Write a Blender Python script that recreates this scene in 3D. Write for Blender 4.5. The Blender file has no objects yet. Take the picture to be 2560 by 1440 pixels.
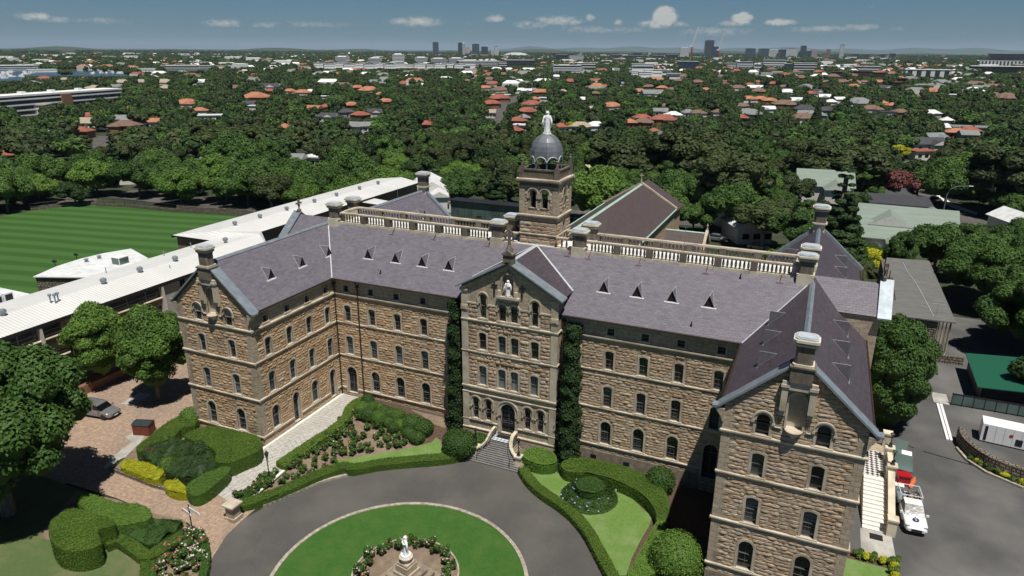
import bpy, bmesh, math, random
import numpy as np
from mathutils import Vector, Matrix
from mathutils.geometry import tessellate_polygon
rad = math.radians
SC = bpy.context.scene
COL = SC.collection

# ------------------------------------------------------------ camera
CF, CYAW, CPITCH, CROLL = 1748.24, rad(-23.813), rad(-18.79), rad(0.331)
CP = Vector((10.071, -57.802, 38.556))
_f = Vector((math.sin(CYAW)*math.cos(CPITCH), math.cos(CYAW)*math.cos(CPITCH), math.sin(CPITCH)))
_r0 = Vector((math.cos(CYAW), -math.sin(CYAW), 0)); _u0 = _r0.cross(_f)
_r = _r0*math.cos(CROLL) + _u0*math.sin(CROLL); _u = -_r0*math.sin(CROLL) + _u0*math.cos(CROLL)
cam = bpy.data.cameras.new('camera'); camo = bpy.data.objects.new('camera', cam); COL.objects.link(camo)
camo.matrix_world = Matrix(((_r.x, _u.x, -_f.x, CP.x), (_r.y, _u.y, -_f.y, CP.y), (_r.z, _u.z, -_f.z, CP.z), (0, 0, 0, 1)))
cam.sensor_width = 36; cam.lens = CF/2560*36; cam.clip_start = 0.5; cam.clip_end = 90000
SC.camera = camo
SC.render.resolution_x, SC.render.resolution_y = 1024, 576

# ------------------------------------------------------------ sun, sky, exposure
SUN = Vector((0.262, -0.275, 1.0)).normalized()
sl = bpy.data.lights.new('sun', 'SUN'); sl.energy = 5.0; sl.angle = rad(0.53); sl.color = (1.0, 0.955, 0.88)
so = bpy.data.objects.new('sun', sl); COL.objects.link(so)
so.rotation_euler = SUN.to_track_quat('Z', 'Y').to_euler()
W = bpy.data.worlds.new('World'); SC.world = W; W.use_nodes = True
wn, wl = W.node_tree.nodes, W.node_tree.links
wn.clear()
def WN(t, **k):
    n = wn.new(t)
    for a, b in k.items(): setattr(n, a, b)
    return n
sky = WN('ShaderNodeTexSky', sky_type='NISHITA', sun_disc=False)
sky.sun_elevation = math.asin(SUN.z); sky.sun_rotation = math.atan2(SUN.x, SUN.y)
sky.altitude = 60; sky.air_density = 1.0; sky.dust_density = 0.6; sky.ozone_density = 2.0
def wmath(op, a, b=None, c=None):
    n = WN('ShaderNodeMath', operation=op)
    for i, v in enumerate((a, b, c)):
        if v is None: continue
        if isinstance(v, (int, float)): n.inputs[i].default_value = v
        else: wl.new(v, n.inputs[i])
    return n.outputs[0]
tc = WN('ShaderNodeTexCoord'); sep = WN('ShaderNodeSeparateXYZ'); wl.new(tc.outputs['Generated'], sep.inputs[0])
az = wmath('ARCTAN2', sep.outputs[0], sep.outputs[1])        # azimuth, 0 = +Y, positive to +X
el = wmath('ARCSINE', sep.outputs[2])
# distant cumulus: soft lobes near the horizon in azimuth / elevation, broken up by noise
comb = WN('ShaderNodeCombineXYZ'); wl.new(az, comb.inputs[0]); wl.new(el, comb.inputs[1])
def wnoise(scale, detail, rough, sy=1.0):
    m = WN('ShaderNodeMapping'); m.inputs['Scale'].default_value = (1, sy, 1)
    wl.new(comb.outputs[0], m.inputs[0])
    n = WN('ShaderNodeTexNoise'); n.inputs['Scale'].default_value = scale; n.inputs['Detail'].default_value = detail
    n.inputs['Roughness'].default_value = rough; wl.new(m.outputs[0], n.inputs['Vector'])
    return n.outputs['Fac']
n_fine = wnoise(150, 7, 0.62, 1.2); n_mid = wnoise(55, 4, 0.6, 1.6)
def azel(px, py):
    d = (_f + _r*((px-1280)/CF) - _u*((py-720)/CF)).normalized()
    return math.atan2(d.x, d.y), math.asin(d.z)
total = None
# (px, py, half width px, half height px, strength) of each cloud
for (px, py, hw, hh, s) in [(1662, 42, 34, 26, 1.55), (1640, 60, 52, 12, .9), (1700, 62, 30, 9, .7), (1855, 46, 30, 15, 1.4), (1835, 58, 50, 8, .8), (1950, 56, 45, 9, 1.0),
        (1235, 46, 32, 11, .85), (1180, 58, 20, 7, .4), (1400, 52, 85, 14, .8), (1475, 44, 16, 10, .8), (1545, 56, 14, 9, .8), (1330, 62, 60, 12, .7), (1040, 55, 85, 14, .85),
        (560, 58, 60, 10, .8), (660, 62, 50, 8, .6), (90, 42, 42, 10, 1.0), (130, 48, 60, 8, .6), (260, 52, 90, 8, .58), (2060, 72, 100, 9, .7),
        (2150, 68, 60, 8, .7), (2250, 72, 30, 7, .45), (1790, 78, 120, 12, .62), (1500, 74, 150, 11, .55), (760, 60, 200, 8, .5), (2400, 84, 30, 5, .3), (2180, 18, 25, 4, .3)]:
    a0, e0 = azel(px, py); da = hw/CF*.92; de = hh/CF
    x = wmath('DIVIDE', wmath('SUBTRACT', az, a0), da); y = wmath('DIVIDE', wmath('SUBTRACT', el, e0), de)
    r2 = wmath('ADD', wmath('MULTIPLY', x, x), wmath('MULTIPLY', y, y))
    g = wmath('MULTIPLY', wmath('SUBTRACT', 1.25, r2), s); g = wmath('MAXIMUM', g, 0)
    total = g if total is None else wmath('MAXIMUM', total, g)
nz = wmath('ADD', wmath('MULTIPLY', n_fine, .6), wmath('MULTIPLY', n_mid, .55))
cl = wmath('MULTIPLY', wmath('SUBTRACT', wmath('ADD', total, wmath('MULTIPLY', wmath('SUBTRACT', nz, .575), 3.4)), .30), wmath('MINIMUM', total, 1.15))
cl = wmath('MAXIMUM', wmath('MINIMUM', cl, 1.0), 0.0)
# thin veil of vapour low over the horizon
veil = wmath('MULTIPLY', wmath('POWER', wmath('MAXIMUM', wmath('SUBTRACT', 1.0, wmath('DIVIDE', wmath('ABSOLUTE', el), .16)), 0.0), 2.0), 0.30)
tint = WN('ShaderNodeMix', data_type='RGBA', blend_type='MULTIPLY'); tint.inputs[0].default_value = 1
wl.new(sky.outputs[0], tint.inputs[6]); tint.inputs[7].default_value = (0.33, 0.60, 0.90, 1)
def wmix(a, b, fac):
    m = WN('ShaderNodeMix', data_type='RGBA'); wl.new(a, m.inputs[6])
    m.inputs[7].default_value = b
    wl.new(fac, m.inputs[0]) ; return m.outputs[2]
SKYS = 0.055
c1 = wmix(tint.outputs[2], (0.205/SKYS, 0.275/SKYS, 0.33/SKYS, 1), veil)
hi = WN('ShaderNodeMapRange'); hi.interpolation_type = 'SMOOTHSTEP'; wl.new(el, hi.inputs[0]); hi.inputs[1].default_value = .10; hi.inputs[2].default_value = .55; hi.inputs[3].default_value = 1.0; hi.inputs[4].default_value = .42
hm = WN('ShaderNodeMix', data_type='RGBA', blend_type='MULTIPLY'); hm.inputs[0].default_value = 1; wl.new(c1, hm.inputs[6]); wl.new(hi.outputs[0], hm.inputs[7]); c1 = hm.outputs[2]
c2 = wmix(c1, (0.74/SKYS, 0.70/SKYS, 0.62/SKYS, 1), wmath('MULTIPLY', cl, .64))
bg = WN('ShaderNodeBackground'); bg.inputs[1].default_value = SKYS; wl.new(c2, bg.inputs[0])
wo = WN('ShaderNodeOutputWorld'); wl.new(bg.outputs[0], wo.inputs[0])
SC.view_settings.view_transform = 'Standard'; SC.view_settings.look = 'None'
SC.view_settings.gamma = 1.0; SC.view_settings.use_curve_mapping = False; SC.view_settings.exposure = 0.0
SC.cycles.max_bounces = 5; SC.cycles.diffuse_bounces = 2; SC.cycles.glossy_bounces = 2; SC.cycles.transmission_bounces = 2
SC.cycles.volume_bounces = 0; SC.cycles.transparent_max_bounces = 4; SC.cycles.sample_clamp_indirect = 4

# ------------------------------------------------------------ materials
MATS = {}
def newmat(name):
    m = bpy.data.materials.new(name); m.use_nodes = True
    nt = m.node_tree; b = nt.nodes['Principled BSDF']; MATS[name] = m
    return m, nt, b
def N(nt, t, **k):
    n = nt.nodes.new(t)
    for a, b in k.items(): setattr(n, a, b)
    return n
def ramp(nt, fac, stops):
    r = N(nt, 'ShaderNodeValToRGB'); e = r.color_ramp.elements
    e[0].position, e[0].color = stops[0][0], (*stops[0][1], 1); e[1].position, e[1].color = stops[-1][0], (*stops[-1][1], 1)
    for p, c in stops[1:-1]:
        q = e.new(p); q.color = (*c, 1)
    nt.links.new(fac, r.inputs[0]); return r.outputs[0]
def noise(nt, scale, detail=4, rough=.55, coord='Object', stretch=None, vec=None):
    n = N(nt, 'ShaderNodeTexNoise'); n.inputs['Scale'].default_value = scale; n.inputs['Detail'].default_value = detail; n.inputs['Roughness'].default_value = rough
    if vec is None: vec = N(nt, 'ShaderNodeTexCoord').outputs[coord]
    if stretch:
        m = N(nt, 'ShaderNodeMapping'); m.inputs['Scale'].default_value = stretch; nt.links.new(vec, m.inputs[0]); vec = m.outputs[0]
    nt.links.new(vec, n.inputs['Vector']); return n.outputs['Fac']
def nmath(nt, op, a, b=None):
    n = N(nt, 'ShaderNodeMath', operation=op)
    for i, v in enumerate((a, b)):
        if v is None: continue
        if isinstance(v, (int, float)): n.inputs[i].default_value = v
        else: nt.links.new(v, n.inputs[i])
    return n.outputs[0]
def nmix(nt, a, b, fac, mode='MIX'):
    m = N(nt, 'ShaderNodeMix', data_type='RGBA', blend_type=mode)
    for i, v in ((6, a), (7, b), (0, fac)):
        if isinstance(v, (int, float)): m.inputs[i].default_value = v
        elif isinstance(v, tuple): m.inputs[i].default_value = (*v, 1)
        else: nt.links.new(v, m.inputs[i])
    return m.outputs[2]
def bump(nt, b, h, strength, dist):
    u = N(nt, 'ShaderNodeBump'); u.inputs['Strength'].default_value = strength; u.inputs['Distance'].default_value = dist
    nt.links.new(h, u.inputs['Height']); nt.links.new(u.outputs[0], b.inputs['Normal'])
def simple(name, c1, c2, scale=3.0, rough=.8, bs=0.0, bd=.02, metal=0.0, detail=4, spec=.3, stretch=None, c3=None, big=None):
    m, nt, b = newmat(name)
    f = noise(nt, scale, detail, .6, stretch=stretch)
    col = ramp(nt, f, [(.3, c1), (.7, c2)])
    if big:
        g = noise(nt, big[0], 3, .5); col = nmix(nt, col, big[1], ramp(nt, g, [(.42, (0, 0, 0)), (.68, (1, 1, 1))]))
    nt.links.new(col, b.inputs['Base Color']); b.inputs['Roughness'].default_value = rough
    b.inputs['Metallic'].default_value = metal; b.inputs['Specular IOR Level'].default_value = spec
    if bs: bump(nt, b, f, bs, bd)
    return m
def brickmat(name, c1, c2, mortar, bw, bh, msize=.02, rock=0.0, rough=.85, stain=None, offset=.5, tone=None, bumpd=.03, uvscale=1.0, squash=1.0):
    m, nt, b = newmat(name)
    uv = N(nt, 'ShaderNodeTexCoord').outputs['UV']
    wob = noise(nt, .9, 2, .5, vec=uv)
    br = N(nt, 'ShaderNodeTexBrick'); br.offset = offset; br.squash = squash; br.squash_frequency = 3
    br.inputs['Color1'].default_value = (*c1, 1); br.inputs['Color2'].default_value = (*c2, 1); br.inputs['Mortar'].default_value = (*mortar, 1)
    br.inputs['Scale'].default_value = 1; br.inputs['Mortar Size'].default_value = msize; br.inputs['Mortar Smooth'].default_value = .35 if rock else .1
    br.inputs['Brick Width'].default_value = bw; br.inputs['Row Height'].default_value = bh
    if rock:
        wv_ = N(nt, 'ShaderNodeTexNoise'); wv_.inputs['Scale'].default_value = 1.7; wv_.inputs['Detail'].default_value = 3; nt.links.new(uv, wv_.inputs['Vector'])
        vs_ = N(nt, 'ShaderNodeVectorMath', operation='MULTIPLY_ADD'); nt.links.new(wv_.outputs['Color'], vs_.inputs[0]); vs_.inputs[1].default_value = (.22, .085, 0); nt.links.new(uv, vs_.inputs[2]); nt.links.new(vs_.outputs[0], br.inputs['Vector'])
    else: nt.links.new(uv, br.inputs['Vector'])
    col = br.outputs['Color']
    f = noise(nt, 7 if rock else 3, 5, .65, vec=uv, stretch=(.55, 1.5, 1) if rock else None)
    col = nmix(nt, col, ramp(nt, f, [(.25, (.55, .53, .5)), (.75, (1.2, 1.2, 1.2))]), .8, 'MULTIPLY')
    if tone:
        g = noise(nt, tone[0], 3, .6, coord='Object'); col = nmix(nt, col, nmix(nt, col, tone[1], 1.0, 'MULTIPLY'), ramp(nt, g, [(.4, (0, 0, 0)), (.62, (1, 1, 1))]))
    if stain:
        g = noise(nt, stain[0], 5, .7, coord='Object', stretch=(1, 1, .35)); col = nmix(nt, col, stain[1], ramp(nt, g, [(.55, (0, 0, 0)), (.75, (.75, .75, .75))]))
    nt.links.new(col, b.inputs['Base Color']); b.inputs['Roughness'].default_value = rough; b.inputs['Specular IOR Level'].default_value = .2
    inv = nmath(nt, 'SUBTRACT', 1.0, br.outputs['Fac'])
    if rock:
        f2 = noise(nt, 2.2, 5, .62, vec=uv, stretch=(1.0, 2.6, 1)); h = nmath(nt, 'MULTIPLY', inv, nmath(nt, 'ADD', .25, nmath(nt, 'MULTIPLY', f2, 1.5)))
        bump(nt, b, h, 1.0, rock)
    else: bump(nt, b, nmath(nt, 'ADD', inv, nmath(nt, 'MULTIPLY', f, .3)), .6, bumpd)
    return m

brickmat('rock_stone', (.68, .565, .41), (.54, .43, .30), (.30, .235, .165), .98, .36, .03, rock=.20, tone=(.12, (1.08, .96, .84)), stain=(.35, (.14, .11, .085)), squash=.8)
brickmat('warm_rock_stone', (.72, .545, .37), (.60, .43, .275), (.34, .245, .155), .92, .35, .03, rock=.18, tone=(.12, (1.12, .9, .72)), squash=.8)
brickmat('ashlar_stone', (.52, .44, .335), (.44, .365, .27), (.19, .15, .11), 1.1, .42, .012, stain=(.5, (.16, .13, .10)), bumpd=.015)
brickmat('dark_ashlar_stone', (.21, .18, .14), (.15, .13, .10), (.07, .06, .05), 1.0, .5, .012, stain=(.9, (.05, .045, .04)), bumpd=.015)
simple('trim_stone', (.48, .42, .33), (.60, .53, .42), 2.2, .8, .15, .01, big=(.7, (.36, .30, .22)))
simple('cream_stone', (.62, .56, .42), (.72, .66, .52), 1.8, .8, .1, .01, big=(.9, (.45, .40, .30)))
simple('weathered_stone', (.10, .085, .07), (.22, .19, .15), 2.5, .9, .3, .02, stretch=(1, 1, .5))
simple('plinth_stone', (.17, .14, .11), (.33, .27, .20), 2.0, .9, .6, .05)
simple('dormer_slate', (.045, .04, .05), (.065, .06, .072), 3, .6)
def slate(name, a, bb, cc, streak):
    m, nt, b = newmat(name); uv = N(nt, 'ShaderNodeTexCoord').outputs['UV']
    br = N(nt, 'ShaderNodeTexBrick'); br.offset = .5
    br.inputs['Color1'].default_value = (*a, 1); br.inputs['Color2'].default_value = (*bb, 1); br.inputs['Mortar'].default_value = (a[0]*.55, a[1]*.55, a[2]*.55, 1)
    br.inputs['Scale'].default_value = 1; br.inputs['Mortar Size'].default_value = .012; br.inputs['Brick Width'].default_value = .52; br.inputs['Row Height'].default_value = .25
    nt.links.new(uv, br.inputs['Vector'])
    g = noise(nt, .6, 5, .65, vec=uv); col = nmix(nt, br.outputs['Color'], cc, ramp(nt, g, [(.45, (0, 0, 0)), (.75, (.6, .6, .6))]))
    st = noise(nt, 3.2, 3, .6, vec=uv, stretch=(.5, 1.2, 1)); col = nmix(nt, col, ramp(nt, st, [(.3, (.72, .72, .73)), (.7, (1.22, 1.2, 1.2))]), streak, 'MULTIPLY')
    nt.links.new(col, b.inputs['Base Color']); b.inputs['Roughness'].default_value = .55; b.inputs['Specular IOR Level'].default_value = .35
    bump(nt, b, nmath(nt, 'SUBTRACT', 1.0, br.outputs['Fac']), .5, .02); return m
slate('slate', (.172, .158, .188), (.132, .121, .147), (.180, .169, .194), .5)
slate('plum_slate', (.082, .066, .080), (.066, .053, .065), (.092, .078, .090), .7)
slate('brown_slate', (.098, .074, .070), (.080, .058, .055), (.112, .088, .083), .5)
simple('lead', (.19, .225, .255), (.29, .335, .37), 1.6, .45, .1, .01, metal=.25, spec=.5)
simple('pale_lead', (.42, .46, .50), (.56, .60, .64), 2.5, .5, .1, .01, metal=.1)
simple('dome_lead', (.17, .185, .205), (.25, .265, .29), 1.5, .42, .1, .01, metal=.3, spec=.5)
simple('copper_green', (.30, .45, .36), (.42, .58, .47), 1.5, .7)
simple('blue_green_paint', (.10, .17, .19), (.15, .23, .25), 3, .5)
simple('dark_metal', (.022, .022, .024), (.04, .04, .042), 4, .45, metal=.3)
simple('rust_metal', (.10, .03, .025), (.16, .05, .04), 4, .7)
simple('pipe_brown', (.03, .018, .014), (.05, .03, .022), 4, .6)
simple('white_paint', (.74, .75, .76), (.84, .84, .84), 1.2, .45)
simple('statue_white', (.78, .79, .80), (.9, .9, .9), 3, .5, .1, .01)
simple('deck_white', (.60, .60, .58), (.72, .72, .70), .8, .7)
simple('louvre_brown', (.022, .009, .007), (.05, .022, .018), 3, .8)
def glassy(name, c, rough=.12, spec=.6):
    m, nt, b = newmat(name); f = noise(nt, .35, 2, .5)
    nt.links.new(ramp(nt, f, [(.35, tuple(v*.6 for v in c)), (.65, c)]), b.inputs['Base Color']); b.inputs['Roughness'].default_value = rough; b.inputs['Specular IOR Level'].default_value = spec
m, nt, b = newmat('window_glass'); oi_ = N(nt, 'ShaderNodeObjectInfo'); fz = nmath(nt, 'ADD', nmath(nt, 'MULTIPLY', oi_.outputs['Random'], .8), nmath(nt, 'MULTIPLY', noise(nt, .7, 3, .6), .35))
nt.links.new(ramp(nt, fz, [(.3, (.006, .007, .008)), (.62, (.012, .013, .015)), (.85, (.03, .036, .042)), (1, (.07, .08, .09))]), b.inputs['Base Color']); b.inputs['Roughness'].default_value = .08; b.inputs['Specular IOR Level'].default_value = .7; bump(nt, b, noise(nt, 2.5, 2), .15, .02)  # random grey-blue per object paints sky reflection into the glass colour
glassy('blind_glass', (.22, .25, .26), .3, .4); glassy('sky_glass', (.05, .065, .075), .1, .8)
glassy('green_glass', (.11, .165, .15), .25, .5)
simple('sash_paint', (.10, .10, .10), (.15, .145, .14), 3, .6); simple('door_paint', (.012, .013, .018), (.02, .021, .028), 3, .4)
simple('asphalt', (.070, .066, .063), (.098, .093, .088), 9, .9, .25, .01, detail=8, big=(.16, (.118, .112, .104)))
simple('dark_asphalt', (.062, .062, .062), (.096, .095, .093), 9, .9, .25, .01, detail=8, big=(.12, (.15, .148, .144)))
for nm_ in ('asphalt', 'dark_asphalt'):
    nt = MATS[nm_].node_tree; b = nt.nodes['Principled BSDF']; src = b.inputs['Base Color'].links[0].from_socket
    vo_ = N(nt, 'ShaderNodeTexVoronoi'); vo_.feature = 'DISTANCE_TO_EDGE'; vo_.inputs['Scale'].default_value = .16; mv = N(nt, 'ShaderNodeVectorMath', operation='MULTIPLY_ADD'); nw = N(nt, 'ShaderNodeTexNoise'); nw.inputs['Scale'].default_value = .8; nw.inputs['Detail'].default_value = 5; tcn = N(nt, 'ShaderNodeTexCoord').outputs['Object']
    nt.links.new(tcn, nw.inputs['Vector']); nt.links.new(nw.outputs['Color'], mv.inputs[0]); mv.inputs[1].default_value = (1.6, 1.6, 0); nt.links.new(tcn, mv.inputs[2]); nt.links.new(mv.outputs[0], vo_.inputs['Vector'])
    crk = ramp(nt, vo_.outputs['Distance'], [(.0, (.92, .92, .92)), (.006, (1, 1, 1))]); blot = ramp(nt, noise(nt, .3, 7, .66), [(.3, (.90, .90, .90)), (.7, (1.12, 1.11, 1.09))]); oil = ramp(nt, noise(nt, .9, 2, .5, stretch=(1, .5, 1)), [(.72, (1, 1, 1)), (.80, (.90, .90, .90))])
    nt.links.new(nmix(nt, nmix(nt, nmix(nt, src, crk, 1.0, 'MULTIPLY'), blot, 1.0, 'MULTIPLY'), oil, 1.0, 'MULTIPLY'), b.inputs['Base Color'])
simple('concrete', (.38, .37, .34), (.50, .48, .44), 1.6, .85, .1, .01, big=(.5, (.30, .29, .26)))
simple('white_stone', (.66, .65, .60), (.78, .76, .70), 2, .8)
simple('kerb_stone', (.22, .19, .15), (.48, .44, .36), 3.5, .9, .3, .02)
simple('soil', (.15, .11, .075), (.26, .20, .145), 1.3, .95, .5, .04, detail=8)
simple('mulch', (.06, .038, .026), (.13, .085, .06), 5, .95, .6, .04, detail=8)
brickmat('brick_paving', (.46, .33, .235), (.33, .24, .18), (.28, .22, .17), .32, .15, .008, tone=(.22, (.82, .86, .92)), bumpd=.006)
brickmat('tile_path', (.50, .485, .45), (.45, .435, .40), (.22, .21, .19), 2.2, .42, .02, offset=0, bumpd=.01)
brickmat('orange_brick', (.30, .13, .07), (.24, .10, .055), (.25, .2, .16), .24, .08, .01)
brickmat('brown_block', (.30, .22, .13), (.22, .16, .095), (.16, .13, .1), .4, .2, .01)
brickmat('rubble_stone', (.33, .285, .235), (.21, .175, .14), (.06, .05, .04), .55, .33, .05, rock=.12, squash=.6)
simple('grey_wall', (.34, .33, .30), (.42, .41, .38), 1, .85)
simple('orange_tile', (.36, .155, .085), (.46, .22, .13), .8, .8, big=(.15, (.30, .12, .07)))
simple('pale_facade', (.45, .42, .37), (.55, .52, .47), .4, .85)
m, nt, b = newmat('rock_block')
at = N(nt, 'ShaderNodeAttribute'); at.attribute_name = 'tone'; ff = noise(nt, 6, 6, .7); gg = noise(nt, .45, 4, .65, stretch=(1, 1, .5))
col = ramp(nt, at.outputs['Fac'], [(0, (.37, .275, .19)), (.3, (.46, .35, .245)), (.6, (.52, .405, .29)), (.85, (.54, .445, .335)), (1, (.42, .36, .29))])
col = nmix(nt, col, ramp(nt, ff, [(.3, (.72, .70, .68)), (.7, (1.12, 1.12, 1.12))]), .9, 'MULTIPLY')
xs_ = N(nt, 'ShaderNodeSeparateXYZ'); nt.links.new(N(nt, 'ShaderNodeTexCoord').outputs['Object'], xs_.inputs[0])
warm = ramp(nt, nmath(nt, 'MULTIPLY', nmath(nt, 'ADD', xs_.outputs[0], 20.0), -.06), [(0, (1.0, .98, .96)), (.6, (1.10, 1.0, .87))])
col = nmix(nt, col, warm, 1.0, 'MULTIPLY'); col = nmix(nt, col, (.20, .165, .125), ramp(nt, gg, [(.52, (0, 0, 0)), (.74, (.75, .75, .75))]))
nt.links.new(col, b.inputs['Base Color']); b.inputs['Roughness'].default_value = .9; b.inputs['Specular IOR Level'].default_value = .15; bump(nt, b, ff, .9, .03)
def lawn(name, a, bb, cc, sc=.35):
    m, nt, b = newmat(name); f = nmath(nt, 'ADD', nmath(nt, 'MULTIPLY', noise(nt, 26, 6, .75), .5), nmath(nt, 'MULTIPLY', noise(nt, 3.5, 5, .7), .5)); g = noise(nt, sc, 5, .65)
    col = nmix(nt, ramp(nt, f, [(.3, a), (.7, bb)]), cc, ramp(nt, g, [(.45, (0, 0, 0)), (.7, (1, 1, 1))]))
    nt.links.new(col, b.inputs['Base Color']); b.inputs['Roughness'].default_value = .9; b.inputs['Specular IOR Level'].default_value = .1; bump(nt, b, f, .6, .05); return m, nt, b, col
lawn('island_lawn', (.030, .092, .018), (.060, .140, .028), (.068, .135, .030), .6)
lawn('bright_lawn', (.085, .165, .034), (.165, .265, .066), (.20, .265, .11))
lawn('dry_lawn', (.07, .115, .04), (.11, .15, .055), (.17, .16, .085), .25)
m, nt, b, col = lawn('field_lawn', (.040, .105, .026), (.060, .130, .034), (.052, .112, .028), .05)
wv = N(nt, 'ShaderNodeTexWave'); wv.wave_type = 'BANDS'; wv.bands_direction = 'Y'; wv.inputs['Scale'].default_value = .062; wv.inputs['Distortion'].default_value = 1.2; wv.inputs['Detail Scale'].default_value = .6
mp = N(nt, 'ShaderNodeMapping'); mp.inputs['Rotation'].default_value = (0, 0, rad(-12)); nt.links.new(N(nt, 'ShaderNodeTexCoord').outputs['Object'], mp.inputs[0]); nt.links.new(mp.outputs[0], wv.inputs['Vector'])
nt.links.new(nmix(nt, col, ramp(nt, wv.outputs['Fac'], [(.25, (.80, .83, .78)), (.75, (1.14, 1.12, 1.12))]), 1.0, 'MULTIPLY'), b.inputs['Base Color'])
def leafmat(name, stops, trans=.06):
    m, nt, b = newmat(name)
    at = N(nt, 'ShaderNodeAttribute'); at.attribute_name = 'tone'
    oi = N(nt, 'ShaderNodeObjectInfo')
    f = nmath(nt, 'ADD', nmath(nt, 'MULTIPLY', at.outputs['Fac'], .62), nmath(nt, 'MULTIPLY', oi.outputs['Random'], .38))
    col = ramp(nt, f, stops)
    nt.links.new(col, b.inputs['Base Color']); b.inputs['Roughness'].default_value = .62; b.inputs['Specular IOR Level'].default_value = .22
    t = N(nt, 'ShaderNodeBsdfTranslucent'); nt.links.new(col, t.inputs[0]); mx = N(nt, 'ShaderNodeMixShader'); mx.inputs[0].default_value = trans
    nt.links.new(b.outputs[0], mx.inputs[1]); nt.links.new(t.outputs[0], mx.inputs[2]); nt.links.new(mx.outputs[0], nt.nodes['Material Output'].inputs[0])
leafmat('leaf_green', [(0, (0.023, 0.051, 0.012)), (.5, (0.052, 0.108, 0.021)), (1, (0.099, 0.177, 0.034))])
leafmat('leaf_olive_old', [(0, (0.032, 0.045, 0.014)), (.5, (0.067, 0.090, 0.027)), (1, (0.123, 0.147, 0.047))])
leafmat('leaf_dark', [(0, (0.013, 0.030, 0.009)), (.5, (0.029, 0.060, 0.016)), (1, (0.058, 0.102, 0.026))])
leafmat('leaf_bright', [(0, (0.043, 0.087, 0.016)), (.5, (0.087, 0.165, 0.026)), (1, (0.145, 0.240, 0.039))])
leafmat('hedge_lime', [(0, (.034, .072, .012)), (.5, (.080, .138, .018)), (1, (.130, .200, .032))])
leafmat('leaf_yellow', [(0, (.20, .22, .012)), (.5, (.36, .36, .018)), (1, (.50, .50, .03))])
leafmat('leaf_red', [(0, (.07, .03, .02)), (.5, (.16, .06, .05)), (1, (.30, .10, .10))])
leafmat('leaf_olive', [(0, (0.019, 0.032, 0.010)), (.5, (0.046, 0.067, 0.021)), (1, (0.084, 0.108, 0.034))])
leafmat('petals', [(0, (.6, .12, .14)), (.3, (.62, .35, .33)), (.55, (.75, .70, .62)), (1, (.8, .78, .74))], 0)
leafmat('red_petals', [(0, (.45, .04, .05)), (.6, (.6, .12, .12)), (1, (.7, .4, .4))], 0)
simple('bark', (.10, .075, .055), (.22, .18, .14), 4, .9, .5, .03, stretch=(1, 1, .3))
simple('pale_bark', (.35, .32, .28), (.5, .47, .42), 3, .8)
m, nt, b = newmat('water'); b.inputs['Base Color'].default_value = (.045, .085, .12, 1); b.inputs['Roughness'].default_value = .35; bump(nt, b, noise(nt, .15, 3), .3, .3)
m, nt, b = newmat('ground_mix')
f = noise(nt, .035, 6, .7); g = noise(nt, .3, 4, .6)
col = ramp(nt, f, [(.35, (.018, .030, .012)), (.5, (.032, .046, .018)), (.62, (.055, .058, .035)), (.72, (.09, .082, .065))])
nt.links.new(nmix(nt, col, ramp(nt, g, [(.3, (.6, .6, .6)), (.7, (1.3, 1.3, 1.3))]), .8, 'MULTIPLY'), b.inputs['Base Color']); b.inputs['Roughness'].default_value = .95

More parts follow.
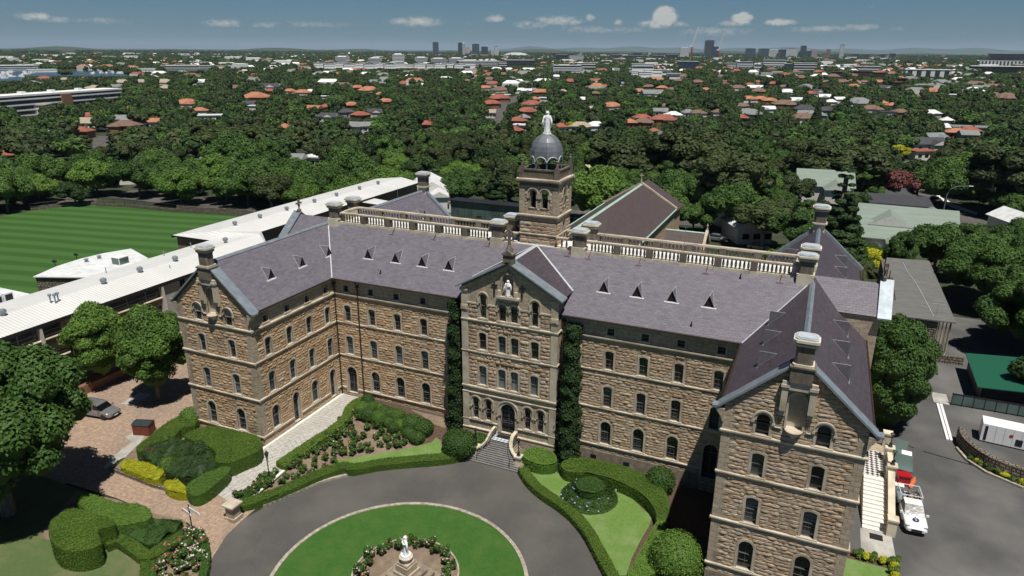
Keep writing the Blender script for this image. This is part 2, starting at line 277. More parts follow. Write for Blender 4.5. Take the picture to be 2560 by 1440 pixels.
# ------------------------------------------------------------ mesh helpers
class MB:
    """collects faces, then links them as ONE mesh object"""
    def __init__(s, T=None): s.v = []; s.f = []; s.m = []; s.T = T
    def P(s, p):
        p = Vector(p); s.v.append(tuple(s.T @ p if s.T else p)); return len(s.v)-1
    def face(s, pts, m=0):
        s.f.append([s.P(p) for p in pts]); s.m.append(m)
    def box(s, x0, x1, y0, y1, z0, z1, m=0):
        b = len(s.v)
        for z in (z0, z1):
            for x, y in ((x0, y0), (x1, y0), (x1, y1), (x0, y1)): s.P((x, y, z))
        for q in ((0, 3, 2, 1), (4, 5, 6, 7), (0, 1, 5, 4), (1, 2, 6, 5), (2, 3, 7, 6), (3, 0, 4, 7)):
            s.f.append([b+i for i in q]); s.m.append(m)
    def prism(s, pts, z0, z1, m=0, cap=True):
        """vertical prism of a 2-D outline"""
        n = len(pts); b = len(s.v)
        for z in (z0, z1):
            for p in pts: s.P((p[0], p[1], z))
        for i in range(n):
            j = (i+1) % n; s.f.append([b+i, b+j, b+n+j, b+n+i]); s.m.append(m)
        if cap: s.f.append([b+i for i in reversed(range(n))]); s.f.append([b+n+i for i in range(n)]); s.m += [m, m]
    def extr(s, pts, d, m=0):
        """prism of 3-D outline pts swept by vector d"""
        n = len(pts); b = len(s.v); d = Vector(d)
        for p in pts: s.P(p)
        for p in pts: s.P(Vector(p)+d)
        for i in range(n):
            j = (i+1) % n; s.f.append([b+i, b+j, b+n+j, b+n+i]); s.m.append(m)
        s.f.append([b+i for i in reversed(range(n))]); s.f.append([b+n+i for i in range(n)]); s.m += [m, m]
    def lathe(s, prof, c=(0, 0, 0), n=12, m=0, sx=1, sy=1, ph=0.0):
        b = len(s.v)
        for r, z in prof:
            for i in range(n):
                a = 2*math.pi*i/n+ph; s.P((c[0]+r*sx*math.cos(a), c[1]+r*sy*math.sin(a), c[2]+z))
        for k in range(len(prof)-1):
            for i in range(n):
                j = (i+1) % n; s.f.append([b+k*n+i, b+k*n+j, b+(k+1)*n+j, b+(k+1)*n+i]); s.m.append(m)
        s.f.append([b+i for i in reversed(range(n))]); s.f.append([b+(len(prof)-1)*n+i for i in range(n)]); s.m += [m, m]
    def tube(s, pts, rs, n=8, m=0):
        pts = [Vector(p) for p in pts]
        if isinstance(rs, (int, float)): rs = [rs]*len(pts)
        b = len(s.v); ref = Vector((0, 0, 1))
        for k, p in enumerate(pts):
            t = (pts[min(k+1, len(pts)-1)]-pts[max(k-1, 0)]).normalized()
            a = t.cross(ref if abs(t.z) < .95 else Vector((1, 0, 0))).normalized(); c = t.cross(a)
            for i in range(n):
                w = 2*math.pi*i/n; s.P(p+(a*math.cos(w)+c*math.sin(w))*rs[k])
        for k in range(len(pts)-1):
            for i in range(n):
                j = (i+1) % n; s.f.append([b+k*n+i, b+k*n+j, b+(k+1)*n+j, b+(k+1)*n+i]); s.m.append(m)
        s.f.append([b+i for i in reversed(range(n))]); s.f.append([b+(len(pts)-1)*n+i for i in range(n)]); s.m += [m, m]
    def ring(s, inner, outer, d0, d1, m=0):
        """flat frame between two outlines (u,z) from depth d0 to d1, local coords (u, d, z)"""
        n = len(inner)
        for i in range(n):
            j = (i+1) % n
            s.face([(outer[i][0], d1, outer[i][1]), (outer[j][0], d1, outer[j][1]), (inner[j][0], d1, inner[j][1]), (inner[i][0], d1, inner[i][1])], m)
            s.face([(outer[i][0], d0, outer[i][1]), (outer[j][0], d0, outer[j][1]), (outer[j][0], d1, outer[j][1]), (outer[i][0], d1, outer[i][1])], m)
            s.face([(inner[i][0], d0, inner[i][1]), (inner[j][0], d0, inner[j][1]), (inner[j][0], d1, inner[j][1]), (inner[i][0], d1, inner[i][1])], m)
    def holes(s, outer, holes, d=0, m=0):
        """polygon with holes in (u,z) at depth d"""
        loops = [[Vector((u, z, 0)) for u, z in L] for L in [outer]+holes]
        flat = [p for L in loops for p in L]; b = len(s.v)
        for p in flat: s.P((p.x, d, p.y))
        for t in tessellate_polygon(loops): s.f.append([b+i for i in t]); s.m.append(m)
    def mesh(s, name, mats, smooth=False, recalc=True):
        me = bpy.data.meshes.new(name); me.from_pydata(s.v, [], s.f)
        for m in mats: me.materials.append(MATS[m])
        if len(mats) > 1: me.polygons.foreach_set('material_index', s.m)
        if recalc:
            bm = bmesh.new(); bm.from_mesh(me); bmesh.ops.recalc_face_normals(bm, faces=bm.faces); bm.to_mesh(me); bm.free()
        uv_auto(me)
        if smooth: me.shade_smooth()
        return me
    def build(s, name, mats, parent=None, smooth=False, recalc=True):
        if isinstance(mats, str): mats = [mats]
        return link(name, s.mesh(name, mats, smooth, recalc), parent)
def uv_auto(me):
    """metric UVs: u runs level along each face, v up it"""
    n = len(me.loops)
    if not n: return
    co = np.empty(len(me.vertices)*3); me.vertices.foreach_get('co', co); co = co.reshape(-1, 3)
    vi = np.empty(n, dtype=np.int32); me.loops.foreach_get('vertex_index', vi)
    no = np.empty(len(me.polygons)*3); me.polygons.foreach_get('normal', no); no = no.reshape(-1, 3)
    tot = np.empty(len(me.polygons), dtype=np.int32); me.polygons.foreach_get('loop_total', tot)
    nl = np.repeat(no, tot, axis=0)
    t = np.stack([-nl[:, 1], nl[:, 0], np.zeros(n)], 1); L = np.linalg.norm(t, axis=1); flat = L < .05
    t[flat] = (1, 0, 0); L[flat] = 1; t /= L[:, None]
    t *= np.where(np.abs(t[:, 0]) > np.abs(t[:, 1]), np.sign(t[:, 0]), np.sign(t[:, 1]))[:, None]
    bt = np.cross(nl, t); bt *= np.where(bt[:, 2] < -1e-6, -1, 1)[:, None]; bt[flat] = (0, 1, 0)
    p = co[vi]; uv = np.stack([(p*t).sum(1), (p*bt).sum(1)], 1)
    lay = me.uv_layers.new(name='UVMap'); lay.data.foreach_set('uv', uv.ravel().astype(np.float32))
def link(name, data, parent=None):
    o = bpy.data.objects.new(name, data); COL.objects.link(o)
    if parent: o.parent = parent
    return o
def tag(o, label=None, cat=None, group=None, kind=None):
    if label: o['label'] = label
    if cat: o['category'] = cat
    if group: o['group'] = group
    if kind: o['kind'] = kind
    return o
def thing(name, label, cat, loc=(0, 0, 0), rz=0.0, group=None):
    o = bpy.data.objects.new(name, None); COL.objects.link(o); o.location = loc; o.rotation_euler = (0, 0, rz)
    return tag(o, label, cat, group)
def kids(o): return [c for c in bpy.data.objects if c.parent == o]
def copy_tree(o, loc, rz=0.0, sc=1.0, label=None, group=None):
    r = o.copy(); COL.objects.link(r); r.location = loc; r.rotation_euler = (0, 0, rz); r.scale = sc if isinstance(sc, tuple) else (sc, sc, sc)
    if label: r['label'] = label
    if group: r['group'] = group
    for ch in KIDS[o.name]:
        c = ch.copy(); COL.objects.link(c); c.parent = r
        for g in KIDS.get(ch.name, []):
            d = g.copy(); COL.objects.link(d); d.parent = c
    return r
KIDS = {}
def reg(o):
    KIDS[o.name] = kids(o)
    for c in KIDS[o.name]: KIDS[c.name] = kids(c)
    return o
def cr(pts, n=6, closed=False):
    """smooth curve through 2-D points"""
    P = [Vector((p[0], p[1])) for p in pts]; out = []; N_ = len(P)
    for i in range(N_ if closed else N_-1):
        g = (lambda k: P[k % N_]) if closed else (lambda k: P[min(max(k, 0), N_-1)])
        a, b_, c, d = g(i-1), g(i), g(i+1), g(i+2)
        for k in range(n):
            t = k/n; out.append(tuple(.5*((2*b_)+(c-a)*t+(2*a-5*b_+4*c-d)*t*t+(3*b_-a-3*c+d)*t**3)))
    if not closed: out.append(tuple(P[-1]))
    return out

# ------------------------------------------------------------ terrain
def sst(t): t = min(max(t, 0), 1); return t*t*(3-2*t)
def hg(x, y):
    d = math.hypot(x+15.2, y+21.7); v = min(max((d-15.7)/7.5, 0), 1)*1.35
    return v*sst((-17.3-x)/2.2)*sst((x+76)/8)*sst((14-y)/6)
def gp(px, py, off=0.0):
    """point of the terrain (plus off metres) seen at pixel px,py of the 2560-wide photograph"""
    v = _f + _r*((px-1280)/CF) - _u*((py-720)/CF); z = 0.0
    for _ in range(12):
        t = (z+off-CP.z)/v.z; p = CP+v*t; z = hg(p.x, p.y)
    return Vector((p.x, p.y, z+off))
def gpz(px, py, z):
    v = _f + _r*((px-1280)/CF) - _u*((py-720)/CF); return CP+v*((z-CP.z)/v.z)
def proj(p):
    v = Vector(p)-CP; w = v.dot(_f)
    return (1280+CF*v.dot(_r)/w, 720-CF*v.dot(_u)/w, w)
def za(x, y): return x/2.977, 960+y/2.977       # enlarged crops of the photograph -> its pixels
def zb(x, y): return 850+x/2.977, 960+y/2.977
def zc(x, y): return 1700+x/2.977, 960+y/2.977
def sheet(name, pts, off, mat, kind='structure', label=None, cat=None, res=1.2):
    bm = bmesh.new(); vs = [bm.verts.new((p[0], p[1], 0)) for p in pts]
    bm.faces.new(vs); bmesh.ops.triangulate(bm, faces=bm.faces)
    if res:
        for _ in range(6):
            es = [e for e in bm.edges if e.calc_length() > res]
            if not es: break
            bmesh.ops.subdivide_edges(bm, edges=es, cuts=1, use_grid_fill=False); bmesh.ops.triangulate(bm, faces=bm.faces)
    for v in bm.verts: v.co.z = hg(v.co.x, v.co.y)+off
    bmesh.ops.recalc_face_normals(bm, faces=bm.faces)
    me = bpy.data.meshes.new(name); bm.to_mesh(me); bm.free()
    if me.polygons and me.polygons[0].normal.z < 0: me.flip_normals()
    me.materials.append(MATS[mat]); uv_auto(me); o = link(name, me)
    tag(o, label, cat, kind=kind); return o
def strip(name, line, w, z0, z1, mat, closed=False, off=0, label=None, cat=None, kind='structure'):
    """kerb or low wall following a line on the ground"""
    P = [Vector((p[0], p[1])) for p in line]; mb = MB(); L = []; R_ = []; n = len(P)
    for i in range(n):
        a = P[(i-1) % n] if closed or i else P[i]; c = P[(i+1) % n] if closed or i < n-1 else P[i]
        t = (c-a).normalized(); q = Vector((-t.y, t.x))
        L.append(P[i]+q*(w/2+off)); R_.append(P[i]-q*(w/2-off))
    for i in range(n if closed else n-1):
        j = (i+1) % n; h = [hg(*P[i]), hg(*P[j])]
        a, b_, c, d = L[i], L[j], R_[j], R_[i]
        mb.face([(a.x, a.y, h[0]+z1), (b_.x, b_.y, h[1]+z1), (c.x, c.y, h[1]+z1), (d.x, d.y, h[0]+z1)])
        mb.face([(a.x, a.y, h[0]+z0), (b_.x, b_.y, h[1]+z0), (b_.x, b_.y, h[1]+z1), (a.x, a.y, h[0]+z1)])
        mb.face([(d.x, d.y, h[0]+z0), (c.x, c.y, h[1]+z0), (c.x, c.y, h[1]+z1), (d.x, d.y, h[0]+z1)])
    o = mb.build(name, mat); tag(o, label, cat, kind=kind); return o
# ============================================================ THE SANDSTONE BUILDING
XC = -15.2; WC = 25.87; HW = 4.525                     # centre, wing centre offset, wing half width
YG, YB, YR = -12.4, 14.5, 26.9                         # front gables, back wall, rear gables
ZE, ZR = 15.35, 19.75                                  # eave, ridge
S0, S1, S2, S3 = 2.4, 6.4, 10.3, 13.62                 # string courses
bd = thing('sandstone_building', 'long sandstone building with purple slate roofs, gabled wings and a domed tower', 'building')
def plane(o, u, n):
    u, n = Vector(u), Vector(n)
    return Matrix(((u.x, n.x, 0, o[0]), (u.y, n.y, 0, o[1]), (0, 0, 1, o[2] if len(o) > 2 else 0), (0, 0, 0, 1)))
def outline(u, z0, z1, w, kind, n=10, e=0.0):
    h = w/2+e; z0 = z0-e if kind == 'sq' else z0
    if kind == 'sq': return [(u-h, z0), (u+h, z0), (u+h, z1+e), (u-h, z1+e)]
    if kind == 'arch': zs = z1-w/2; r = h; return [(u-h, z0), (u+h, z0)]+[(u+r*math.cos(a), zs+r*math.sin(a)) for a in [math.pi*k/n for k in range(n+1)]]
    rise = w*.16; R0 = (w*w/4+rise*rise)/(2*rise); R1 = R0+e; zc_ = z1-R0; a0 = math.asin(min(.999, h/R1))
    return [(u-h, z0), (u+h, z0)]+[(u+R1*math.sin(a0-2*a0*k/n), zc_+R1*math.cos(a0-2*a0*k/n)) for k in range(n+1)]
def opening(pl, u, z0, z1, w, kind, e=.17, glass='window_glass', blind=0.0, door=False, muntin=(2, 4), sill=True, hood=False, parent=None, trim='trim_stone', transom=None):
    inn, out = outline(u, z0, z1, w, kind), outline(u, z0, z1, w, kind, e=e)
    T = pl; mb = MB(T); mb.ring(inn, out, -.001, .035)
    for i in range(len(inn)):
        j = (i+1) % len(inn); mb.face([(inn[i][0], .035, inn[i][1]), (inn[j][0], .035, inn[j][1]), (inn[j][0], -.34, inn[j][1]), (inn[i][0], -.34, inn[i][1])])
    if sill and not door: mb.box(u-w/2-e-.06, u+w/2+e+.06, -.05, .11, z0-.15, z0+.02)
    if hood:
        o2 = outline(u, (z0+z1)/2+.25, z1, w, kind, e=e+.004); o3 = outline(u, (z0+z1)/2+.25, z1, w, kind, e=e+.11); mb.ring(o2, o3, 0, .12)
        for s in (-1, 1): mb.box(u+s*(w/2+e+.055)-.10, u+s*(w/2+e+.055)+.10, 0, .13, (z0+z1)/2+.10, (z0+z1)/2+.26)
    root = mb.build('doorway' if door else 'window', trim, parent or bd)
    g = MB(T)
    if door:
        b = len(g.v); g.holes(inn, [], -.33); g.build('door', 'door_paint', root)
        f = MB(T); zt = z0+(z1-z0)*.72
        f.box(u-w/2, u+w/2, -.32, -.26, zt, zt+.1); f.box(u-.03, u+.03, -.32, -.27, z0, zt); f.box(u-.03, u+.03, -.32, -.28, zt, z1-.02)
        for s in (-1, 1):
            for (a, c) in ((.08, .32), (.38, .64)):
                for q in (0, 1): f.box(u+s*w*.27-w*.16, u+s*w*.27+w*.16, -.325, -.30, z0+(z1-z0)*(a if q == 0 else c), z0+(z1-z0)*(a if q == 0 else c)+.04)
        f.build('door_frame', 'sash_paint', root); return root
    if blind > 0:
        zb_ = z1-(z1-z0)*blind; hi = [(p[0], max(p[1], zb_)) for p in inn]
        b_ = MB(T); b_.holes(hi, [], -.27); b_.build('blind', 'blind_glass', root)
    g.holes(inn, [], -.28); g.build('pane', glass, root)
    f = MB(T); f.ring(outline(u, z0+.05, z1-.05, w-.1, kind), inn, -.28, -.20)
    zm = z0+(z1-z0)*.5; f.box(u-w/2, u+w/2, -.27, -.19, zm-.03, zm+.03)
    for k in range(1, muntin[0]): x = u-w/2+w*k/muntin[0]; f.box(x-.013, x+.013, -.27, -.235, z0+.05, z1-(.12 if kind != 'sq' else .05))
    for k in range(1, muntin[1]):
        z = z0+(z1-z0)*k/muntin[1]
        if abs(z-zm) > .1: f.box(u-w/2+.04, u+w/2-.04, -.27, -.238, z-.013, z+.013)
    f.build('sash', 'sash_paint', root); return root
def wall(pl, outer, ops, mat, parent=None, m2=None, zsplit=None):
    mb = MB(pl); mb.holes(outer, [outline(*o[:5]) for o in ops])
    return mb.build('wall', mat, parent or bd, recalc=False)
def band(pl, u0, u1, z, d=.13, h=.2, mat='trim_stone', parent=None, name='string_course'):
    mb = MB(pl); b = len(mb.v)
    mb.extr([(u0, 0, z-h), (u0, d*.6, z-h), (u0, d, z-h*.45), (u0, d, z), (u0, 0, z+.05)], (u1-u0, 0, 0)); return mb.build(name, mat, parent or bd)
def quoins(pl, u, sgn, z0, z1, parent=None, wide=.98, narrow=.62, mat='ashlar_stone', d=.028):
    mb = MB(pl); z = z0; k = 0
    while z < z1-.1:
        t = min(z+.335, z1); w = wide if k % 2 == 0 else narrow
        mb.box(min(u, u+sgn*w), max(u, u+sgn*w), 0, d, z+.008, t-.008); z = t; k += 1
    return mb.build('quoins', mat, parent or bd)
def rockface(pl, u0, u1, z0, z1, ops=(), ql=0, qr=0, slope=None, parent=None, rh=.29, deep=.66, seed=1):
    """rock-faced blocks laid in courses: each one a rough boss standing proud of the wall"""
    rng = random.Random(seed+int(u0*13+z0*7)); V, F_, T = [], [], []; z = z0; row = 0; n_ = max(1, round((z1-z0)/rh)); rh = (z1-z0)/n_
    for row in range(n_):
        za_, zb_ = z0+row*rh, z0+(row+1)*rh; a, b_ = u0, u1; w = .99 if row % 2 == 0 else .63
        if ql: a += w*ql
        if qr: b_ -= w*qr
        if slope: c_, zt_, k_ = slope; half = (zt_-zb_-.12)/k_; a, b_ = max(a, c_-half), min(b_, c_+half)
        free_ = [(a, b_)]
        for (u, y0, y1, wd, kd) in ops:
            e = .19
            if zb_ < y0-.14 or za_ > y1+e: continue
            h = wd/2+e
            if kd == 'arch' and za_ > y1-wd/2: q = 1-((za_-(y1-wd/2))/(wd/2+e))**2; h *= math.sqrt(max(0, q))
            elif za_ < y0: h += .08
            if h < .05: continue
            nf = []
            for (s, t) in free_:
                if u+h <= s or u-h >= t: nf.append((s, t)); continue
                if u-h > s: nf.append((s, u-h))
                if u+h < t: nf.append((u+h, t))
            free_ = nf
        for (s, t) in free_:
            x = s
            while t-x > .07:
                L = min(rng.uniform(.5, 1.45), t-x)
                if t-(x+L) < .25: L = t-x
                nx = max(2, int(L/.17)); tone = rng.random(); amp = rng.uniform(.45, 1.35)*deep; base = len(V); g = .006; sk = [rng.uniform(-.45, .45) for _ in range(nx+3)]
                zs = [za_+g, za_+rh*.16, za_+rh*.42, za_+rh*.72, za_+rh*.90, zb_-g]; pf = [0, .75, 1.0, .8, .35, 0]
                for j in range(6):
                    for i in range(nx+1):
                        xx = x+g+(L-2*g)*i/nx; edge = j in (0, 5); en = .35 if i in (0, nx) else 1
                        d = .003 if edge else (.012+.062*pf[j]*amp*(1+sk[i])+rng.uniform(-.014, .018))*en; V.append((xx, max(d, .004), zs[j]+(0 if edge else rng.uniform(-.02, .02))))
                for j in range(5):
                    for i in range(nx): q = base+j*(nx+1)+i; F_.append((q, q+1, q+nx+2, q+nx+1))
                T += [min(1, max(0, tone))]*(6*(nx+1)); x += L
    if not F_: return
    me = bpy.data.meshes.new('stone_facing'); me.from_pydata([tuple(pl @ Vector(v)) for v in V], [], F_); at_ = me.attributes.new('tone', 'FLOAT', 'POINT'); at_.data.foreach_set('value', T); me.materials.append(MATS['rock_block']); return link('stone_facing', me, parent or bd)
R2 = random.Random(5)
def rows(us, spec): return [(u, *spec) for u in us]
GR, L1, L2, AT = (2.5, 4.95, 1.02, 'arch'), (6.5, 8.66, .84, 'seg'), (10.4, 12.28, .80, 'seg'), (13.86, 14.56, .66, 'sq')
plF = plane((0, 0), (1, 0, 0), (0, -1, 0))              # main front wall
BX0, BX1, BY = -20.2, -10.28, -1.2                      # central bay
XIL, XIR = XC-WC+HW, XC+WC-HW                           # inner walls of the wings
# ---- main front, left and right of the central bay
for (x0, x1, us, doorx) in ((XIL, BX0, (-31.8, -28.6, -25.4, -22.25), -34.95), (BX1, XIR, (-8.8, -5.55, -2.35, .85), 4.3)):
    us2 = sorted(us+(doorx,))
    warm = x0 < -20
    rock = 'warm_rock_stone' if warm else 'rock_stone'
    low = rows(us, GR)+[(doorx, 1.75 if warm else 1.3, 4.95, 1.25, 'arch')]
    ops = low+rows(us2, L1)+rows(us2, L2)
    wall(plF, [(x0, -.5), (x1, -.5), (x1, S3), (x0, S3)], ops, rock)
    wall(plF, [(x0, S3), (x1, S3), (x1, ZE+.1), (x0, ZE+.1)], rows(us2, AT), 'ashlar_stone')
    for o in low[:-1]: opening(plF, *o, muntin=(3, 5))
    opening(plF, *low[-1], door=True)
    for o in rows(us2, L1): opening(plF, *o, blind=R2.choice((0, .55, 1)) if warm else R2.choice((0, 0, .3)), muntin=(3, 6))
    for o in rows(us2, L2): opening(plF, *o, blind=R2.choice((0, 0, .25)), muntin=(2, 4))
    for o in rows(us2, AT):
        opening(plF, *o, e=.13, muntin=(3, 2))
    for z in (S1, S2): band(plF, x0, x1, z)
    for (z0, z1) in ((S0+.06, S1-.21), (S1+.06, S2-.21), (S2+.06, S3-.27)): rockface(plF, x0, x1, z0, z1, ops)
    band(plF, x0, x1, S3, d=.2, h=.26)
    dd = doorx
    for a, b_ in ((x0, dd-.8), (dd+.8, x1)):
        if b_-a > .1: band(plF, a, b_, S0, d=.16); mb = MB(plF); mb.box(a, b_, 0, .1, -.5, S0-.75); mb.build('plinth', 'plinth_stone', bd); rockface(plF, a, b_, S0-.72, S0-.2, deep=.5)
    band(plF, x0, x1, ZE-.12, d=.3, h=.16, name='cornice')
mb = MB(plF)
for (a, b_) in ((-6.9, -6.3), (-3.6, -3.0), (-.2, .4)): mb.box(a, b_, .05, .11, .75, 1.15)
mb.build('vent_opening', 'window_glass', bd)
# ---- wings
def wing_front(cx, warm, niche_blind):
    pl = plane((0, YG), (1, 0, 0), (0, -1, 0)); a, c = cx-HW, cx+HW; us = (cx-1.93, cx+1.9)
    slope = (ZR-ZE)/(HW+.25)
    gb = [(a, S3), (c, S3), (c, ZE+.15), (cx+.01, ZE+.15+slope*HW*.985), (a, ZE+.15)]
    ops = rows(us, GR)+rows(us, L1)+rows(us, L2)
    wall(pl, [(a, -.5), (c, -.5), (c, S3), (a, S3)], ops, 'rock_stone')
    g = (13.72, 15.35, .88, 'arch')
    wall(pl, gb, rows(us, g)+[(cx+.02, 14.62, 17.25, 1.0, 'arch')], 'rock_stone')
    for o in rows(us, GR): opening(pl, *o, muntin=(2, 4), e=.19)
    for o in rows(us, L1): opening(pl, *o, blind=.45 if not niche_blind else .9, muntin=(4, 6), glass='sky_glass', e=.19)
    for o in rows(us, L2): opening(pl, *o, muntin=(1, 2), blind=.35 if niche_blind else 0, e=.19)
    for o in rows(us, g):
        r = opening(pl, *o, muntin=(1, 3), hood=True)
        if niche_blind: b_ = MB(pl); b_.holes([(p[0], max(p[1], 14.55)) for p in outline(*o)], [], -.1); b_.build('blind_panel', 'trim_stone', r)
    for z in (S0, S1, S2, S3): band(pl, a-.15, c+.15, z, d=.15, h=.22)
    mb = MB(pl); mb.box(a-.08, c+.08, 0, .09, -.5, S0-.7); mb.build('plinth', 'plinth_stone', bd)
    for (z0, z1) in ((S0+.06, S1-.22), (S1+.06, S2-.22), (S2+.06, S3-.24), (S3+.06, ZE-.2)):
        quoins(pl, a-.03, 1, z0, z1); quoins(pl, c+.03, -1, z0, z1)
    for (z0, z1) in ((S0+.06, S1-.22), (S1+.06, S2-.22), (S2+.06, S3-.24)): rockface(pl, a, c, z0, z1, ops, 1, 1, seed=3)
    rockface(pl, a, c, S3+.06, S3+.06+.335*5, rows(us, g)+[(cx+.02, 14.3, 18.4, 2.2, 'sq')], 1, 1, slope=(cx, ZE+.15+slope*HW, slope), seed=4)
    rockface(pl, a, c, S3+.06+.335*5, S3+.06+.335*16, rows(us, g)+[(cx+.02, 14.3, 18.4, 2.2, 'sq')], 0, 0, slope=(cx, ZE+.15+slope*HW, slope), seed=5)
    rockface(pl, a, c, S0-.7, S0-.24, (), 0, 0, deep=.5, seed=6)
    # niche with shell corbel below it and flanking pilasters carrying the chimney
    n = MB(pl); inn = outline(cx+.02, 14.62, 17.25, 1.0, 'arch'); n.ring(inn, outline(cx+.02, 14.62, 17.25, 1.0, 'arch', e=.14), -.001, .06); n.holes(inn, [], -.36)
    for i in range(len(inn)):
        j = (i+1) % len(inn); n.face([(inn[i][0], .06, inn[i][1]), (inn[j][0], .06, inn[j][1]), (inn[j][0], -.36, inn[j][1]), (inn[i][0], -.36, inn[i][1])])
    n.build('niche', 'trim_stone', bd)
    n = MB(pl); n.lathe([(.1, -.62), (.3, -.35), (.52, -.1), (.6, 0), (.56, .05)], c=(cx+.02, .0, 14.58), n=16); n.build('corbel', 'trim_stone', bd)
    n = MB(pl)
    for s in (-1, 1):
        x = cx+.02+s*.87; n.box(x-.2, x+.2, 0, .34, 16.0, 17.75); n.box(x-.27, x+.27, 0, .42, 17.75, 17.95); n.box(x-.2, x+.2, 0, .22, 15.6, 16.0); n.box(x-.22, x+.22, 0, .36, 17.95, 18.2)
    n.box(cx-.68, cx+.72, 0, .36, 17.6, 18.25); n.build('pilaster', 'trim_stone', bd)
    hd = MB(pl); hd.tube([(us[0]+.75, .05, 14.55), (cx-.75, .05, 14.55)], .05, 6); hd.tube([(cx+.8, .05, 14.55), (us[1]-.75, .05, 14.55)], .05, 6); hd.build('string_course', 'trim_stone', bd)
    # chimney riding on the gable
    h = MB(); y0, y1 = YG-.48, YG+.62
    h.box(cx-.68, cx+.72, y0, y1, 18.2, 19.25); h.extr([(cx-.78, y0-.08, 19.25), (cx+.82, y0-.08, 19.25), (cx+.82, y1+.08, 19.25), (cx-.78, y1+.08, 19.25)], (0, 0, .12))
    chim_shaft(h, cx+.02, (y0+y1)/2, 19.37, 21.35, .56, .48); h.build('chimney', ['weathered_stone', 'cream_stone', 'pale_lead'], bd)
    # lead-capped coping along both rakes, ending in kneelers
    for s in (-1, 1):
        cp = MB(); zt = ZE+.15+slope*HW
        p0 = Vector((cx+s*(HW+.42), YG, ZE-.05)); p1 = Vector((cx+s*.72, YG, ZE+.12+slope*(HW-.72)+.1))
        dv = (p1-p0).normalized(); up = Vector((-dv.z*s*-1, 0, abs(dv.x)));  up = Vector((-s*-dv.z, 0, abs(dv.x))) if False else Vector((s*abs(dv.z), 0, abs(dv.x)))
        for yy0, yy1, t0, t1, mi in ((YG-.30, YG+.42, .0, .14, 0),):
            q = [p0+up*t0, p1+up*t0, p1+up*t1, p0+up*t1]; cp.extr([(v.x, yy0, v.z) for v in q], (0, yy1-yy0+.35, 0), mi)
        cp.box(min(p0.x, p0.x+s*.38), max(p0.x, p0.x+s*.38), YG-.30, YG+.42, ZE-.06, ZE+.10)
        cp.build('coping', 'lead', bd)
        kn = MB(pl); e = cx+s*HW
        kn.extr([(e-s*.05, -.35, ZE-1.1), (e+s*.08, -.35, ZE-1.0), (e+s*.16, -.35, ZE-.7), (e+s*.42, -.35, ZE-.35), (e+s*.6, -.35, ZE-.08), (e-s*.05, -.35, ZE-.08)], (0, .6, 0)); kn.build('kneeler', 'ashlar_stone', bd)
def chim_shaft(h, x, y, z0, z1, hx, hy):
    def oct_(k, a): a2 = a*.72; X, Y = hx*k, hy*k; return [(x-X*a2, y-Y), (x+X*a2, y-Y), (x+X, y-Y*a2), (x+X, y+Y*a2), (x+X*a2, y+Y), (x-X*a2, y+Y), (x-X, y+Y*a2), (x-X, y-Y*a2)]
    H = z1-z0
    h.prism(oct_(1.18, 1.12), z0, z0+.16, 1); h.prism(oct_(1.0, 1), z0+.16, z0+H*.66, 0); h.prism(oct_(1.1, 1), z0+H*.66, z0+H*.72, 0)
    h.prism(oct_(1.26, 1.05), z0+H*.72, z0+H*.79, 1); h.prism(oct_(1.16, 1), z0+H*.79, z0+H*.85, 0); h.prism(oct_(1.42, 1.05), z0+H*.85, z0+H*.94, 1)
    h.prism(oct_(1.22, 1.05), z0+H*.94, z0+H, 2); h.prism(oct_(1.05, 1), z0+H, z0+H+.07, 2)
def wing_side(x, n, us_y, top, door_y, warm):
    """wall of a wing; us_y None leaves it blank"""
    u = (0, 1, 0) if n > 0 else (0, -1, 0); pl = plane((x, 0), u, (n, 0, 0)); f = 1 if n > 0 else -1
    lo, hi = sorted((f*YG, f*top)); rock = 'warm_rock_stone' if warm else 'rock_stone'
    us = us_y or ()
    low = [(y, *GR) for y in us if y not in door_y]+[(y, 1.62, 4.95, .95, 'arch') for y in door_y]
    ops = low+rows(us, L1)+rows(us, L2)
    wall(pl, [(lo, -.5), (hi, -.5), (hi, S3), (lo, S3)], ops, rock)
    wall(pl, [(lo, S3), (hi, S3), (hi, ZE+.1), (lo, ZE+.1)], rows(us, AT), 'ashlar_stone')
    for o in low: opening(pl, *o, door=o[0] in door_y, muntin=(3, 5))
    for o in rows(us, L1): opening(pl, *o, blind=.3, muntin=(3, 5), glass='sky_glass')
    for o in rows(us, L2): opening(pl, *o, blind=.2, muntin=(2, 4))
    for o in rows(us, AT): opening(pl, *o, e=.13, muntin=(3, 2))
    g = .15 if n > 0 else 0
    for z in (S1, S2): band(pl, lo+(0 if f > 0 else 0), hi, z, d=.15, h=.22)
    band(pl, lo, hi, S3, d=.2, h=.26)
    cuts = [lo]+[v for y in sorted(door_y) for v in (y-.65, y+.65)]+[hi]
    for k in range(0, len(cuts), 2):
        if cuts[k+1]-cuts[k] > .1: band(pl, cuts[k], cuts[k+1], S0, d=.15, h=.22); mb = MB(pl); mb.box(cuts[k], cuts[k+1], 0, .08, -.5, S0-.7); mb.build('plinth', 'plinth_stone' if not warm else 'ashlar_stone', bd); rockface(pl, cuts[k], cuts[k+1], S0-.68, S0-.24, deep=.5)
    band(pl, lo, hi, ZE-.12, d=.3, h=.16, name='cornice')
    if us and warm:
        for (z0, z1) in ((S0+.06, S1-.22), (S1+.06, S2-.22), (S2+.06, S3-.27)): rockface(pl, lo, hi, z0, z1, ops, .82, 0, seed=8)
    if us:
        e = lo if f > 0 else hi
        for (z0, z1) in ((S0+.06, S1-.22), (S1+.06, S2-.22), (S2+.06, S3-.26)): quoins(pl, e, f, z0, z1, wide=.8, narrow=.55)
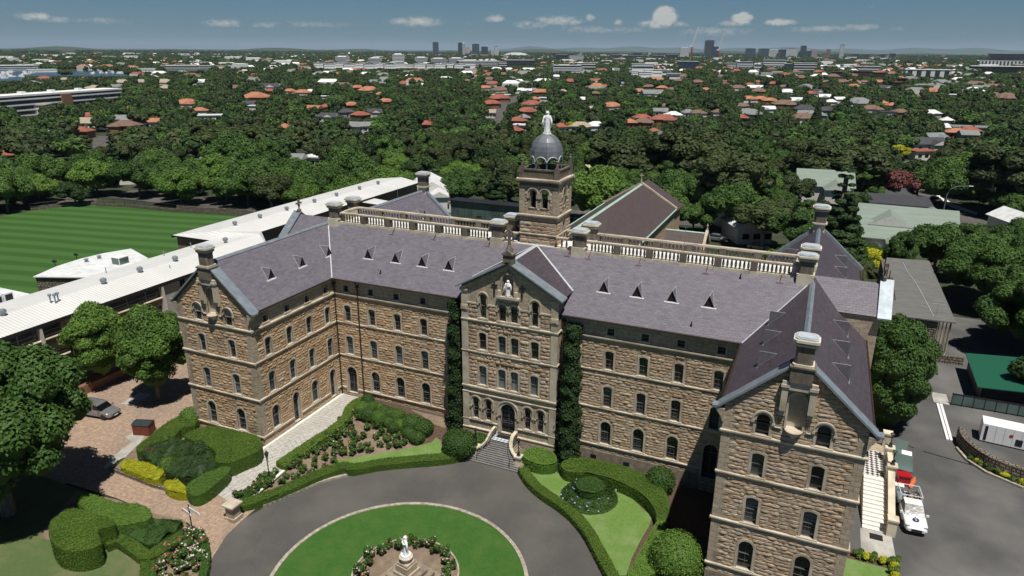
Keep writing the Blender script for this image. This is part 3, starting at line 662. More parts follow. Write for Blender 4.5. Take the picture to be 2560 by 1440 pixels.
wing_front(XC-WC, True, True); wing_front(XC+WC, False, False)
wing_side(XIL, 1, (-10.43, -7.42, -4.42, -1.4), 0, (-7.42, -1.4), True)
wing_side(XIR, -1, None, 0, (), False)
wing_side(XC-WC-HW, -1, None, YR, (), False); wing_side(XC+WC+HW, 1, (-9.5, -5.5, -1.5, 12, 16, 20, 24), YR, (), False)
# back walls
plBk = plane((0, YB), (-1, 0, 0), (0, 1, 0)); wall(plBk, [(-XIR, -.5), (-XIL, -.5), (-XIL, ZE+.1), (-XIR, ZE+.1)], [], 'rock_stone')
for cx in (XC-WC, XC+WC):
    plr = plane((0, YR), (-1, 0, 0), (0, 1, 0)); wall(plr, [(-cx-HW, -.5), (-cx+HW, -.5), (-cx+HW, ZE+.15), (-cx, ZR+.05), (-cx-HW, ZE+.15)], [], 'rock_stone')
    s_ = 1 if cx < XC else -1; xi = cx+s_*HW
    wall(plane((xi, 0), (0, s_, 0), (s_, 0, 0)), [(s_*YB, -.5), (s_*YR, -.5), (s_*YR, ZE+.1), (s_*YB, ZE+.1)] if s_ > 0 else [(-YR, -.5), (-YB, -.5), (-YB, ZE+.1), (-YR, ZE+.1)], [], 'rock_stone')
    for s in (-1, 1):
        cp = MB(); sl_ = (ZR-ZE)/(HW+.25); p0 = Vector((cx+s*(HW+.55), 0, ZE+.1)); p1 = Vector((cx+s*.55, 0, ZE+.35+sl_*(HW-.55)+.1)); up = Vector((s*.67, 0, .74))
        cp.extr([(v.x, YR-.35, v.z) for v in (p0-up*.25, p1-up*.25, p1+up*.15, p0+up*.15)], (0, .6, 0)); cp.build('coping', 'lead', bd)
    h = MB(); h.box(cx-.6, cx+.6, YR-.5, YR+.5, 19.2, 20.2, 1); chim_shaft(h, cx, YR, 20.2, 22.25, .66, .6); h.build('chimney', ['weathered_stone', 'cream_stone', 'pale_lead'], bd)
# ---- roofs
DY0, DY1 = 5.55, 8.95
sl_m = (ZR-ZE)/(DY0+.5); X1 = XIR-.25; XL1 = XIL+.25; rL, rR = XC-WC, XC+WC
mb = MB()
mb.face([(XL1, -.5, ZE), (X1, -.5, ZE), (rR, DY0, ZR), (rL, DY0, ZR)])
mb.face([(X1, YB+.5, ZE), (XL1, YB+.5, ZE), (rL, DY1, ZR), (rR, DY1, ZR)])
mb.face([(rL, DY0, ZR-.01), (rR, DY0, ZR-.01), (rR, DY1, ZR-.01), (rL, DY1, ZR-.01)])
ro = mb.build('roof', 'slate', bd, recalc=False)
yv = 5.55
def wroof(cx, inner, mat):
    xi = cx+inner*(HW+.25); xo = cx-inner*(HW+.25); q = MB(); yb2 = 2*(DY0+DY1)/2-yv
    q.face([(xi, YG+.1, ZE), (xi, -.5, ZE), (cx, yv, ZR), (cx, YG+.1, ZR)])
    q.face([(xi, YR-.1, ZE), (xi, YB+.5, ZE), (cx, DY1, ZR), (cx, YR-.1, ZR)])
    q.face([(xo, YG+.1, ZE), (xo, YR-.1, ZE), (cx, YR-.1, ZR), (cx, YG+.1, ZR)])
    q.build('roof', mat, bd, recalc=False)
    rc = MB()
    for (a, b_) in ((YG+.6, DY0-.3), (DY1+.3, YR-.4)): rc.extr([(cx-.22, a, ZR-.13), (cx, a, ZR+.09), (cx+.22, a, ZR-.13)], (0, b_-a, 0))
    rc.build('ridge_cap', 'lead', bd)
    v = MB()
    for (ya, yb_) in ((-.5, DY0), (YB+.5, DY1)):
        a, b_ = Vector((xi, ya, ZE+.03)), Vector((cx, yb_, ZR+.03)); t = (b_-a).normalized(); s = Vector((t.y, -t.x, 0)).normalized()*.09
        v.face([a-s, a+s, b_+s, b_-s])
    v.build('valley_flashing', 'pale_lead', bd, recalc=False)
    gt = MB(); gt.tube([(xi-inner*-.06, YG+.3, ZE-.02), (xi-inner*-.06, -.5, ZE-.02)], .075, 6); gt.tube([(xo-inner*.06, YG+.3, ZE-.02), (xo-inner*.06, YR-.3, ZE-.02)], .075, 6); gt.build('gutter', 'pipe_brown', bd)
wroof(rL, 1, 'slate'); wroof(rR, -1, 'plum_slate')
gt = MB(); gt.tube([(XL1, -.56, ZE-.02), (BX0-.4, -.56, ZE-.02)], .08, 6); gt.tube([(BX1+.4, -.56, ZE-.02), (X1, -.56, ZE-.02)], .08, 6); gt.build('gutter', 'pipe_brown', bd)
for (x, y, zt, zb_) in ((XIL+.2, -.2, ZE-.2, 1.2), (-33.35, -.2, ZE-.1, 1.2), (BX1+.32, -.25, ZE-.3, 9.5), (XIR-.2, -.2, ZE-.2, .2)):
    p = MB(); p.tube([(x, -.5, ZE-.1), (x, y, ZE-.6), (x, y, zb_)], .07, 6); p.box(x-.13, x+.13, y-.14, y+.1, ZE-.8, ZE-.55); p.build('downpipe', 'pipe_brown', bd)
# short cross gables at either end of the main ridge
for s, cx in ((-1, rL), (1, rR)):
    yc = (DY0+DY1)/2; hwid = 2.65; ze = 17.72; xe = cx+s*(HW+1.0); q = MB()
    q.face([(cx, yc, ZR+.02), (xe, yc, ZR+.02), (xe, yc-hwid-.15, ze-.1), (cx, yc-hwid-.15, ze-.1)])
    q.face([(cx, yc, ZR+.02), (xe, yc, ZR+.02), (xe, yc+hwid+.15, ze-.1), (cx, yc+hwid+.15, ze-.1)]); q.build('roof', 'slate', bd, recalc=False)
    x0 = cx+s*HW; q = MB(); q.box(min(x0-s*2.6, xe), max(x0-s*2.6, xe), yc-hwid, yc+hwid, -.5, ze-.12)
    q.extr([(xe-s*.3, yc-hwid, ze-.12), (xe-s*.3, yc+hwid, ze-.12), (xe-s*.3, yc, ZR)], (s*.3, 0, 0)); q.build('wall', 'ashlar_stone', bd)
    q = MB()
    for t in (-1, 1):
        a, b_ = Vector((0, yc+t*(hwid+.45), ze-.25)), Vector((0, yc, ZR+.25)); 
        q.extr([(xe-s*.25, a.y, a.z), (xe-s*.25, b_.y, b_.z), (xe-s*.25, b_.y, b_.z+.16), (xe-s*.25, a.y, a.z+.16)], (s*1.05, 0, 0))
    q.build('coping', 'lead', bd)
    q = MB(); q.lathe([(.25, 0), (.25, .3), (.1, .4), (.09, .9), (.2, 1.0), (.08, 1.1)], c=(xe, yc, ZR+.3), n=8); q.box(xe-.1, xe+.1, yc-.45, yc+.45, ZR+1.25, ZR+1.45); q.box(xe-.1, xe+.1, yc-.1, yc+.1, ZR+1.0, ZR+1.8); q.build('finial', 'weathered_stone', bd)
# ---- triangular roof dormers and other roof fittings
def dormer(p, d, k, w=.98, h=1.08, fm='pale_lead', rm='slate'):
    """p base centre on the slope, d horizontal outward unit, k slope"""
    p = Vector(p); d = Vector(d); s = Vector((-d.y, d.x, 0)); L = h/k
    apex = p+Vector((0, 0, h)); back = p-d*L+Vector((0, 0, h)); a, c = p+s*w/2, p-s*w/2; q = MB()
    o = d*.06; q.face([a+o, apex+o, back, a+o]); 
    q = MB(); q.face([a+o, apex+o, back]); q.face([c+o, back, apex+o]); r = q.build('roof_dormer', rm, bd, recalc=False)
    f = MB(); ai, ci, pi = a.lerp(c, .04), c.lerp(a, .04), apex-Vector((0, 0, .06)); f.face([ai-d*.05, ci-d*.05, pi-d*.05]); f.build('louvre', 'louvre_brown', r, recalc=False)
    f = MB()
    w_f = .02 if fm == 'pale_lead' else .011; f.tube([apex+o+Vector((0, 0, .005)), back], w_f, 4)
    f.tube([a+o, back], w_f*.9, 4); f.tube([c+o, back], w_f*.9, 4)
    f.extr([a+s*.2+d*.0, c-s*.2+d*.0, c-s*.16+d*.13-Vector((0, 0, .13*k-.02)), a+s*.16+d*.13-Vector((0, 0, .13*k-.02))], (0, 0, .02)); f.build('flashing', fm, r)
    return r
for x in (-33.25, -29.8, -26.56, -23.42, -7.0, -3.84, -.66, 2.6): dormer((x, 2.05, ZE+sl_m*2.55), (0, -1, 0), sl_m)
kw = (ZR-ZE)/(HW+.25)
for y in (-7.4, -2.8, 1.6): dormer((rL+(ZR-17.05)/kw, y, 17.05), (1, 0, 0), kw)
for y in (-7.9, -3.4, 1.1):
    dormer((rR-(ZR-17.1)/kw, y-.4, 17.1), (-1, 0, 0), kw, 1.0, 1.05, 'lead', 'dormer_slate'); dormer((rR+(ZR-16.95)/kw, y, 16.95), (1, 0, 0), kw, 1.0, 1.05, 'lead', 'dormer_slate')
for y in (13, 17.5, 22):
    dormer((rR+(ZR-16.95)/kw, y, 16.95), (1, 0, 0), kw, 1.0, 1.05, 'lead', 'dormer_slate'); dormer((rL+(ZR-17.05)/kw, y, 17.05), (1, 0, 0), kw)
    dormer((rR-(ZR-17.1)/kw, y, 17.1), (-1, 0, 0), kw, 1.0, 1.05, 'lead', 'dormer_slate')
for x in (-32.1, -26.85, -20.42, -11.7, -9.6, -4.6, 1.63, 8.0):
    q = MB(); z = ZE+sl_m*5.45; q.tube([(x+.1, 5.5, z+.7), (x+.08, 5.2, z+.35), (x, 4.97, z)], .03, 5); q.tube([(x-.3, 4.95, z+.02), (x+.3, 4.95, z+.02)], .035, 5); q.build('roof_hook', 'rust_metal', bd)
for p in ((-30.9, .75, ZE+sl_m*1.25), (1.5, .3, ZE+sl_m*.8), (4.7, 5.0, ZE+sl_m*5.5)): 
    q = MB(); q.tube([p, (p[0], p[1], p[2]+.3), (p[0]+.06, p[1]-.1, p[2]+.42)], .06, 6); q.box(p[0]-.1, p[0]+.1, p[1]-.12, p[1]+.1, p[2]-.05, p[2]+.04); q.build('vent_pipe', 'dark_metal', bd)
for (x, z0, z1) in ((-31.5, 20.9, 24.6), (-25.2, 20.9, 24.4), (-8.2, 20.9, 24.4), (-.6, 20.9, 24.2)):
    q = MB(); q.tube([(x, 5.6, z0), (x+.03, 5.6, z1)], [.03, .012], 5); q.build('lightning_rod', 'lead', bd)
# ---- balustraded roof deck
q = MB(); q.box(-40.1, 9.7, DY0+.1, DY1-.1, ZR+.02, ZR+.16); q.build('roof_deck', 'deck_white', bd)
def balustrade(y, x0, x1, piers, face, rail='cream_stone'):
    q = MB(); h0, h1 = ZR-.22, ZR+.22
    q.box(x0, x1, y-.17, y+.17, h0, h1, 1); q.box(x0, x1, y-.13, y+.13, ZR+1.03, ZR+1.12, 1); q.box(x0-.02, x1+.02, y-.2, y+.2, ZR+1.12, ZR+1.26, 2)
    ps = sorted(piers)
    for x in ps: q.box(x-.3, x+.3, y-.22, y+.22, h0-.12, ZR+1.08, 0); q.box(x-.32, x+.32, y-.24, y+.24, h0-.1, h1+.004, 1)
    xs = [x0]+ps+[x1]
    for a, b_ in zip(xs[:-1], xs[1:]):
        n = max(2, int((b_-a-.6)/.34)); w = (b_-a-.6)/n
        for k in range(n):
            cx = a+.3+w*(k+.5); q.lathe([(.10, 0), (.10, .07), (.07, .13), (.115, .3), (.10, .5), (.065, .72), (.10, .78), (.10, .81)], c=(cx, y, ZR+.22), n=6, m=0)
    return q.build('balustrade', ['dark_ashlar_stone' if face else 'weathered_stone', 'cream_stone', 'trim_stone'], bd)  # front run: dark weathered stone, with the rail's shade put into its colour
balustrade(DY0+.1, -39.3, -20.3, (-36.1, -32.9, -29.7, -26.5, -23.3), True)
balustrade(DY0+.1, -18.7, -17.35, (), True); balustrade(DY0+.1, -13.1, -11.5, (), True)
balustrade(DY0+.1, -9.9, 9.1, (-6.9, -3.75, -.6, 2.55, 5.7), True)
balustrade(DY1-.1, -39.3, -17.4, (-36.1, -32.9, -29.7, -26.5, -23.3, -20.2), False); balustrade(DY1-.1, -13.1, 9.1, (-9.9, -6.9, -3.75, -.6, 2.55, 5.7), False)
q = MB()
for x in (-39.3, 9.3): q.box(x-.17, x+.17, DY0+.3, DY1-.3, ZR+.02, ZR+1.1); q.box(x-.21, x+.21, DY0+.3, DY1-.3, ZR+1.1, ZR+1.26)
q.build('parapet', 'trim_stone', bd)
for (x, y) in ((-40.05, DY0+.1), (-40.0, DY1+.1), (-19.5, DY0+.1), (-19.3, DY1-.1), (-10.7, DY0+.1), (-10.55, DY1-.1), (10.0, DY0+.1), (10.15, DY1-.1)):
    h = MB(); h.box(x-.68, x+.68, y-.6, y+.55, ZR-.5, ZR+.42, 1); chim_shaft(h, x, y, ZR+.42, ZR+2.3, .62, .5); h.build('chimney', ['weathered_stone', 'cream_stone', 'pale_lead'], bd)

# ---- central bay
plB = plane((0, BY), (1, 0, 0), (0, -1, 0)); cx = (BX0+BX1)/2; BA, BB, BC, BD, BE = 13.75, 10.4, 6.57, 5.85, 1.95
top = [(-17.93, 13.98, 16.45, .66, 'arch'), (-12.55, 13.98, 16.45, .66, 'arch')]; pair = [(-15.87, 13.98, 15.66, .72, 'arch'), (-14.65, 13.98, 15.66, .72, 'arch')]
l2 = [(x, 10.62, 12.45, .80, 'seg') for x in (-18.02, -15.93, -14.6, -12.51)]; l1 = [(x, 6.8, 8.9, .80, 'seg') for x in (-18.02, -15.93, -14.6, -12.51)]
gr = [(x, 2.9, 5.26, .62, 'arch') for x in (-18.84, -17.42, -13.14, -11.78)]; dr = (-15.28, 1.9, 5.22, 1.55, 'arch'); ni = (-15.3, 16.62, 18.8, 1.15, 'arch')
bs = (20.0-17.05)/(4.96+.4)
wall(plB, [(BX0, BC), (BX1, BC), (BX1, BA), (BX0, BA)], l1+l2, 'rock_stone')
wall(plB, [(BX0, -.5), (BX1, -.5), (BX1, BC), (BX0, BC)], gr+[dr], 'ashlar_stone')
wall(plB, [(BX0, BA), (BX1, BA), (BX1, 17.1), (cx, 19.9), (BX0, 17.1)], top+pair+[ni], 'ashlar_stone')
rockface(plB, BX0+.66, BX1-.66, BB+.06, BA-.23, l2, rh=.40, deep=1.1, seed=11); rockface(plB, BX0+.66, BX1-.66, BC+.06, BB-.21, l1, rh=.40, deep=1.1, seed=12)
for o in top: opening(plB, *o, muntin=(1, 2), hood=True)
for o in pair: opening(plB, *o, muntin=(1, 2), hood=True, blind=.25)
for o in l2: opening(plB, *o, muntin=(1, 2))
for o in l1: opening(plB, *o, muntin=(2, 2), blind=1.0)
for o in gr: opening(plB, *o, muntin=(1, 3), hood=True)
opening(plB, *dr, door=True, e=.3, hood=True)
# rock-faced panels and small trims of the upper stage
for (a, b_, z0, z1) in ((-19.5, -18.45, 14.0, 15.3), (-17.35, -16.5, 14.0, 15.3), (-13.95, -13.15, 14.0, 15.3), (-12.0, -11.0, 14.0, 15.3)): rockface(plB, a, b_, z0, z1, rh=.42, deep=1.1, seed=13)
q = MB(plB)
for (a, b_) in ((BX0+.5, -18.5), (-17.35, -16.45), (-14.05, -13.15), (-11.95, BX1-.5)): q.box(a, b_, 0, .1, 15.35, 15.5)
q.box(-16.4, -14.1, 0, .32, 16.38, 16.6); q.box(-16.1, -14.4, 0, .2, 16.2, 16.38)
for s in (-1, 1): q.box(-15.3+s*.85-.14, -15.3+s*.85+.14, 0, .25, 16.6, 17.15)
q.build('ledge', 'trim_stone', bd)
n = MB(plB); inn = outline(*ni); n.ring(inn, outline(*ni, e=.2), -.001, .07); n.holes(inn, [], -.4)
for i in range(len(inn)):
    j = (i+1) % len(inn); n.face([(inn[i][0], .07, inn[i][1]), (inn[j][0], .07, inn[j][1]), (inn[j][0], -.4, inn[j][1]), (inn[i][0], -.4, inn[i][1])])
n.box(-15.42, -15.18, 0, .16, 18.78, 19.1); n.build('niche', 'ashlar_stone', bd)
for x in (-16.72, -13.87):
    c = MB(plB); c.box(x-.065, x+.065, .0, .1, 16.58, 17.86); c.box(x-.32, x-.065, .0, .095, 17.48, 17.62); c.box(x+.065, x+.32, .0, .095, 17.48, 17.62); c.build('cross', 'dark_metal', bd)
for z, d, h in ((BA, .16, .22), (BB, .14, .2), (BC, .2, .28), (BD, .12, .16)): band(plB, BX0-.1, BX1+.1, z, d=d, h=h)
for a, b_ in ((BX0-.1, -16.4), (-14.16, BX1+.1)): band(plB, a, b_, 2.78, d=.12, h=.16); band(plB, a, b_, BE-.1, d=.2, h=.2); q = MB(plB); q.box(a, b_, 0, .14, -.5, BE-.3); q.build('plinth', 'ashlar_stone', bd)
for s, e in ((1, BX0), (-1, BX1)):
    q = MB(plB); a, b_ = sorted((e-s*.06, e+s*.62)); 
    for (z0, z1) in ((BE, BD-.16), (BC+.05, BB-.2), (BB+.05, BA-.22), (BA+.05, 16.6)): q.box(a, b_, 0, .09, z0, z1)
    q.box(a-.06, b_+.06, 0, .2, 16.62, 16.85); q.box(a-.03, b_+.03, 0, .17, 14.65, 15.15); q.box(a+.1, b_-.1, .17, .2, 14.75, 15.05); q.box(a+.04, b_-.04, 0, .07, BE, 16.6)
    q.build('corner_pilaster', 'trim_stone', bd)
for s, x in ((-1, BX0), (1, BX1)):
    ps = plane((x, 0), (0, s, 0), (s, 0, 0)); u0, u1 = sorted((s*BY, 0)); wall(ps, [(u0, -.5), (u1, -.5), (u1, 17.1), (u0, 17.1)], [], 'ashlar_stone')
    for z in (BA, BB, BC): band(ps, u0, u1, z, d=.12)
q = MB(); k = (ZR+.15-17.0)/(4.96+.4)
for s in (-1, 1):
    q.face([(cx, BY-.1, 20.0), (cx, 5.6, 20.0), (cx+s*5.36, 5.6, 17.0), (cx+s*5.36, BY-.1, 17.0)])
    q.face([(cx+s*5.0, BY, 17.18), (cx+s*5.0, 3, 17.18), (cx+s*5.0, 3, 15.0), (cx+s*5.0, BY, 15.0)])
q.build('roof', 'plum_slate', bd, recalc=False)
q = MB(); kb = 3.0/5.36
for s in (-1, 1):
    p0, p1 = Vector((cx+s*5.5, 0, 16.88)), Vector((cx, 0, 16.88+5.5*kb)); up = Vector((s*.49, 0, .87))
    q.extr([(v.x, BY-.42, v.z) for v in (p0, p1, p1+Vector((0, 0, .16)), p0+Vector((0, 0, .16)))], (0, 1.35, 0))
q.build('coping', 'lead', bd)
q = MB()
for s in (-1, 1):
    p0, p1 = Vector((cx+s*5.1, 0, 16.6)), Vector((cx, 0, 16.6+5.1*kb))
    q.extr([(v.x, BY-.26, v.z) for v in (p0, p1, p1+Vector((0, 0, .3)), p0+Vector((0, 0, .3)))], (0, .26, 0))
q.build('raking_cornice', 'ashlar_stone', bd)
q = MB()
for s in (-1, 1):
    a, b_ = Vector((cx+s*5.36, 1.75, 17.03)), Vector((cx, 5.5, 20.03)); t = (b_-a).normalized(); w_ = Vector((t.y, -t.x, 0)).normalized()*.1; q.face([a-w_, a+w_, b_+w_, b_-w_])
q.extr([(cx-.18, BY+.5, 19.9), (cx, BY+.5, 20.08), (cx+.18, BY+.5, 19.9)], (0, 6, 0)); q.build('valley_flashing', 'pale_lead', bd)
# wheel cross on its gabled pedestal over the bay
q = MB(); X, Y = -15.2, BY-.02
q.box(X-.46, X+.46, Y-.4, Y+.4, 19.9, 20.75); q.box(X-.56, X+.56, Y-.5, Y+.5, 20.75, 20.87); q.extr([(X-.56, Y-.5, 20.87), (X+.56, Y-.5, 20.87), (X, Y-.5, 21.25)], (0, 1, 0))
q.lathe([(.42, 0), (.34, .25), (.2, .55), (.13, .7)], c=(X, Y, 20.95), n=8); q.box(X-.12, X+.12, Y-.1, Y+.1, 21.5, 23.15); q.box(X-.62, X+.62, Y-.095, Y+.095, 22.4, 22.62)
ringp = [(X+.46*math.cos(a), Y, 22.51+.46*math.sin(a)) for a in [2*math.pi*k/16 for k in range(17)]]; q.tube(ringp, .075, 6)
q.build('wheel_cross', 'weathered_stone', bd)

# ---- tower
TX, TY, TW = -15.24, 7.9, 1.98
tw = link('tower', None, bd)
def faces4(): 
    return [plane((TX, TY-TW), (1, 0, 0), (0, -1, 0)), plane((TX+TW, TY), (0, 1, 0), (1, 0, 0)), plane((TX, TY+TW), (-1, 0, 0), (0, 1, 0)), plane((TX-TW, TY), (0, -1, 0), (-1, 0, 0))]
for k, pl in enumerate(faces4()):
    fl = [(-TW, 18.2), (TW, 18.2), (TW, 22.75), (-TW, 22.75)]
    dops = [] if k in (0, 2) else [(.15, 20.1, 22.2, .8, 'sq')]
    wall(pl, fl, dops, 'rock_stone', tw)
    if dops: opening(pl, *dops[0], door=True, parent=tw)
    ops = [(-.58, 23.62, 25.42, .68, 'arch'), (.68, 23.62, 25.42, .68, 'arch')] if k in (0, 2) else [(.08, 23.62, 25.55, .78, 'arch')]
    wall(pl, [(-TW, 22.75), (TW, 22.75), (TW, 26.4), (-TW, 26.4)], ops, 'rock_stone', tw)
    for o in ops:
        inn = outline(*o); m_ = MB(pl); m_.ring(inn, outline(*o, e=.14), -.001, .05); m_.ring(outline(o[0], 24.6, o[2], o[3], 'arch', e=.17), outline(o[0], 24.6, o[2], o[3], 'arch', e=.3), 0, .12)
        for i in range(len(inn)):
            j = (i+1) % len(inn); m_.face([(inn[i][0], .05, inn[i][1]), (inn[j][0], .05, inn[j][1]), (inn[j][0], -.4, inn[j][1]), (inn[i][0], -.4, inn[i][1])])
        m_.build('belfry_opening', 'trim_stone', tw)
    rockface(pl, -TW+.02, TW-.02, 18.6, 20.8, [(o[0], o[1], o[2], o[3], o[4]) for o in dops], rh=.37, parent=tw, seed=20+k); rockface(pl, -TW+.02, TW-.02, 21.06, 22.2, dops, rh=.38, parent=tw, seed=30+k); rockface(pl, -TW+.52, TW-.52, 23.2, 25.2, ops, rh=.33, parent=tw, seed=40+k)
    ext = .06 if k % 2 == 0 else 0
    for s in (-1, 1): m_ = MB(pl); a, b_ = sorted((s*(TW+ext), s*(TW-.5))); m_.box(a, b_, 0, .06, 23.15, 25.75); m_.box(a, b_, 0, .09, 25.75, 25.85); m_.build('corner_pilaster', 'ashlar_stone', tw)
    m_ = MB(pl); m_.box(-TW-ext, TW+ext, 0, .05, 22.75, 23.15); m_.build('base_course', 'ashlar_stone', tw)
    for z, d, h, mt in ((22.95, .2, .26, 'trim_stone'), (21.0, .1, .16, 'trim_stone'), (26.55, .32, .3, 'trim_stone')):
        e2 = d if k % 2 == 0 else 0; band(pl, -TW-e2, TW+e2, z, d=d, h=h, mat=mt, parent=tw)
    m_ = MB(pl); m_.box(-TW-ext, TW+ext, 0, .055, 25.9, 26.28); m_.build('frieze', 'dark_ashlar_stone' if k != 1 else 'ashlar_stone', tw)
m_ = MB(); m_.box(TX-TW+.02, TX+TW-.02, TY-TW+.02, TY+TW-.02, 26.42, 26.62); m_.build('tower_floor', 'lead', tw)
m_ = MB(); m_.box(TX-TW+.38, TX+TW-.38, TY-TW+.38, TY+TW-.38, 22.7, 23.55); m_.build('belfry_floor', 'dark_ashlar_stone', tw)
m_ = MB(); r_ = TW+.02
for (a, b_, c, d) in ((-r_, r_, -r_, -r_+.16), (-r_, r_, r_-.16, r_), (-r_, -r_+.16, -r_+.16, r_-.16), (r_-.16, r_, -r_+.16, r_-.16)):
    m_.box(TX+a, TX+b_, TY+c, TY+d, 26.55, 26.75); m_.box(TX+a-.03, TX+b_+.03, TY+c-.03, TY+d+.03, 27.38, 27.52)
    m_.box(TX+a+.04, TX+b_-.04, TY+c+.04, TY+d-.04, 26.75, 27.38, 1)
m_.build('parapet', ['weathered_stone', 'dark_ashlar_stone'], tw)
for sx in (-1, 1):
    for sy in (-1, 1):
        m_ = MB(); x, y = TX+sx*1.85, TY+sy*1.85; m_.box(x-.24, x+.24, y-.24, y+.24, 26.56, 27.6); m_.box(x-.17, x+.17, y-.17, y+.17, 27.6, 27.75)
        m_.lathe([(.15, 0), (.13, .5), (.17, .55), (.17, .62), (.06, .72), (.1, .82), (.03, .95)], c=(x, y, 27.75), n=8); m_.build('finial', 'weathered_stone', tw)
for k in range(8):
    a = 2*math.pi*(k+.5)/8; x, y = TX+1.5*math.cos(a), TY+1.5*math.sin(a); m_ = MB()
    m_.lathe([(.1, 0), (.1, .12), (.065, .16), (.06, 1.35), (.11, 1.45), (.11, 1.5)], c=(x, y, 26.62), n=8); m_.build('column', 'blue_green_paint', tw)
# ribbed lead dome with a scalloped arcade edge
m_ = MB(); R0 = 1.58; prof = [(1.0, 28.75), (.985, 29.15), (.92, 29.6), (.80, 30.02), (.62, 30.36), (.42, 30.58), (.24, 30.68)]
NS = 8; SUB = 6; n = NS*SUB; base = []
for i in range(n):
    t = (i % SUB)/SUB; base.append(28.12+.52*math.sin(math.pi*t)**.55 if t else 28.12)
def octr(i):
    a = 2*math.pi*(i+SUB/2)/n; t = (i % SUB)/SUB-.5; return a, 1-.055*(1-4*t*t)
vv = [[m_.P((TX+R0*octr(i)[1]*math.cos(octr(i)[0]), TY+R0*octr(i)[1]*math.sin(octr(i)[0]), base[i])) for i in range(n)]]
for (r, z) in prof: vv.append([m_.P((TX+R0*r*octr(i)[1]*math.cos(octr(i)[0]), TY+R0*r*octr(i)[1]*math.sin(octr(i)[0]), z)) for i in range(n)])
for k in range(len(vv)-1):
    for i in range(n): j = (i+1) % n; m_.f.append([vv[k][i], vv[k][j], vv[k+1][j], vv[k+1][i]]); m_.m.append(0)
m_.f.append(vv[-1]); m_.m.append(0); dm = m_.build('dome', 'dome_lead', tw)
for k in range(8):
    a = 2*math.pi*(k+.5)/8; m_ = MB(); m_.tube([(TX+R0*r*1.005*math.cos(a), TY+R0*r*1.005*math.sin(a), z) for r, z in [(1.0, 28.12)]+prof], .05, 6); m_.build('dome_rib', 'dome_lead', tw)
m_ = MB()
for s in range(NS):
    m_.tube([(TX+(R0*octr(s*SUB+i)[1]+.03)*math.cos(octr(s*SUB+i)[0]), TY+(R0*octr(s*SUB+i)[1]+.03)*math.sin(octr(s*SUB+i)[0]), base[(s*SUB+i) % n]) for i in range(SUB+1)], .05, 5)
m_.build('arcade_trim', 'pale_lead', tw)
m_ = MB(); m_.lathe([(.42, 0), (.46, .08), (.46, .2)], c=(TX, TY, 30.62), n=8); m_.build('statue_base', 'statue_white', tw)
# ============================================================ FOLIAGE
def cube_sphere(n=3):
    vs, fs, idx = [], [], {}
    def V(p):
        k = tuple(round(c, 5) for c in p)
        if k not in idx: idx[k] = len(vs); l = math.sqrt(sum(c*c for c in p)); vs.append([c/l for c in p])
        return idx[k]
    for ax in range(3):
        for s in (-1, 1):
            for i in range(n):
                for j in range(n):
                    q = []
                    for a, b in ((i, j), (i+1, j), (i+1, j+1), (i, j+1)):
                        p = [0, 0, 0]; p[ax] = s; p[(ax+1) % 3] = -1+2*a/n; p[(ax+2) % 3] = -1+2*b/n; q.append(V(p))
                    fs.append(q if s > 0 else q[::-1])
    return np.array(vs), np.array(fs)
CSV, CSF = cube_sphere(3)
def quadmesh(name, V, F, tone, mats, mi=None):
    me = bpy.data.meshes.new(name); nv, nf = len(V), len(F)
    me.vertices.add(nv); me.vertices.foreach_set('co', np.asarray(V, dtype=np.float32).ravel())
    me.loops.add(nf*4); me.loops.foreach_set('vertex_index', np.asarray(F, dtype=np.int32).ravel())
    me.polygons.add(nf); me.polygons.foreach_set('loop_start', np.arange(0, nf*4, 4, dtype=np.int32)); me.polygons.foreach_set('loop_total', np.full(nf, 4, dtype=np.int32))
    me.update(calc_edges=True)
    a = me.attributes.new('tone', 'FLOAT', 'POINT'); a.data.foreach_set('value', np.asarray(tone, dtype=np.float32))
    for m in mats: me.materials.append(MATS[m])
    if mi is not None: me.polygons.foreach_set('material_index', np.asarray(mi, dtype=np.int32))
    return me
def leaves(P, Nn, size, tone, rng, jit=.9, asp=.62):
    n = len(P); d = Nn+rng.normal(0, jit*.5, (n, 3)); d /= np.linalg.norm(d, axis=1)[:, None]+1e-9
    a = np.cross(d, rng.normal(0, 1, (n, 3))); a /= np.linalg.norm(a, axis=1)[:, None]+1e-9; b = np.cross(d, a)
    s = size*rng.uniform(.65, 1.35, n)[:, None]
    V = np.stack([P-a*s, P-b*s*asp, P+a*s, P+b*s*asp], 1).reshape(-1, 3)
    return V, np.arange(4*n).reshape(-1, 4), np.repeat(tone, 4)
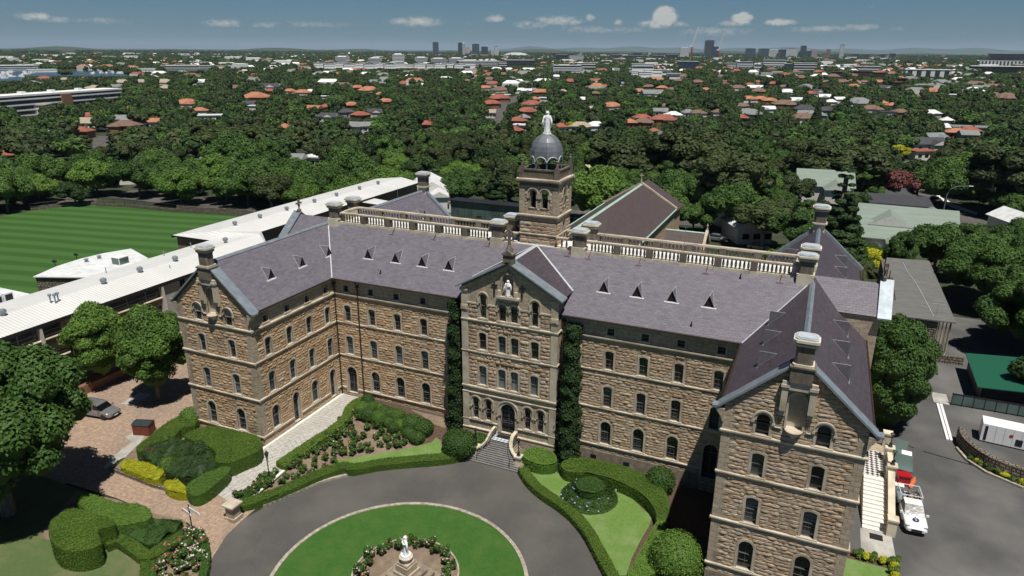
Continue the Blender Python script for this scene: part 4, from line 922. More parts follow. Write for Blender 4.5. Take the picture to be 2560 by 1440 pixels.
def crown_mesh(name, clumps, nleaf, size, mat, seed, flat=1.0, core=.86, low=-.12):
    rng = np.random.default_rng(seed); C_ = np.array([c[:3] for c in clumps]); Rr = np.array([c[3] for c in clumps]); w = Rr**2; w /= w.sum()
    k = rng.choice(len(clumps), nleaf*2, p=w); u = rng.normal(0, 1, (nleaf*2, 3)); u /= np.linalg.norm(u, axis=1)[:, None]
    P = C_[k]+u*(Rr[k]*rng.uniform(.80, 1.10, nleaf*2))[:, None]*np.array([1, 1, flat])
    keep = u[:, 2] > low
    for i in range(len(clumps)):                      # leaves lie on the outside of the joint crown
        d = np.linalg.norm((P-C_[i])/np.array([1, 1, flat]), axis=1); keep &= ~((d < Rr[i]*.78) & (k != i))
    P, u, k = P[keep][:nleaf], u[keep][:nleaf], k[keep][:nleaf]
    ct = rng.uniform(.15, .85, len(clumps)); tone = np.clip(ct[k]*.6+rng.uniform(0, .5, len(P)), 0, 1)
    V, F, T = leaves(P, u+np.array([0, 0, .15]), size, tone, rng, jit=.7)
    Vs, Fs, Ts = [V], [F], [T]; off = len(V)
    if core:
        for i in range(len(clumps)):
            q = CSV*(Rr[i]*core*(1+rng.uniform(-.12, .12, (len(CSV), 1))))*np.array([1, 1, flat])+C_[i]; Vs.append(q); Fs.append(CSF+off); Ts.append(np.full(len(q), .0)); off += len(q)  # cores take the darkest tone: shade under and between clumps is painted in
    return quadmesh(name, np.concatenate(Vs), np.concatenate(Fs), np.concatenate(Ts), [mat])
def clumps_for(rng, R, H, n, base=.35, rc=(.26, .42), squash=.8):
    """blobs filling a crown of radius R whose top is at H and underside at base*H"""
    zc_ = H*(1+base)/2; rz = H*(1-base)/2; out = []
    for i in range(n):
        for _ in range(30):
            th = rng.uniform(0, 2*math.pi); cz = rng.uniform(-.75, 1); rr = math.sqrt(max(0, 1-cz*cz)); q = rng.uniform(.6, .92)
            x, y, z = R*q*rr*math.cos(th), R*q*rr*math.sin(th), zc_+rz*q*cz*squash; r = R*rng.uniform(*rc)
            if all((x-o[0])**2+(y-o[1])**2+(z-o[2])**2 > (.55*max(r, o[3]))**2 for o in out): break
        out.append((x, y, z, r))
    out.append((0, 0, zc_, R*.5)); return out
def trunk_mesh(name, clumps, H, r, mat, seed, fork=.3, limbs=6):
    rng = random.Random(seed); mb = MB(); top = H*fork
    mb.tube([(0, 0, -.8), (0, 0, .1), (rng.uniform(-.1, .1), rng.uniform(-.1, .1), top*.5), (rng.uniform(-.2, .2), 0, top)], [r*1.35, r*1.1, r*.85, r*.75], 8)
    for c in sorted(clumps, key=lambda c: -c[3])[:limbs]:
        m = Vector((c[0]*.45, c[1]*.45, top+(c[2]-top)*.55)); mb.tube([(0, 0, top*.85), tuple(m), (c[0], c[1], c[2])], [r*.6, r*.4, r*.15], 6)
    return mb.mesh(name, [mat], smooth=True)
PROTO = {}
def tree_proto(key, name, R, H, n, nleaf, size, mat, seed, base=.35, rc=(.26, .42), bark='bark', core=.8, fork=.3, tr=.28, flat=1.0, squash=.8, fill=0):
    rng = random.Random(seed); cl_ = clumps_for(rng, R, H, n, base, rc, squash)
    for k in range(fill): t_ = (k+.5)/fill; cl_.append((rng.uniform(-.1, .1)*R, rng.uniform(-.1, .1)*R, H*(base+(1-base)*(.12+.68*t_)), R*(.78 if 0 < k < fill-1 or fill < 3 else .62)))
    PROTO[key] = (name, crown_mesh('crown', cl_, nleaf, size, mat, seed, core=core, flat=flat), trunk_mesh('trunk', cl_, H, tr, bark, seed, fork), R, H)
def put_tree(key, loc, sc=1.0, rz=0.0, label=None, cat='tree', group=None, sz=1.0):
    name, cm, tm, R, H = PROTO[key]
    t = thing(name, label, cat, loc, rz, group); t.scale = (sc, sc, sc*sz)
    link('crown', cm, t); link('trunk', tm, t); return t
G = 1
tree_proto('fig', 'broad_tree', 5.2, 8.6, 26, 10000, .22, 'leaf_green', 11, base=.16)
tree_proto('fig2', 'broad_tree', 5.0, 7.6, 28, 10000, .22, 'leaf_bright', 12, base=.12, rc=(.22, .34))
tree_proto('gum', 'gum_tree', 4.6, 10.5, 20, 7500, .25, 'leaf_olive', 13, base=.2, rc=(.20, .34), bark='pale_bark', core=.78)
tree_proto('gum2', 'gum_tree', 5.2, 11.5, 26, 8000, .26, 'leaf_olive', 14, base=.18, rc=(.16, .28), bark='pale_bark', core=.76)
tree_proto('dark', 'dark_tree', 4.6, 9.2, 20, 8000, .25, 'leaf_dark', 15, base=.08)
tree_proto('green2', 'leafy_tree', 4.3, 9.6, 24, 8000, .24, 'leaf_green', 16, base=.1, rc=(.2, .34))
tree_proto('yellow', 'yellow_green_tree', 3.0, 6.5, 14, 4000, .24, 'leaf_yellow', 17, base=.2)
tree_proto('red', 'red_leaved_tree', 4.0, 6.6, 18, 6000, .25, 'leaf_red', 18, base=.25)
tree_proto('plane', 'plane_tree', 3.7, 11.5, 46, 34000, .15, 'leaf_bright', 21, base=.14, fill=4, rc=(.2, .36), tr=.24, fork=.34, core=.72)
tree_proto('big', 'large_fig_tree', 6.4, 13.5, 75, 70000, .15, 'leaf_green', 22, base=.08, rc=(.16, .30), tr=.5, core=.8)
tree_proto('round', 'round_dense_tree', 3.7, 12.4, 70, 42000, .14, 'leaf_green', 23, base=.02, squash=.95, fill=5, rc=(.2, .36), core=.85)
tree_proto('dome', 'domed_fig_tree', 9.5, 13.0, 80, 60000, .20, 'leaf_green', 24, base=.12, rc=(.12, .22), tr=.6, squash=.9)
def cone_clumps(R, H, n, seed, tiers=13):
    rng = random.Random(seed); out = []
    for t in range(tiers):
        z = H*(.15+.8*t/(tiers-1)); r = R*(1-.86*t/(tiers-1)); k = max(3, int(9*r/R))
        for i in range(k):
            a = 2*math.pi*(i/k)+rng.uniform(-.2, .2)+t; out.append((r*.62*math.cos(a), r*.62*math.sin(a), z+rng.uniform(-.2, .2), max(.35, r*.36)))
    return out
cc_ = cone_clumps(3.2, 15, 0, 3); PROTO['pine'] = ('norfolk_pine', crown_mesh('crown', cc_, 16000, .2, 'leaf_dark', 31, flat=.6, core=.8, low=-.5), trunk_mesh('trunk', cc_[:2], 15, .3, 'bark', 31, .9, 2), 3.2, 15)
cc_ = [(0, 0, z, 1.15-.07*z) for z in (1.2, 2.4, 3.6, 4.8, 6, 7.2, 8.2)]; PROTO['cypress'] = ('cypress', crown_mesh('crown', cc_, 4000, .16, 'leaf_dark', 32, core=.85), trunk_mesh('trunk', cc_[:2], 9, .2, 'bark', 32, .2, 1), 1.2, 9)
def palm_mesh(seed, R, H, n=46):
    rng = np.random.default_rng(seed); V, F, T = [], [], []; off = 0
    for i in range(n):
        a = rng.uniform(0, 2*math.pi); el0 = rng.uniform(-.35, 1.35); L = R*rng.uniform(.85, 1.1); prev = None; S = 9
        for k in range(S):
            t0, t1 = k/S, (k+1)/S
            def pt(t): r = L*t*math.cos(el0)*(1-.12*t)+.1; return np.array([r*math.cos(a), r*math.sin(a), H+L*t*math.sin(el0)-L*.75*t*t])
            p0, p1 = pt(t0), pt(t1); sd = np.array([-math.sin(a), math.cos(a), 0]); w = R*.16*math.sin(math.pi*min(.95, t0+.12))
            for s in (-1, 1):
                for f_ in (0, .5):
                    q0 = p0+(p1-p0)*f_; q1 = p0+(p1-p0)*(f_+.32); tip = q0+(p1-p0)*.9+sd*s*w+np.array([0, 0, -w*.35])
                    V += [q0, q1, tip+(p1-p0)*.1, tip]; F.append([off, off+1, off+2, off+3]); T += [rng.uniform(.2, .9)]*4; off += 4
    return quadmesh('fronds', np.array(V), np.array(F), np.array(T), ['leaf_olive'])
q = MB(); q.lathe([(.42, -.5), (.36, .5), (.34, 4.6), (.5, 5.0), (.3, 5.4)], n=10); palm_trunk = q.mesh('trunk', ['bark'])
PROTO['palm'] = ('date_palm', palm_mesh(5, 3.4, 5.2), palm_trunk, 3.4, 6)

def in_poly(X, Y, poly):
    ins = np.zeros(len(X), bool); n = len(poly); j = n-1
    for i in range(n):
        xi, yi = poly[i][0], poly[i][1]; xj, yj = poly[j][0], poly[j][1]
        c = ((yi > Y) != (yj > Y)) & (X < (xj-xi)*(Y-yi)/((yj-yi) or 1e-9)+xi); ins ^= c; j = i
    return ins
HG = np.vectorize(hg)
def hedge(name, poly, h, mat, label, cat='hedge', dens=190, size=.05, wob=.03, seed=1, kind=None, round_=.12, bumpy=0.0, coremat=None, group=None):
    """clipped hedge: leafy shell over a solid outline; poly is its outline on the ground"""
    rng = np.random.default_rng(seed); A = np.array(poly, float); x0, y0 = A[:, 0].min(), A[:, 1].min(); x1, y1 = A[:, 0].max(), A[:, 1].max()
    area = (x1-x0)*(y1-y0); n = int(area*dens); X, Y = rng.uniform(x0, x1, n), rng.uniform(y0, y1, n); k = in_poly(X, Y, poly); X, Y = X[k], Y[k]
    # distance to the outline rounds the shoulders
    D = np.full(len(X), 9.0); NX = np.zeros(len(X)); NY = np.zeros(len(X)); m = len(poly)
    for i in range(m):
        a, b = A[i], A[(i+1) % m]; e = b-a; L2_ = (e**2).sum()+1e-9; t = np.clip(((X-a[0])*e[0]+(Y-a[1])*e[1])/L2_, 0, 1); dx, dy = X-(a[0]+t*e[0]), Y-(a[1]+t*e[1]); d = np.hypot(dx, dy)
        s = d < D; D[s] = d[s]; NX[s] = -dx[s]/(d[s]+1e-6); NY[s] = -dy[s]/(d[s]+1e-6)
    def wave(x, y): return wob*(np.sin(x*2.1+seed)+np.cos(y*1.7+seed*2)+.6*np.sin(x*4.3+y*3.1))+bumpy*(np.sin(x*3.3+seed)*np.cos(y*3.7)+.5*np.sin(x*7+y*5))
    dr = np.clip(1-D/max(round_, .01), 0, 1); Z = HG(X, Y)+h-round_*(1-np.sqrt(np.clip(1-dr*dr, 0, 1)))+wave(X, Y)+rng.uniform(-.03, .05, len(X))
    P = [np.stack([X, Y, Z], 1)]; Nn = [np.stack([NX*dr, NY*dr, 1-dr*.6], 1)]
    for i in range(m):
        a, b = A[i], A[(i+1) % m]; L = np.linalg.norm(b-a); c = int(L*h*dens*.9)
        if c < 1: continue
        t = rng.uniform(0, 1, c); x, y = a[0]+(b[0]-a[0])*t, a[1]+(b[1]-a[1])*t; nn = np.array([b[1]-a[1], -(b[0]-a[0])])/(L+1e-9)
        mid = (a+b)/2+nn*.05
        if in_poly(np.array([mid[0]]), np.array([mid[1]]), poly)[0]: nn = -nn
        j = rng.uniform(-.05, .06, c); P.append(np.stack([x+nn[0]*j, y+nn[1]*j, HG(x, y)+rng.uniform(0, h-round_*.6, c)], 1)); Nn.append(np.tile([nn[0], nn[1], .15], (c, 1)))
    P, Nn = np.concatenate(P), np.concatenate(Nn); g = .5+.3*np.sin(P[:, 0]*1.3+seed)*np.cos(P[:, 1]*1.1)+rng.uniform(-.4, .4, len(P))
    V, F, T = leaves(P, Nn, size, np.clip(g, 0, 1), rng, jit=1.0)
    # solid core
    bm = bmesh.new(); vs = [bm.verts.new((p[0], p[1], 0)) for p in poly]; bm.faces.new(vs); bmesh.ops.triangulate(bm, faces=bm.faces)
    for _ in range(3): bmesh.ops.subdivide_edges(bm, edges=[e for e in bm.edges if e.calc_length() > 1.2], cuts=1); bmesh.ops.triangulate(bm, faces=bm.faces)
    cv = np.array([v.co[:] for v in bm.verts]); cf = [[v.index for v in f.verts] for f in bm.faces]; bm.free()
    cv[:, 2] = HG(cv[:, 0], cv[:, 1])+h-.1+wave(cv[:, 0], cv[:, 1])*.8; cF = np.array([f+[f[-1]] for f in cf]) if False else None
    off = len(V); Vs = [V, cv]; quads = F.tolist()
    me = bpy.data.meshes.new(name); faces = quads+[[off+i for i in f] for f in cf]; o2 = off+len(cv); ring_ = []
    for (x, y) in poly:
        ring_ += [(x, y, hg(x, y)-.1), (x, y, hg(x, y)+h-.08-round_*.5)]
    Vs.append(np.array(ring_)); mr = len(poly)
    for i in range(mr): j = (i+1) % mr; faces.append([o2+2*i, o2+2*j, o2+2*j+1, o2+2*i+1])
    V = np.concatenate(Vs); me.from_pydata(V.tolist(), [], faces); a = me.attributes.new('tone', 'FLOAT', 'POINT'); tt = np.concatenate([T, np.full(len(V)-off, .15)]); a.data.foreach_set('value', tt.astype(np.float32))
    me.materials.append(MATS[mat]); o = link(name, me); tag(o, label, cat, group, kind); return o
def band_poly(line, w):
    P = [Vector((p[0], p[1])) for p in line]; L, R_ = [], []
    ws = w if isinstance(w, (list, tuple)) else [w]*len(P)
    for i in range(len(P)):
        t = (P[min(i+1, len(P)-1)]-P[max(i-1, 0)]).normalized(); q = Vector((-t.y, t.x)); L.append(P[i]+q*ws[i]/2); R_.append(P[i]-q*ws[i]/2)
    return [(p.x, p.y) for p in L+R_[::-1]]
def G2(f, pts, h=0): return [tuple(gp(*f(*p), h).xy) for p in pts]
def ball_bush(name, loc, r, mat, label, group=None, n=900, size=.07, squash=.95, cat='shrub', seed=1):
    rng = np.random.default_rng(seed); u = rng.normal(0, 1, (n, 3)); u /= np.linalg.norm(u, axis=1)[:, None]; u = u[u[:, 2] > -.6]
    P = u*r*rng.uniform(.95, 1.06, len(u))[:, None]*np.array([1, 1, squash])+np.array([0, 0, r*squash*.8]); V, F, T = leaves(P, u, size, rng.uniform(.1, 1, len(u)), rng)
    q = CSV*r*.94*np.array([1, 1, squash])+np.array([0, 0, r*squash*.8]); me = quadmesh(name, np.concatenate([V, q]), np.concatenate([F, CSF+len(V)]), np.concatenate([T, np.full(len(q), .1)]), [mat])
    o = link(name, me); o.location = loc; tag(o, label, cat, group); return o
def loose_bush(name, seed, r, h, mat, n=420, size=.085, flowers=0, fmat='petals'):
    rng = random.Random(seed); cl_ = [(rng.uniform(-1, 1)*r*.6, rng.uniform(-1, 1)*r*.6, rng.uniform(.35, .85)*h, r*rng.uniform(.25, .42)) for _ in range(9)]
    me = crown_mesh(name, cl_, n, size, mat, seed, core=.55, low=-.8)
    if flowers:
        g = np.random.default_rng(seed+5); k = g.choice(len(cl_), flowers); u = g.normal(0, 1, (flowers, 3)); u[:, 2] = np.abs(u[:, 2])+.2; u /= np.linalg.norm(u, axis=1)[:, None]
        P = np.array([cl_[i][:3] for i in k])+u*np.array([cl_[i][3] for i in k])[:, None]*1.12; tn = np.repeat(g.uniform(0, 1, flowers), 1)
        V, F, T = leaves(np.repeat(P, 2, 0)+g.normal(0, .02, (flowers*2, 3)), np.repeat(u, 2, 0), .062, np.repeat(tn, 2), g, jit=1.2, asp=.9)
        nv = len(me.vertices); co = np.empty(nv*3, dtype=np.float32); me.vertices.foreach_get('co', co); fv = np.empty(len(me.polygons)*4, dtype=np.int32); me.loops.foreach_get('vertex_index', fv); tt = np.empty(nv, dtype=np.float32); me.attributes['tone'].data.foreach_get('value', tt)
        me = quadmesh(name, np.concatenate([co.reshape(-1, 3), V]), np.concatenate([fv.reshape(-1, 4), F+nv]), np.concatenate([tt, T]), [mat, fmat], np.concatenate([np.zeros(len(fv)//4), np.ones(len(F))]))
    return me

# ============================================================ GROUND
def axis(parts):
    out = []
    for a, b, s in parts: out += list(np.arange(a, b, s))
    return np.array(out+[parts[-1][1]])
gx = axis([(-45000, -2000, 5375), (-2000, -200, 300), (-200, -76, 31), (-76, -16, .75), (-16, 64, 20), (64, 2000, 484), (2000, 45000, 8600)])
gy = axis([(-3000, -60, 490), (-60, -42, 6), (-42, 16, .75), (16, 500, 80), (500, 4000, 700), (4000, 60000, 8000)])
XX, YY = np.meshgrid(gx, gy); ZZ = HG(XX, YY)-.06
n1, n2 = XX.shape; idx = np.arange(n1*n2).reshape(n1, n2); F = np.stack([idx[:-1, :-1], idx[:-1, 1:], idx[1:, 1:], idx[1:, :-1]], -1).reshape(-1, 4)
me = quadmesh('ground', np.stack([XX, YY, ZZ], -1).reshape(-1, 3), F, np.zeros(n1*n2), ['ground_mix']); tag(link('ground', me), kind='structure')

drv_l = [(515, 1640), (508, 1520), (512, 1440), (530, 1390), (565, 1335), (600, 1303), (655, 1272)]
kl = [za(*p) for p in ((1960, 915), (2180, 825), (2400, 735), (2560, 693))]+[zb(*p) for p in ((100, 668), (200, 640), (400, 603), (600, 598), (800, 573), (925, 545))]
kr = [zb(*p) for p in ((1345, 672), (1400, 755), (1600, 893), (1750, 1015), (1850, 1135), (1930, 1275), (1990, 1430))]+[(1530, 1500), (1538, 1640)]
outl = [tuple(gp(*p).xy) for p in drv_l+kl]; outr = [tuple(gp(*p).xy) for p in kr]
L_ = cr(outl, 4); R_ = cr(outr, 4)
sheet('driveway', L_+[(-18.55, -4.0), (-12.55, -4.0)]+R_+[(-1, -33), (-28, -33)], .0, 'asphalt')
strip('kerb', cr([tuple(gp(*p).xy) for p in kl], 4), .28, -.02, .2, 'kerb_stone', off=.1)
strip('kerb', R_, .26, -.02, .16, 'kerb_stone', off=.1)
IC = Vector((-15.2, -21.75)); IR = 9.85
circ = [(IC.x+IR*math.cos(2*math.pi*k/64), IC.y+IR*math.sin(2*math.pi*k/64)) for k in range(64)]
sheet('island_lawn', circ, .05, 'island_lawn', res=0, kind='structure'); strip('kerb', circ, .30, -.02, .13, 'kerb_stone', closed=True)
bc = [(-15.15+4.1*math.cos(2*math.pi*k/48), -20.75+4.1*math.sin(2*math.pi*k/48)) for k in range(48)]
sheet('rose_bed', bc, .08, 'soil', res=0); strip('kerb', bc, .14, .04, .2, 'kerb_stone', closed=True)
# brick court and side path
pav = [(-500, 980), (-60, 980), (60, 940), (200, 900), (480, 850), (499, 1060), (345, 1088), (278, 1172), (480, 1235), (520, 1225), (600, 1255), (640, 1272), (600, 1306), (565, 1340), (532, 1392), (514, 1445), (500, 1440), (516, 1350), (482, 1330), (390, 1290), (290, 1245), (190, 1215), (120, 1190), (-60, 1150), (-500, 1150)]
sheet('brick_paving', [tuple(gp(*p).xy) for p in pav], .012, 'brick_paving')
sheet('courtyard', [(-68.3, -45), (-50, -45), (-46, 6), (-68.3, 6)], -.02, 'brick_paving')
wk = [tuple(gp(*p).xy) for p in ((496, 1262), (565, 1287), (905, 992), (848, 978))]
wl_, wr_ = [(-36.45, -.1), (-36.45, -12.4), (-36.6, -19.6)], [(-33.15, -.1), (-32.95, -6.0), (-32.7, -12.4), (-32.65, -20.1)]
sheet('path', wl_+wr_[::-1], .05, 'tile_path')
strip('kerb', wl_, .35, 0, .10, 'white_stone', off=.1); strip('kerb', wr_[:], .30, 0, .12, 'white_stone')
# garden ground
bed = [(-33.0, -.1), (-32.5, -12.4), (-32.4, -20.2)]+[(p[0], p[1]) for p in L_[28:]]+[(-18.8, -4.1), (-18.8, -1.3), (-20.2, -1.3), (-20.2, -.1)]
sheet('garden_bed', bed, .02, 'soil')
lw = G2(zb, [(0, 575), (200, 535), (420, 500), (600, 462), (680, 440), (715, 400), (750, 455), (830, 485), (905, 500), (880, 515), (700, 560), (400, 590), (200, 620), (0, 670)]); lw = G2(za, [(2500, 640), (2462, 605), (2500, 575), (2560, 565)])[::1]+lw[1:13]
sheet('lawn', lw, .06, 'bright_lawn')
sheet('mulch_bed', G2(zb, [(120, 210), (240, 130), (480, 170), (700, 300), (830, 350), (780, 440), (715, 398), (680, 435), (600, 455), (440, 350), (240, 290)]), .045, 'mulch')
sheet('mulch_bed', [(-12.4, -4.1), (-12.4, -1.3), (-10.2, -.1), (6.0, -.1), (6.0, -12.3), (1.0, -13.5), (-1.5, -12), (-4, -8.6), (-8, -6.4)], .01, 'mulch')
lr = G2(zb, [(1390, 625), (1480, 650), (1600, 640), (1660, 650), (1760, 690), (1900, 760), (2050, 800), (2170, 850), (2260, 940), (2325, 990), (2300, 1060), (2230, 1180), (2170, 1300), (2130, 1430), (2070, 1430), (2000, 1290), (1900, 1100), (1800, 970), (1640, 850), (1480, 740)])
sheet('lawn', lr, .05, 'bright_lawn')
sheet('lawn', [tuple(gp(*p).xy) for p in ((-400, 1150), (-60, 1162), (120, 1196), (190, 1222), (290, 1252), (390, 1297), (482, 1337), (514, 1358), (500, 1440), (500, 1650), (-400, 1650))], .03, 'dry_lawn')
sheet('garden_bed', G2(za, [(560, 800), (860, 860), (1120, 960), (1360, 1010), (1500, 1090), (1560, 1200), (1540, 1350), (1490, 1500), (1030, 1500), (1040, 1340), (940, 1290), (870, 1205), (740, 1240), (300, 1150), (345, 1030), (520, 860)]), .045, 'soil')
sheet('garden_bed', G2(za, [(835, 650), (1480, 885), (1960, 480), (1420, 210), (1340, 230), (1010, 470)]), .05, 'soil')
w1 = G2(za, [(835, 640), (1150, 765), (1480, 880)]); w2 = G2(za, [(1485, 882), (1700, 690), (1960, 470)])
ww = strip('retaining_wall', w1+[(-36.85, -19.5), (-36.85, -12.6)], .4, -.1, .34, 'rubble_stone', label='low rough stone retaining wall round the corner hedge garden', cat='wall', kind=None)
sheet('concrete_slab', G2(za, [(855, 530), (985, 430), (930, 400), (1020, 345), (1090, 365), (1000, 520), (900, 560), (780, 640), (770, 620)]), .035, 'concrete')
sheet('concrete_slab', G2(za, [(900, 150), (1040, 65), (1130, 80), (1000, 160)]), .035, 'concrete')
# right hand service yard
sheet('car_park', [(15.4, -40), (70, -40), (70, 62), (15.4, 62)], .0, 'dark_asphalt', res=0)
sheet('forecourt', [(17.2, -3.4), (19.75, -3.4), (19.6, .1), (17.2, .1)], .03, 'concrete', res=0)
sheet('lawn', [(15.5, -12), (19.2, -12), (19.1, -4.5), (15.5, -4.5)], .03, 'bright_lawn', res=0)
sheet('garden_bed', [(15.4, -4.5), (19.1, -4.5), (19.2, -12), (19.95, -12), (19.85, -3.42), (15.4, -3.42)], .03, 'mulch', res=0)
# playing field
fl = [(-170, 30), (-168.6, 50), (-164, 59.9), (-152, 62.8), (-135.4, 64.3), (-117.5, 67.8), (-100, 66), (-87, 60), (-87, 24), (-82, 0), (-92, -30), (-150, -30)]
sheet('playing_field', fl, .03, 'field_lawn', res=0)
# streets
def road(name, pts, w, mat='asphalt', z=.02): sheet(name, band_poly(cr(pts, 4), w), z, mat, res=0)
road('street', [tuple(gp(*p).xy) for p in ((190, 520), (200, 480), (228, 445), (250, 410), (262, 385), (262, 340))], 9)
road('street', [tuple(gp(*p).xy) for p in ((1230, 325), (1240, 290), (1262, 262), (1300, 240))], 9)
road('street', [tuple(gp(*p).xy) for p in ((2600, 590), (2450, 560), (2350, 520), (2290, 470), (2270, 440), (2240, 400))], 10)
road('street', [(-170, 75), (-120, 78), (-60, 100), (0, 112), (60, 112), (110, 108)], 10)
sheet('pale_footpath', [tuple(gp(*p).xy) for p in ((2340, 490), (2372, 518), (2440, 538), (2445, 533), (2385, 512), (2350, 488))], .1, 'white_stone', res=0)
# ============================================================ GARDEN
def H(name, f, pts, h, mat, label, **k):
    hedge(name, cr(G2(f, pts, h), 3, True), h, mat, label, seed=len(bpy.data.objects) % 97, **k)
cl1 = G2(za, [(1745, 885), (1950, 832), (2200, 732), (2400, 645), (2555, 600)], .75)+G2(zb, [(100, 612), (300, 575), (500, 556), (700, 538), (830, 520), (905, 502)], .75)
hedge('clipped_hedge', band_poly(cr(cl1, 3), .95), .75, 'hedge_lime', 'long low clipped hedge along the left outer curve of the circular drive', seed=3)
cl2 = G2(zb, [(1362, 615), (1420, 705), (1520, 795), (1640, 875), (1750, 965), (1850, 1085), (1930, 1225), (1995, 1345), (2045, 1440), (2100, 1560)], .75)
hedge('clipped_hedge', band_poly(cr(cl2, 3), .95), .75, 'hedge_lime', 'low clipped hedge bordering the right outer curve of the circular drive', seed=4)
cl3 = G2(za, [(2085, 590), (2225, 490), (2400, 375), (2560, 255)], .7)+G2(zb, [(70, 165), (150, 108), (225, 95)], .7)
hedge('clipped_hedge', band_poly(cr(cl3, 3), [1.1]*6+[.95]*13), .7, 'hedge_lime', 'bright lime hedge beside the upper part of the tiled garden path', seed=5)
cl4 = G2(za, [(1800, 830), (1905, 750), (2010, 675)], .5)
hedge('clipped_hedge', band_poly(cl4, .8), .5, 'leaf_green', 'short dark low hedge between the pier and the path lamp post', seed=6)
H('clipped_hedge', za, [(1310, 245), (1450, 235), (1450, 300), (1340, 330), (1280, 400), (1140, 440), (1040, 500), (1015, 460), (1100, 390), (1200, 310)], 1.2, 'hedge_lime', 'lime green hedge on the paved court side of the corner garden')
H('clipped_hedge', za, [(1375, 370), (1480, 330), (1600, 308), (1760, 340), (1925, 385), (1935, 480), (1810, 540), (1700, 585), (1605, 570), (1600, 490), (1500, 430), (1400, 400)], 1.6, 'hedge_lime', 'tall dark green clipped hedge against the left gable wall')
H('clipped_hedge', za, [(1395, 740), (1520, 665), (1680, 600), (1705, 640), (1600, 740), (1480, 815), (1400, 800)], 1.3, 'leaf_bright', 'green clipped hedge at the front corner of the corner garden')
H('yellow_shrub_row', za, [(900, 580), (950, 552), (1080, 580), (1215, 635), (1200, 690), (1130, 705), (1000, 650), (905, 615)], .95, 'leaf_yellow', 'long row of yellow-green leafed shrubs on the low stone wall', cat='shrub', bumpy=.12)
H('yellow_shrub', za, [(1225, 725), (1290, 705), (1385, 755), (1385, 800), (1300, 800), (1235, 765)], .9, 'leaf_yellow', 'rounded bright yellow shrub at the front of the corner garden', cat='shrub', bumpy=.12)
H('shrub_mass', za, [(1150, 430), (1300, 400), (1500, 440), (1590, 520), (1590, 640), (1400, 690), (1250, 650), (1130, 560), (1060, 530)], 1.1, 'leaf_dark', 'dark mixed shrubs in the middle of the corner garden', cat='shrub', bumpy=.3, wob=.14)
H('clipped_hedge', za, [(560, 850), (640, 800), (860, 870), (1080, 900), (1125, 960), (1080, 1010), (860, 1050), (720, 990), (600, 900)], 1.5, 'leaf_bright', 'wide dark clipped hedge under the big tree beside the brick court', bumpy=.04)
H('clipped_hedge', za, [(370, 1020), (430, 970), (540, 920), (700, 950), (840, 1005), (845, 1050), (730, 1085), (745, 1180), (600, 1235), (440, 1215), (370, 1130)], 2.0, 'hedge_lime', 'tall bulky bright green clipped hedge block on the bottom left lawn', bumpy=.05)
H('shrub_mass', za, [(880, 1080), (1000, 1020), (1200, 995), (1350, 1010), (1330, 1060), (1200, 1150), (1120, 1190), (960, 1120)], .9, 'leaf_green', 'loose green shrubs inside the V of low hedge near the signpost', cat='shrub', bumpy=.22, wob=.1)
hedge('clipped_hedge', band_poly(cr(G2(za, [(775, 1165), (880, 1135), (1000, 1205), (1110, 1265), (1250, 1175), (1425, 1068)], .8), 4), 1.0), .8, 'hedge_lime', 'V shaped low clipped hedge pointing to the bottom edge', seed=8)
hedge('clipped_hedge', band_poly(G2(za, [(1105, 1310), (1100, 1420), (1100, 1600)], .8), 1.1), .8, 'hedge_lime', 'short straight low hedge at the bottom left of the rose border', seed=9)
hedge('clipped_hedge', band_poly(cr(G2(za, [(1500, 1120), (1525, 1200), (1530, 1300), (1500, 1429), (1440, 1600)], .7), 3), .6), .7, 'leaf_green', 'narrow dark hedge curving between the white roses and the drive', seed=10)
H('clipped_hedge', zb, [(1352, 510), (1400, 475), (1480, 462), (1580, 495), (1612, 540), (1600, 580), (1500, 590), (1400, 560)], 1.3, 'leaf_bright', 'oval clipped hedge to the right of the entrance stairs', bumpy=.03, round_=.35)
H('clipped_hedge', zb, [(1645, 590), (1700, 550), (1800, 540), (1950, 562), (2100, 600), (2280, 665), (2420, 790), (2450, 890), (2440, 1000), (2360, 1010), (2355, 950), (2290, 850), (2180, 765), (2000, 690), (1850, 655), (1690, 640)], 1.3, 'hedge_lime', 'long curved green hedge sweeping in front of the right facade', bumpy=.04, round_=.3)
H('clipped_hedge', zb, [(2360, 1012), (2440, 1005), (2400, 1100), (2340, 1150), (2420, 1230), (2400, 1320), (2300, 1429), (2140, 1429), (2200, 1290), (2280, 1150)], 1.25, 'leaf_bright', 'dark hedge running down beside the pointed lawn at the right wing', bumpy=.06, round_=.3)
for (px, py, r, lb) in ((1690, 1420, 2.1, 'large domed shrub at the foot of the right wing near the bottom edge'), (1650, 1212, 1.35, 'rounded dark shrub at the edge of the right wing shadow')):
    p = gp(px, py, .6); ball_bush('round_shrub', (p.x, p.y, 0), r, 'leaf_bright' if r > 2 else 'leaf_green', lb, n=int(2600*r), seed=int(px))
p = gp(*zb(1862, 745), 1.35); q = MB()
tp_ = [(p.x+1.28*math.cos(a), p.y+1.28*math.sin(a)) for a in [2*math.pi*k/24 for k in range(24)]]
hedge('drum_topiary', tp_, 1.4, 'leaf_green', 'drum shaped clipped topiary in a ring of strap-leaved lilies', cat='topiary', dens=260, seed=12, round_=.25)
rng = np.random.default_rng(77); ag = []; n_ = 9000; a = rng.uniform(0, 2*math.pi, n_); r = rng.uniform(1.25, 2.55, n_)
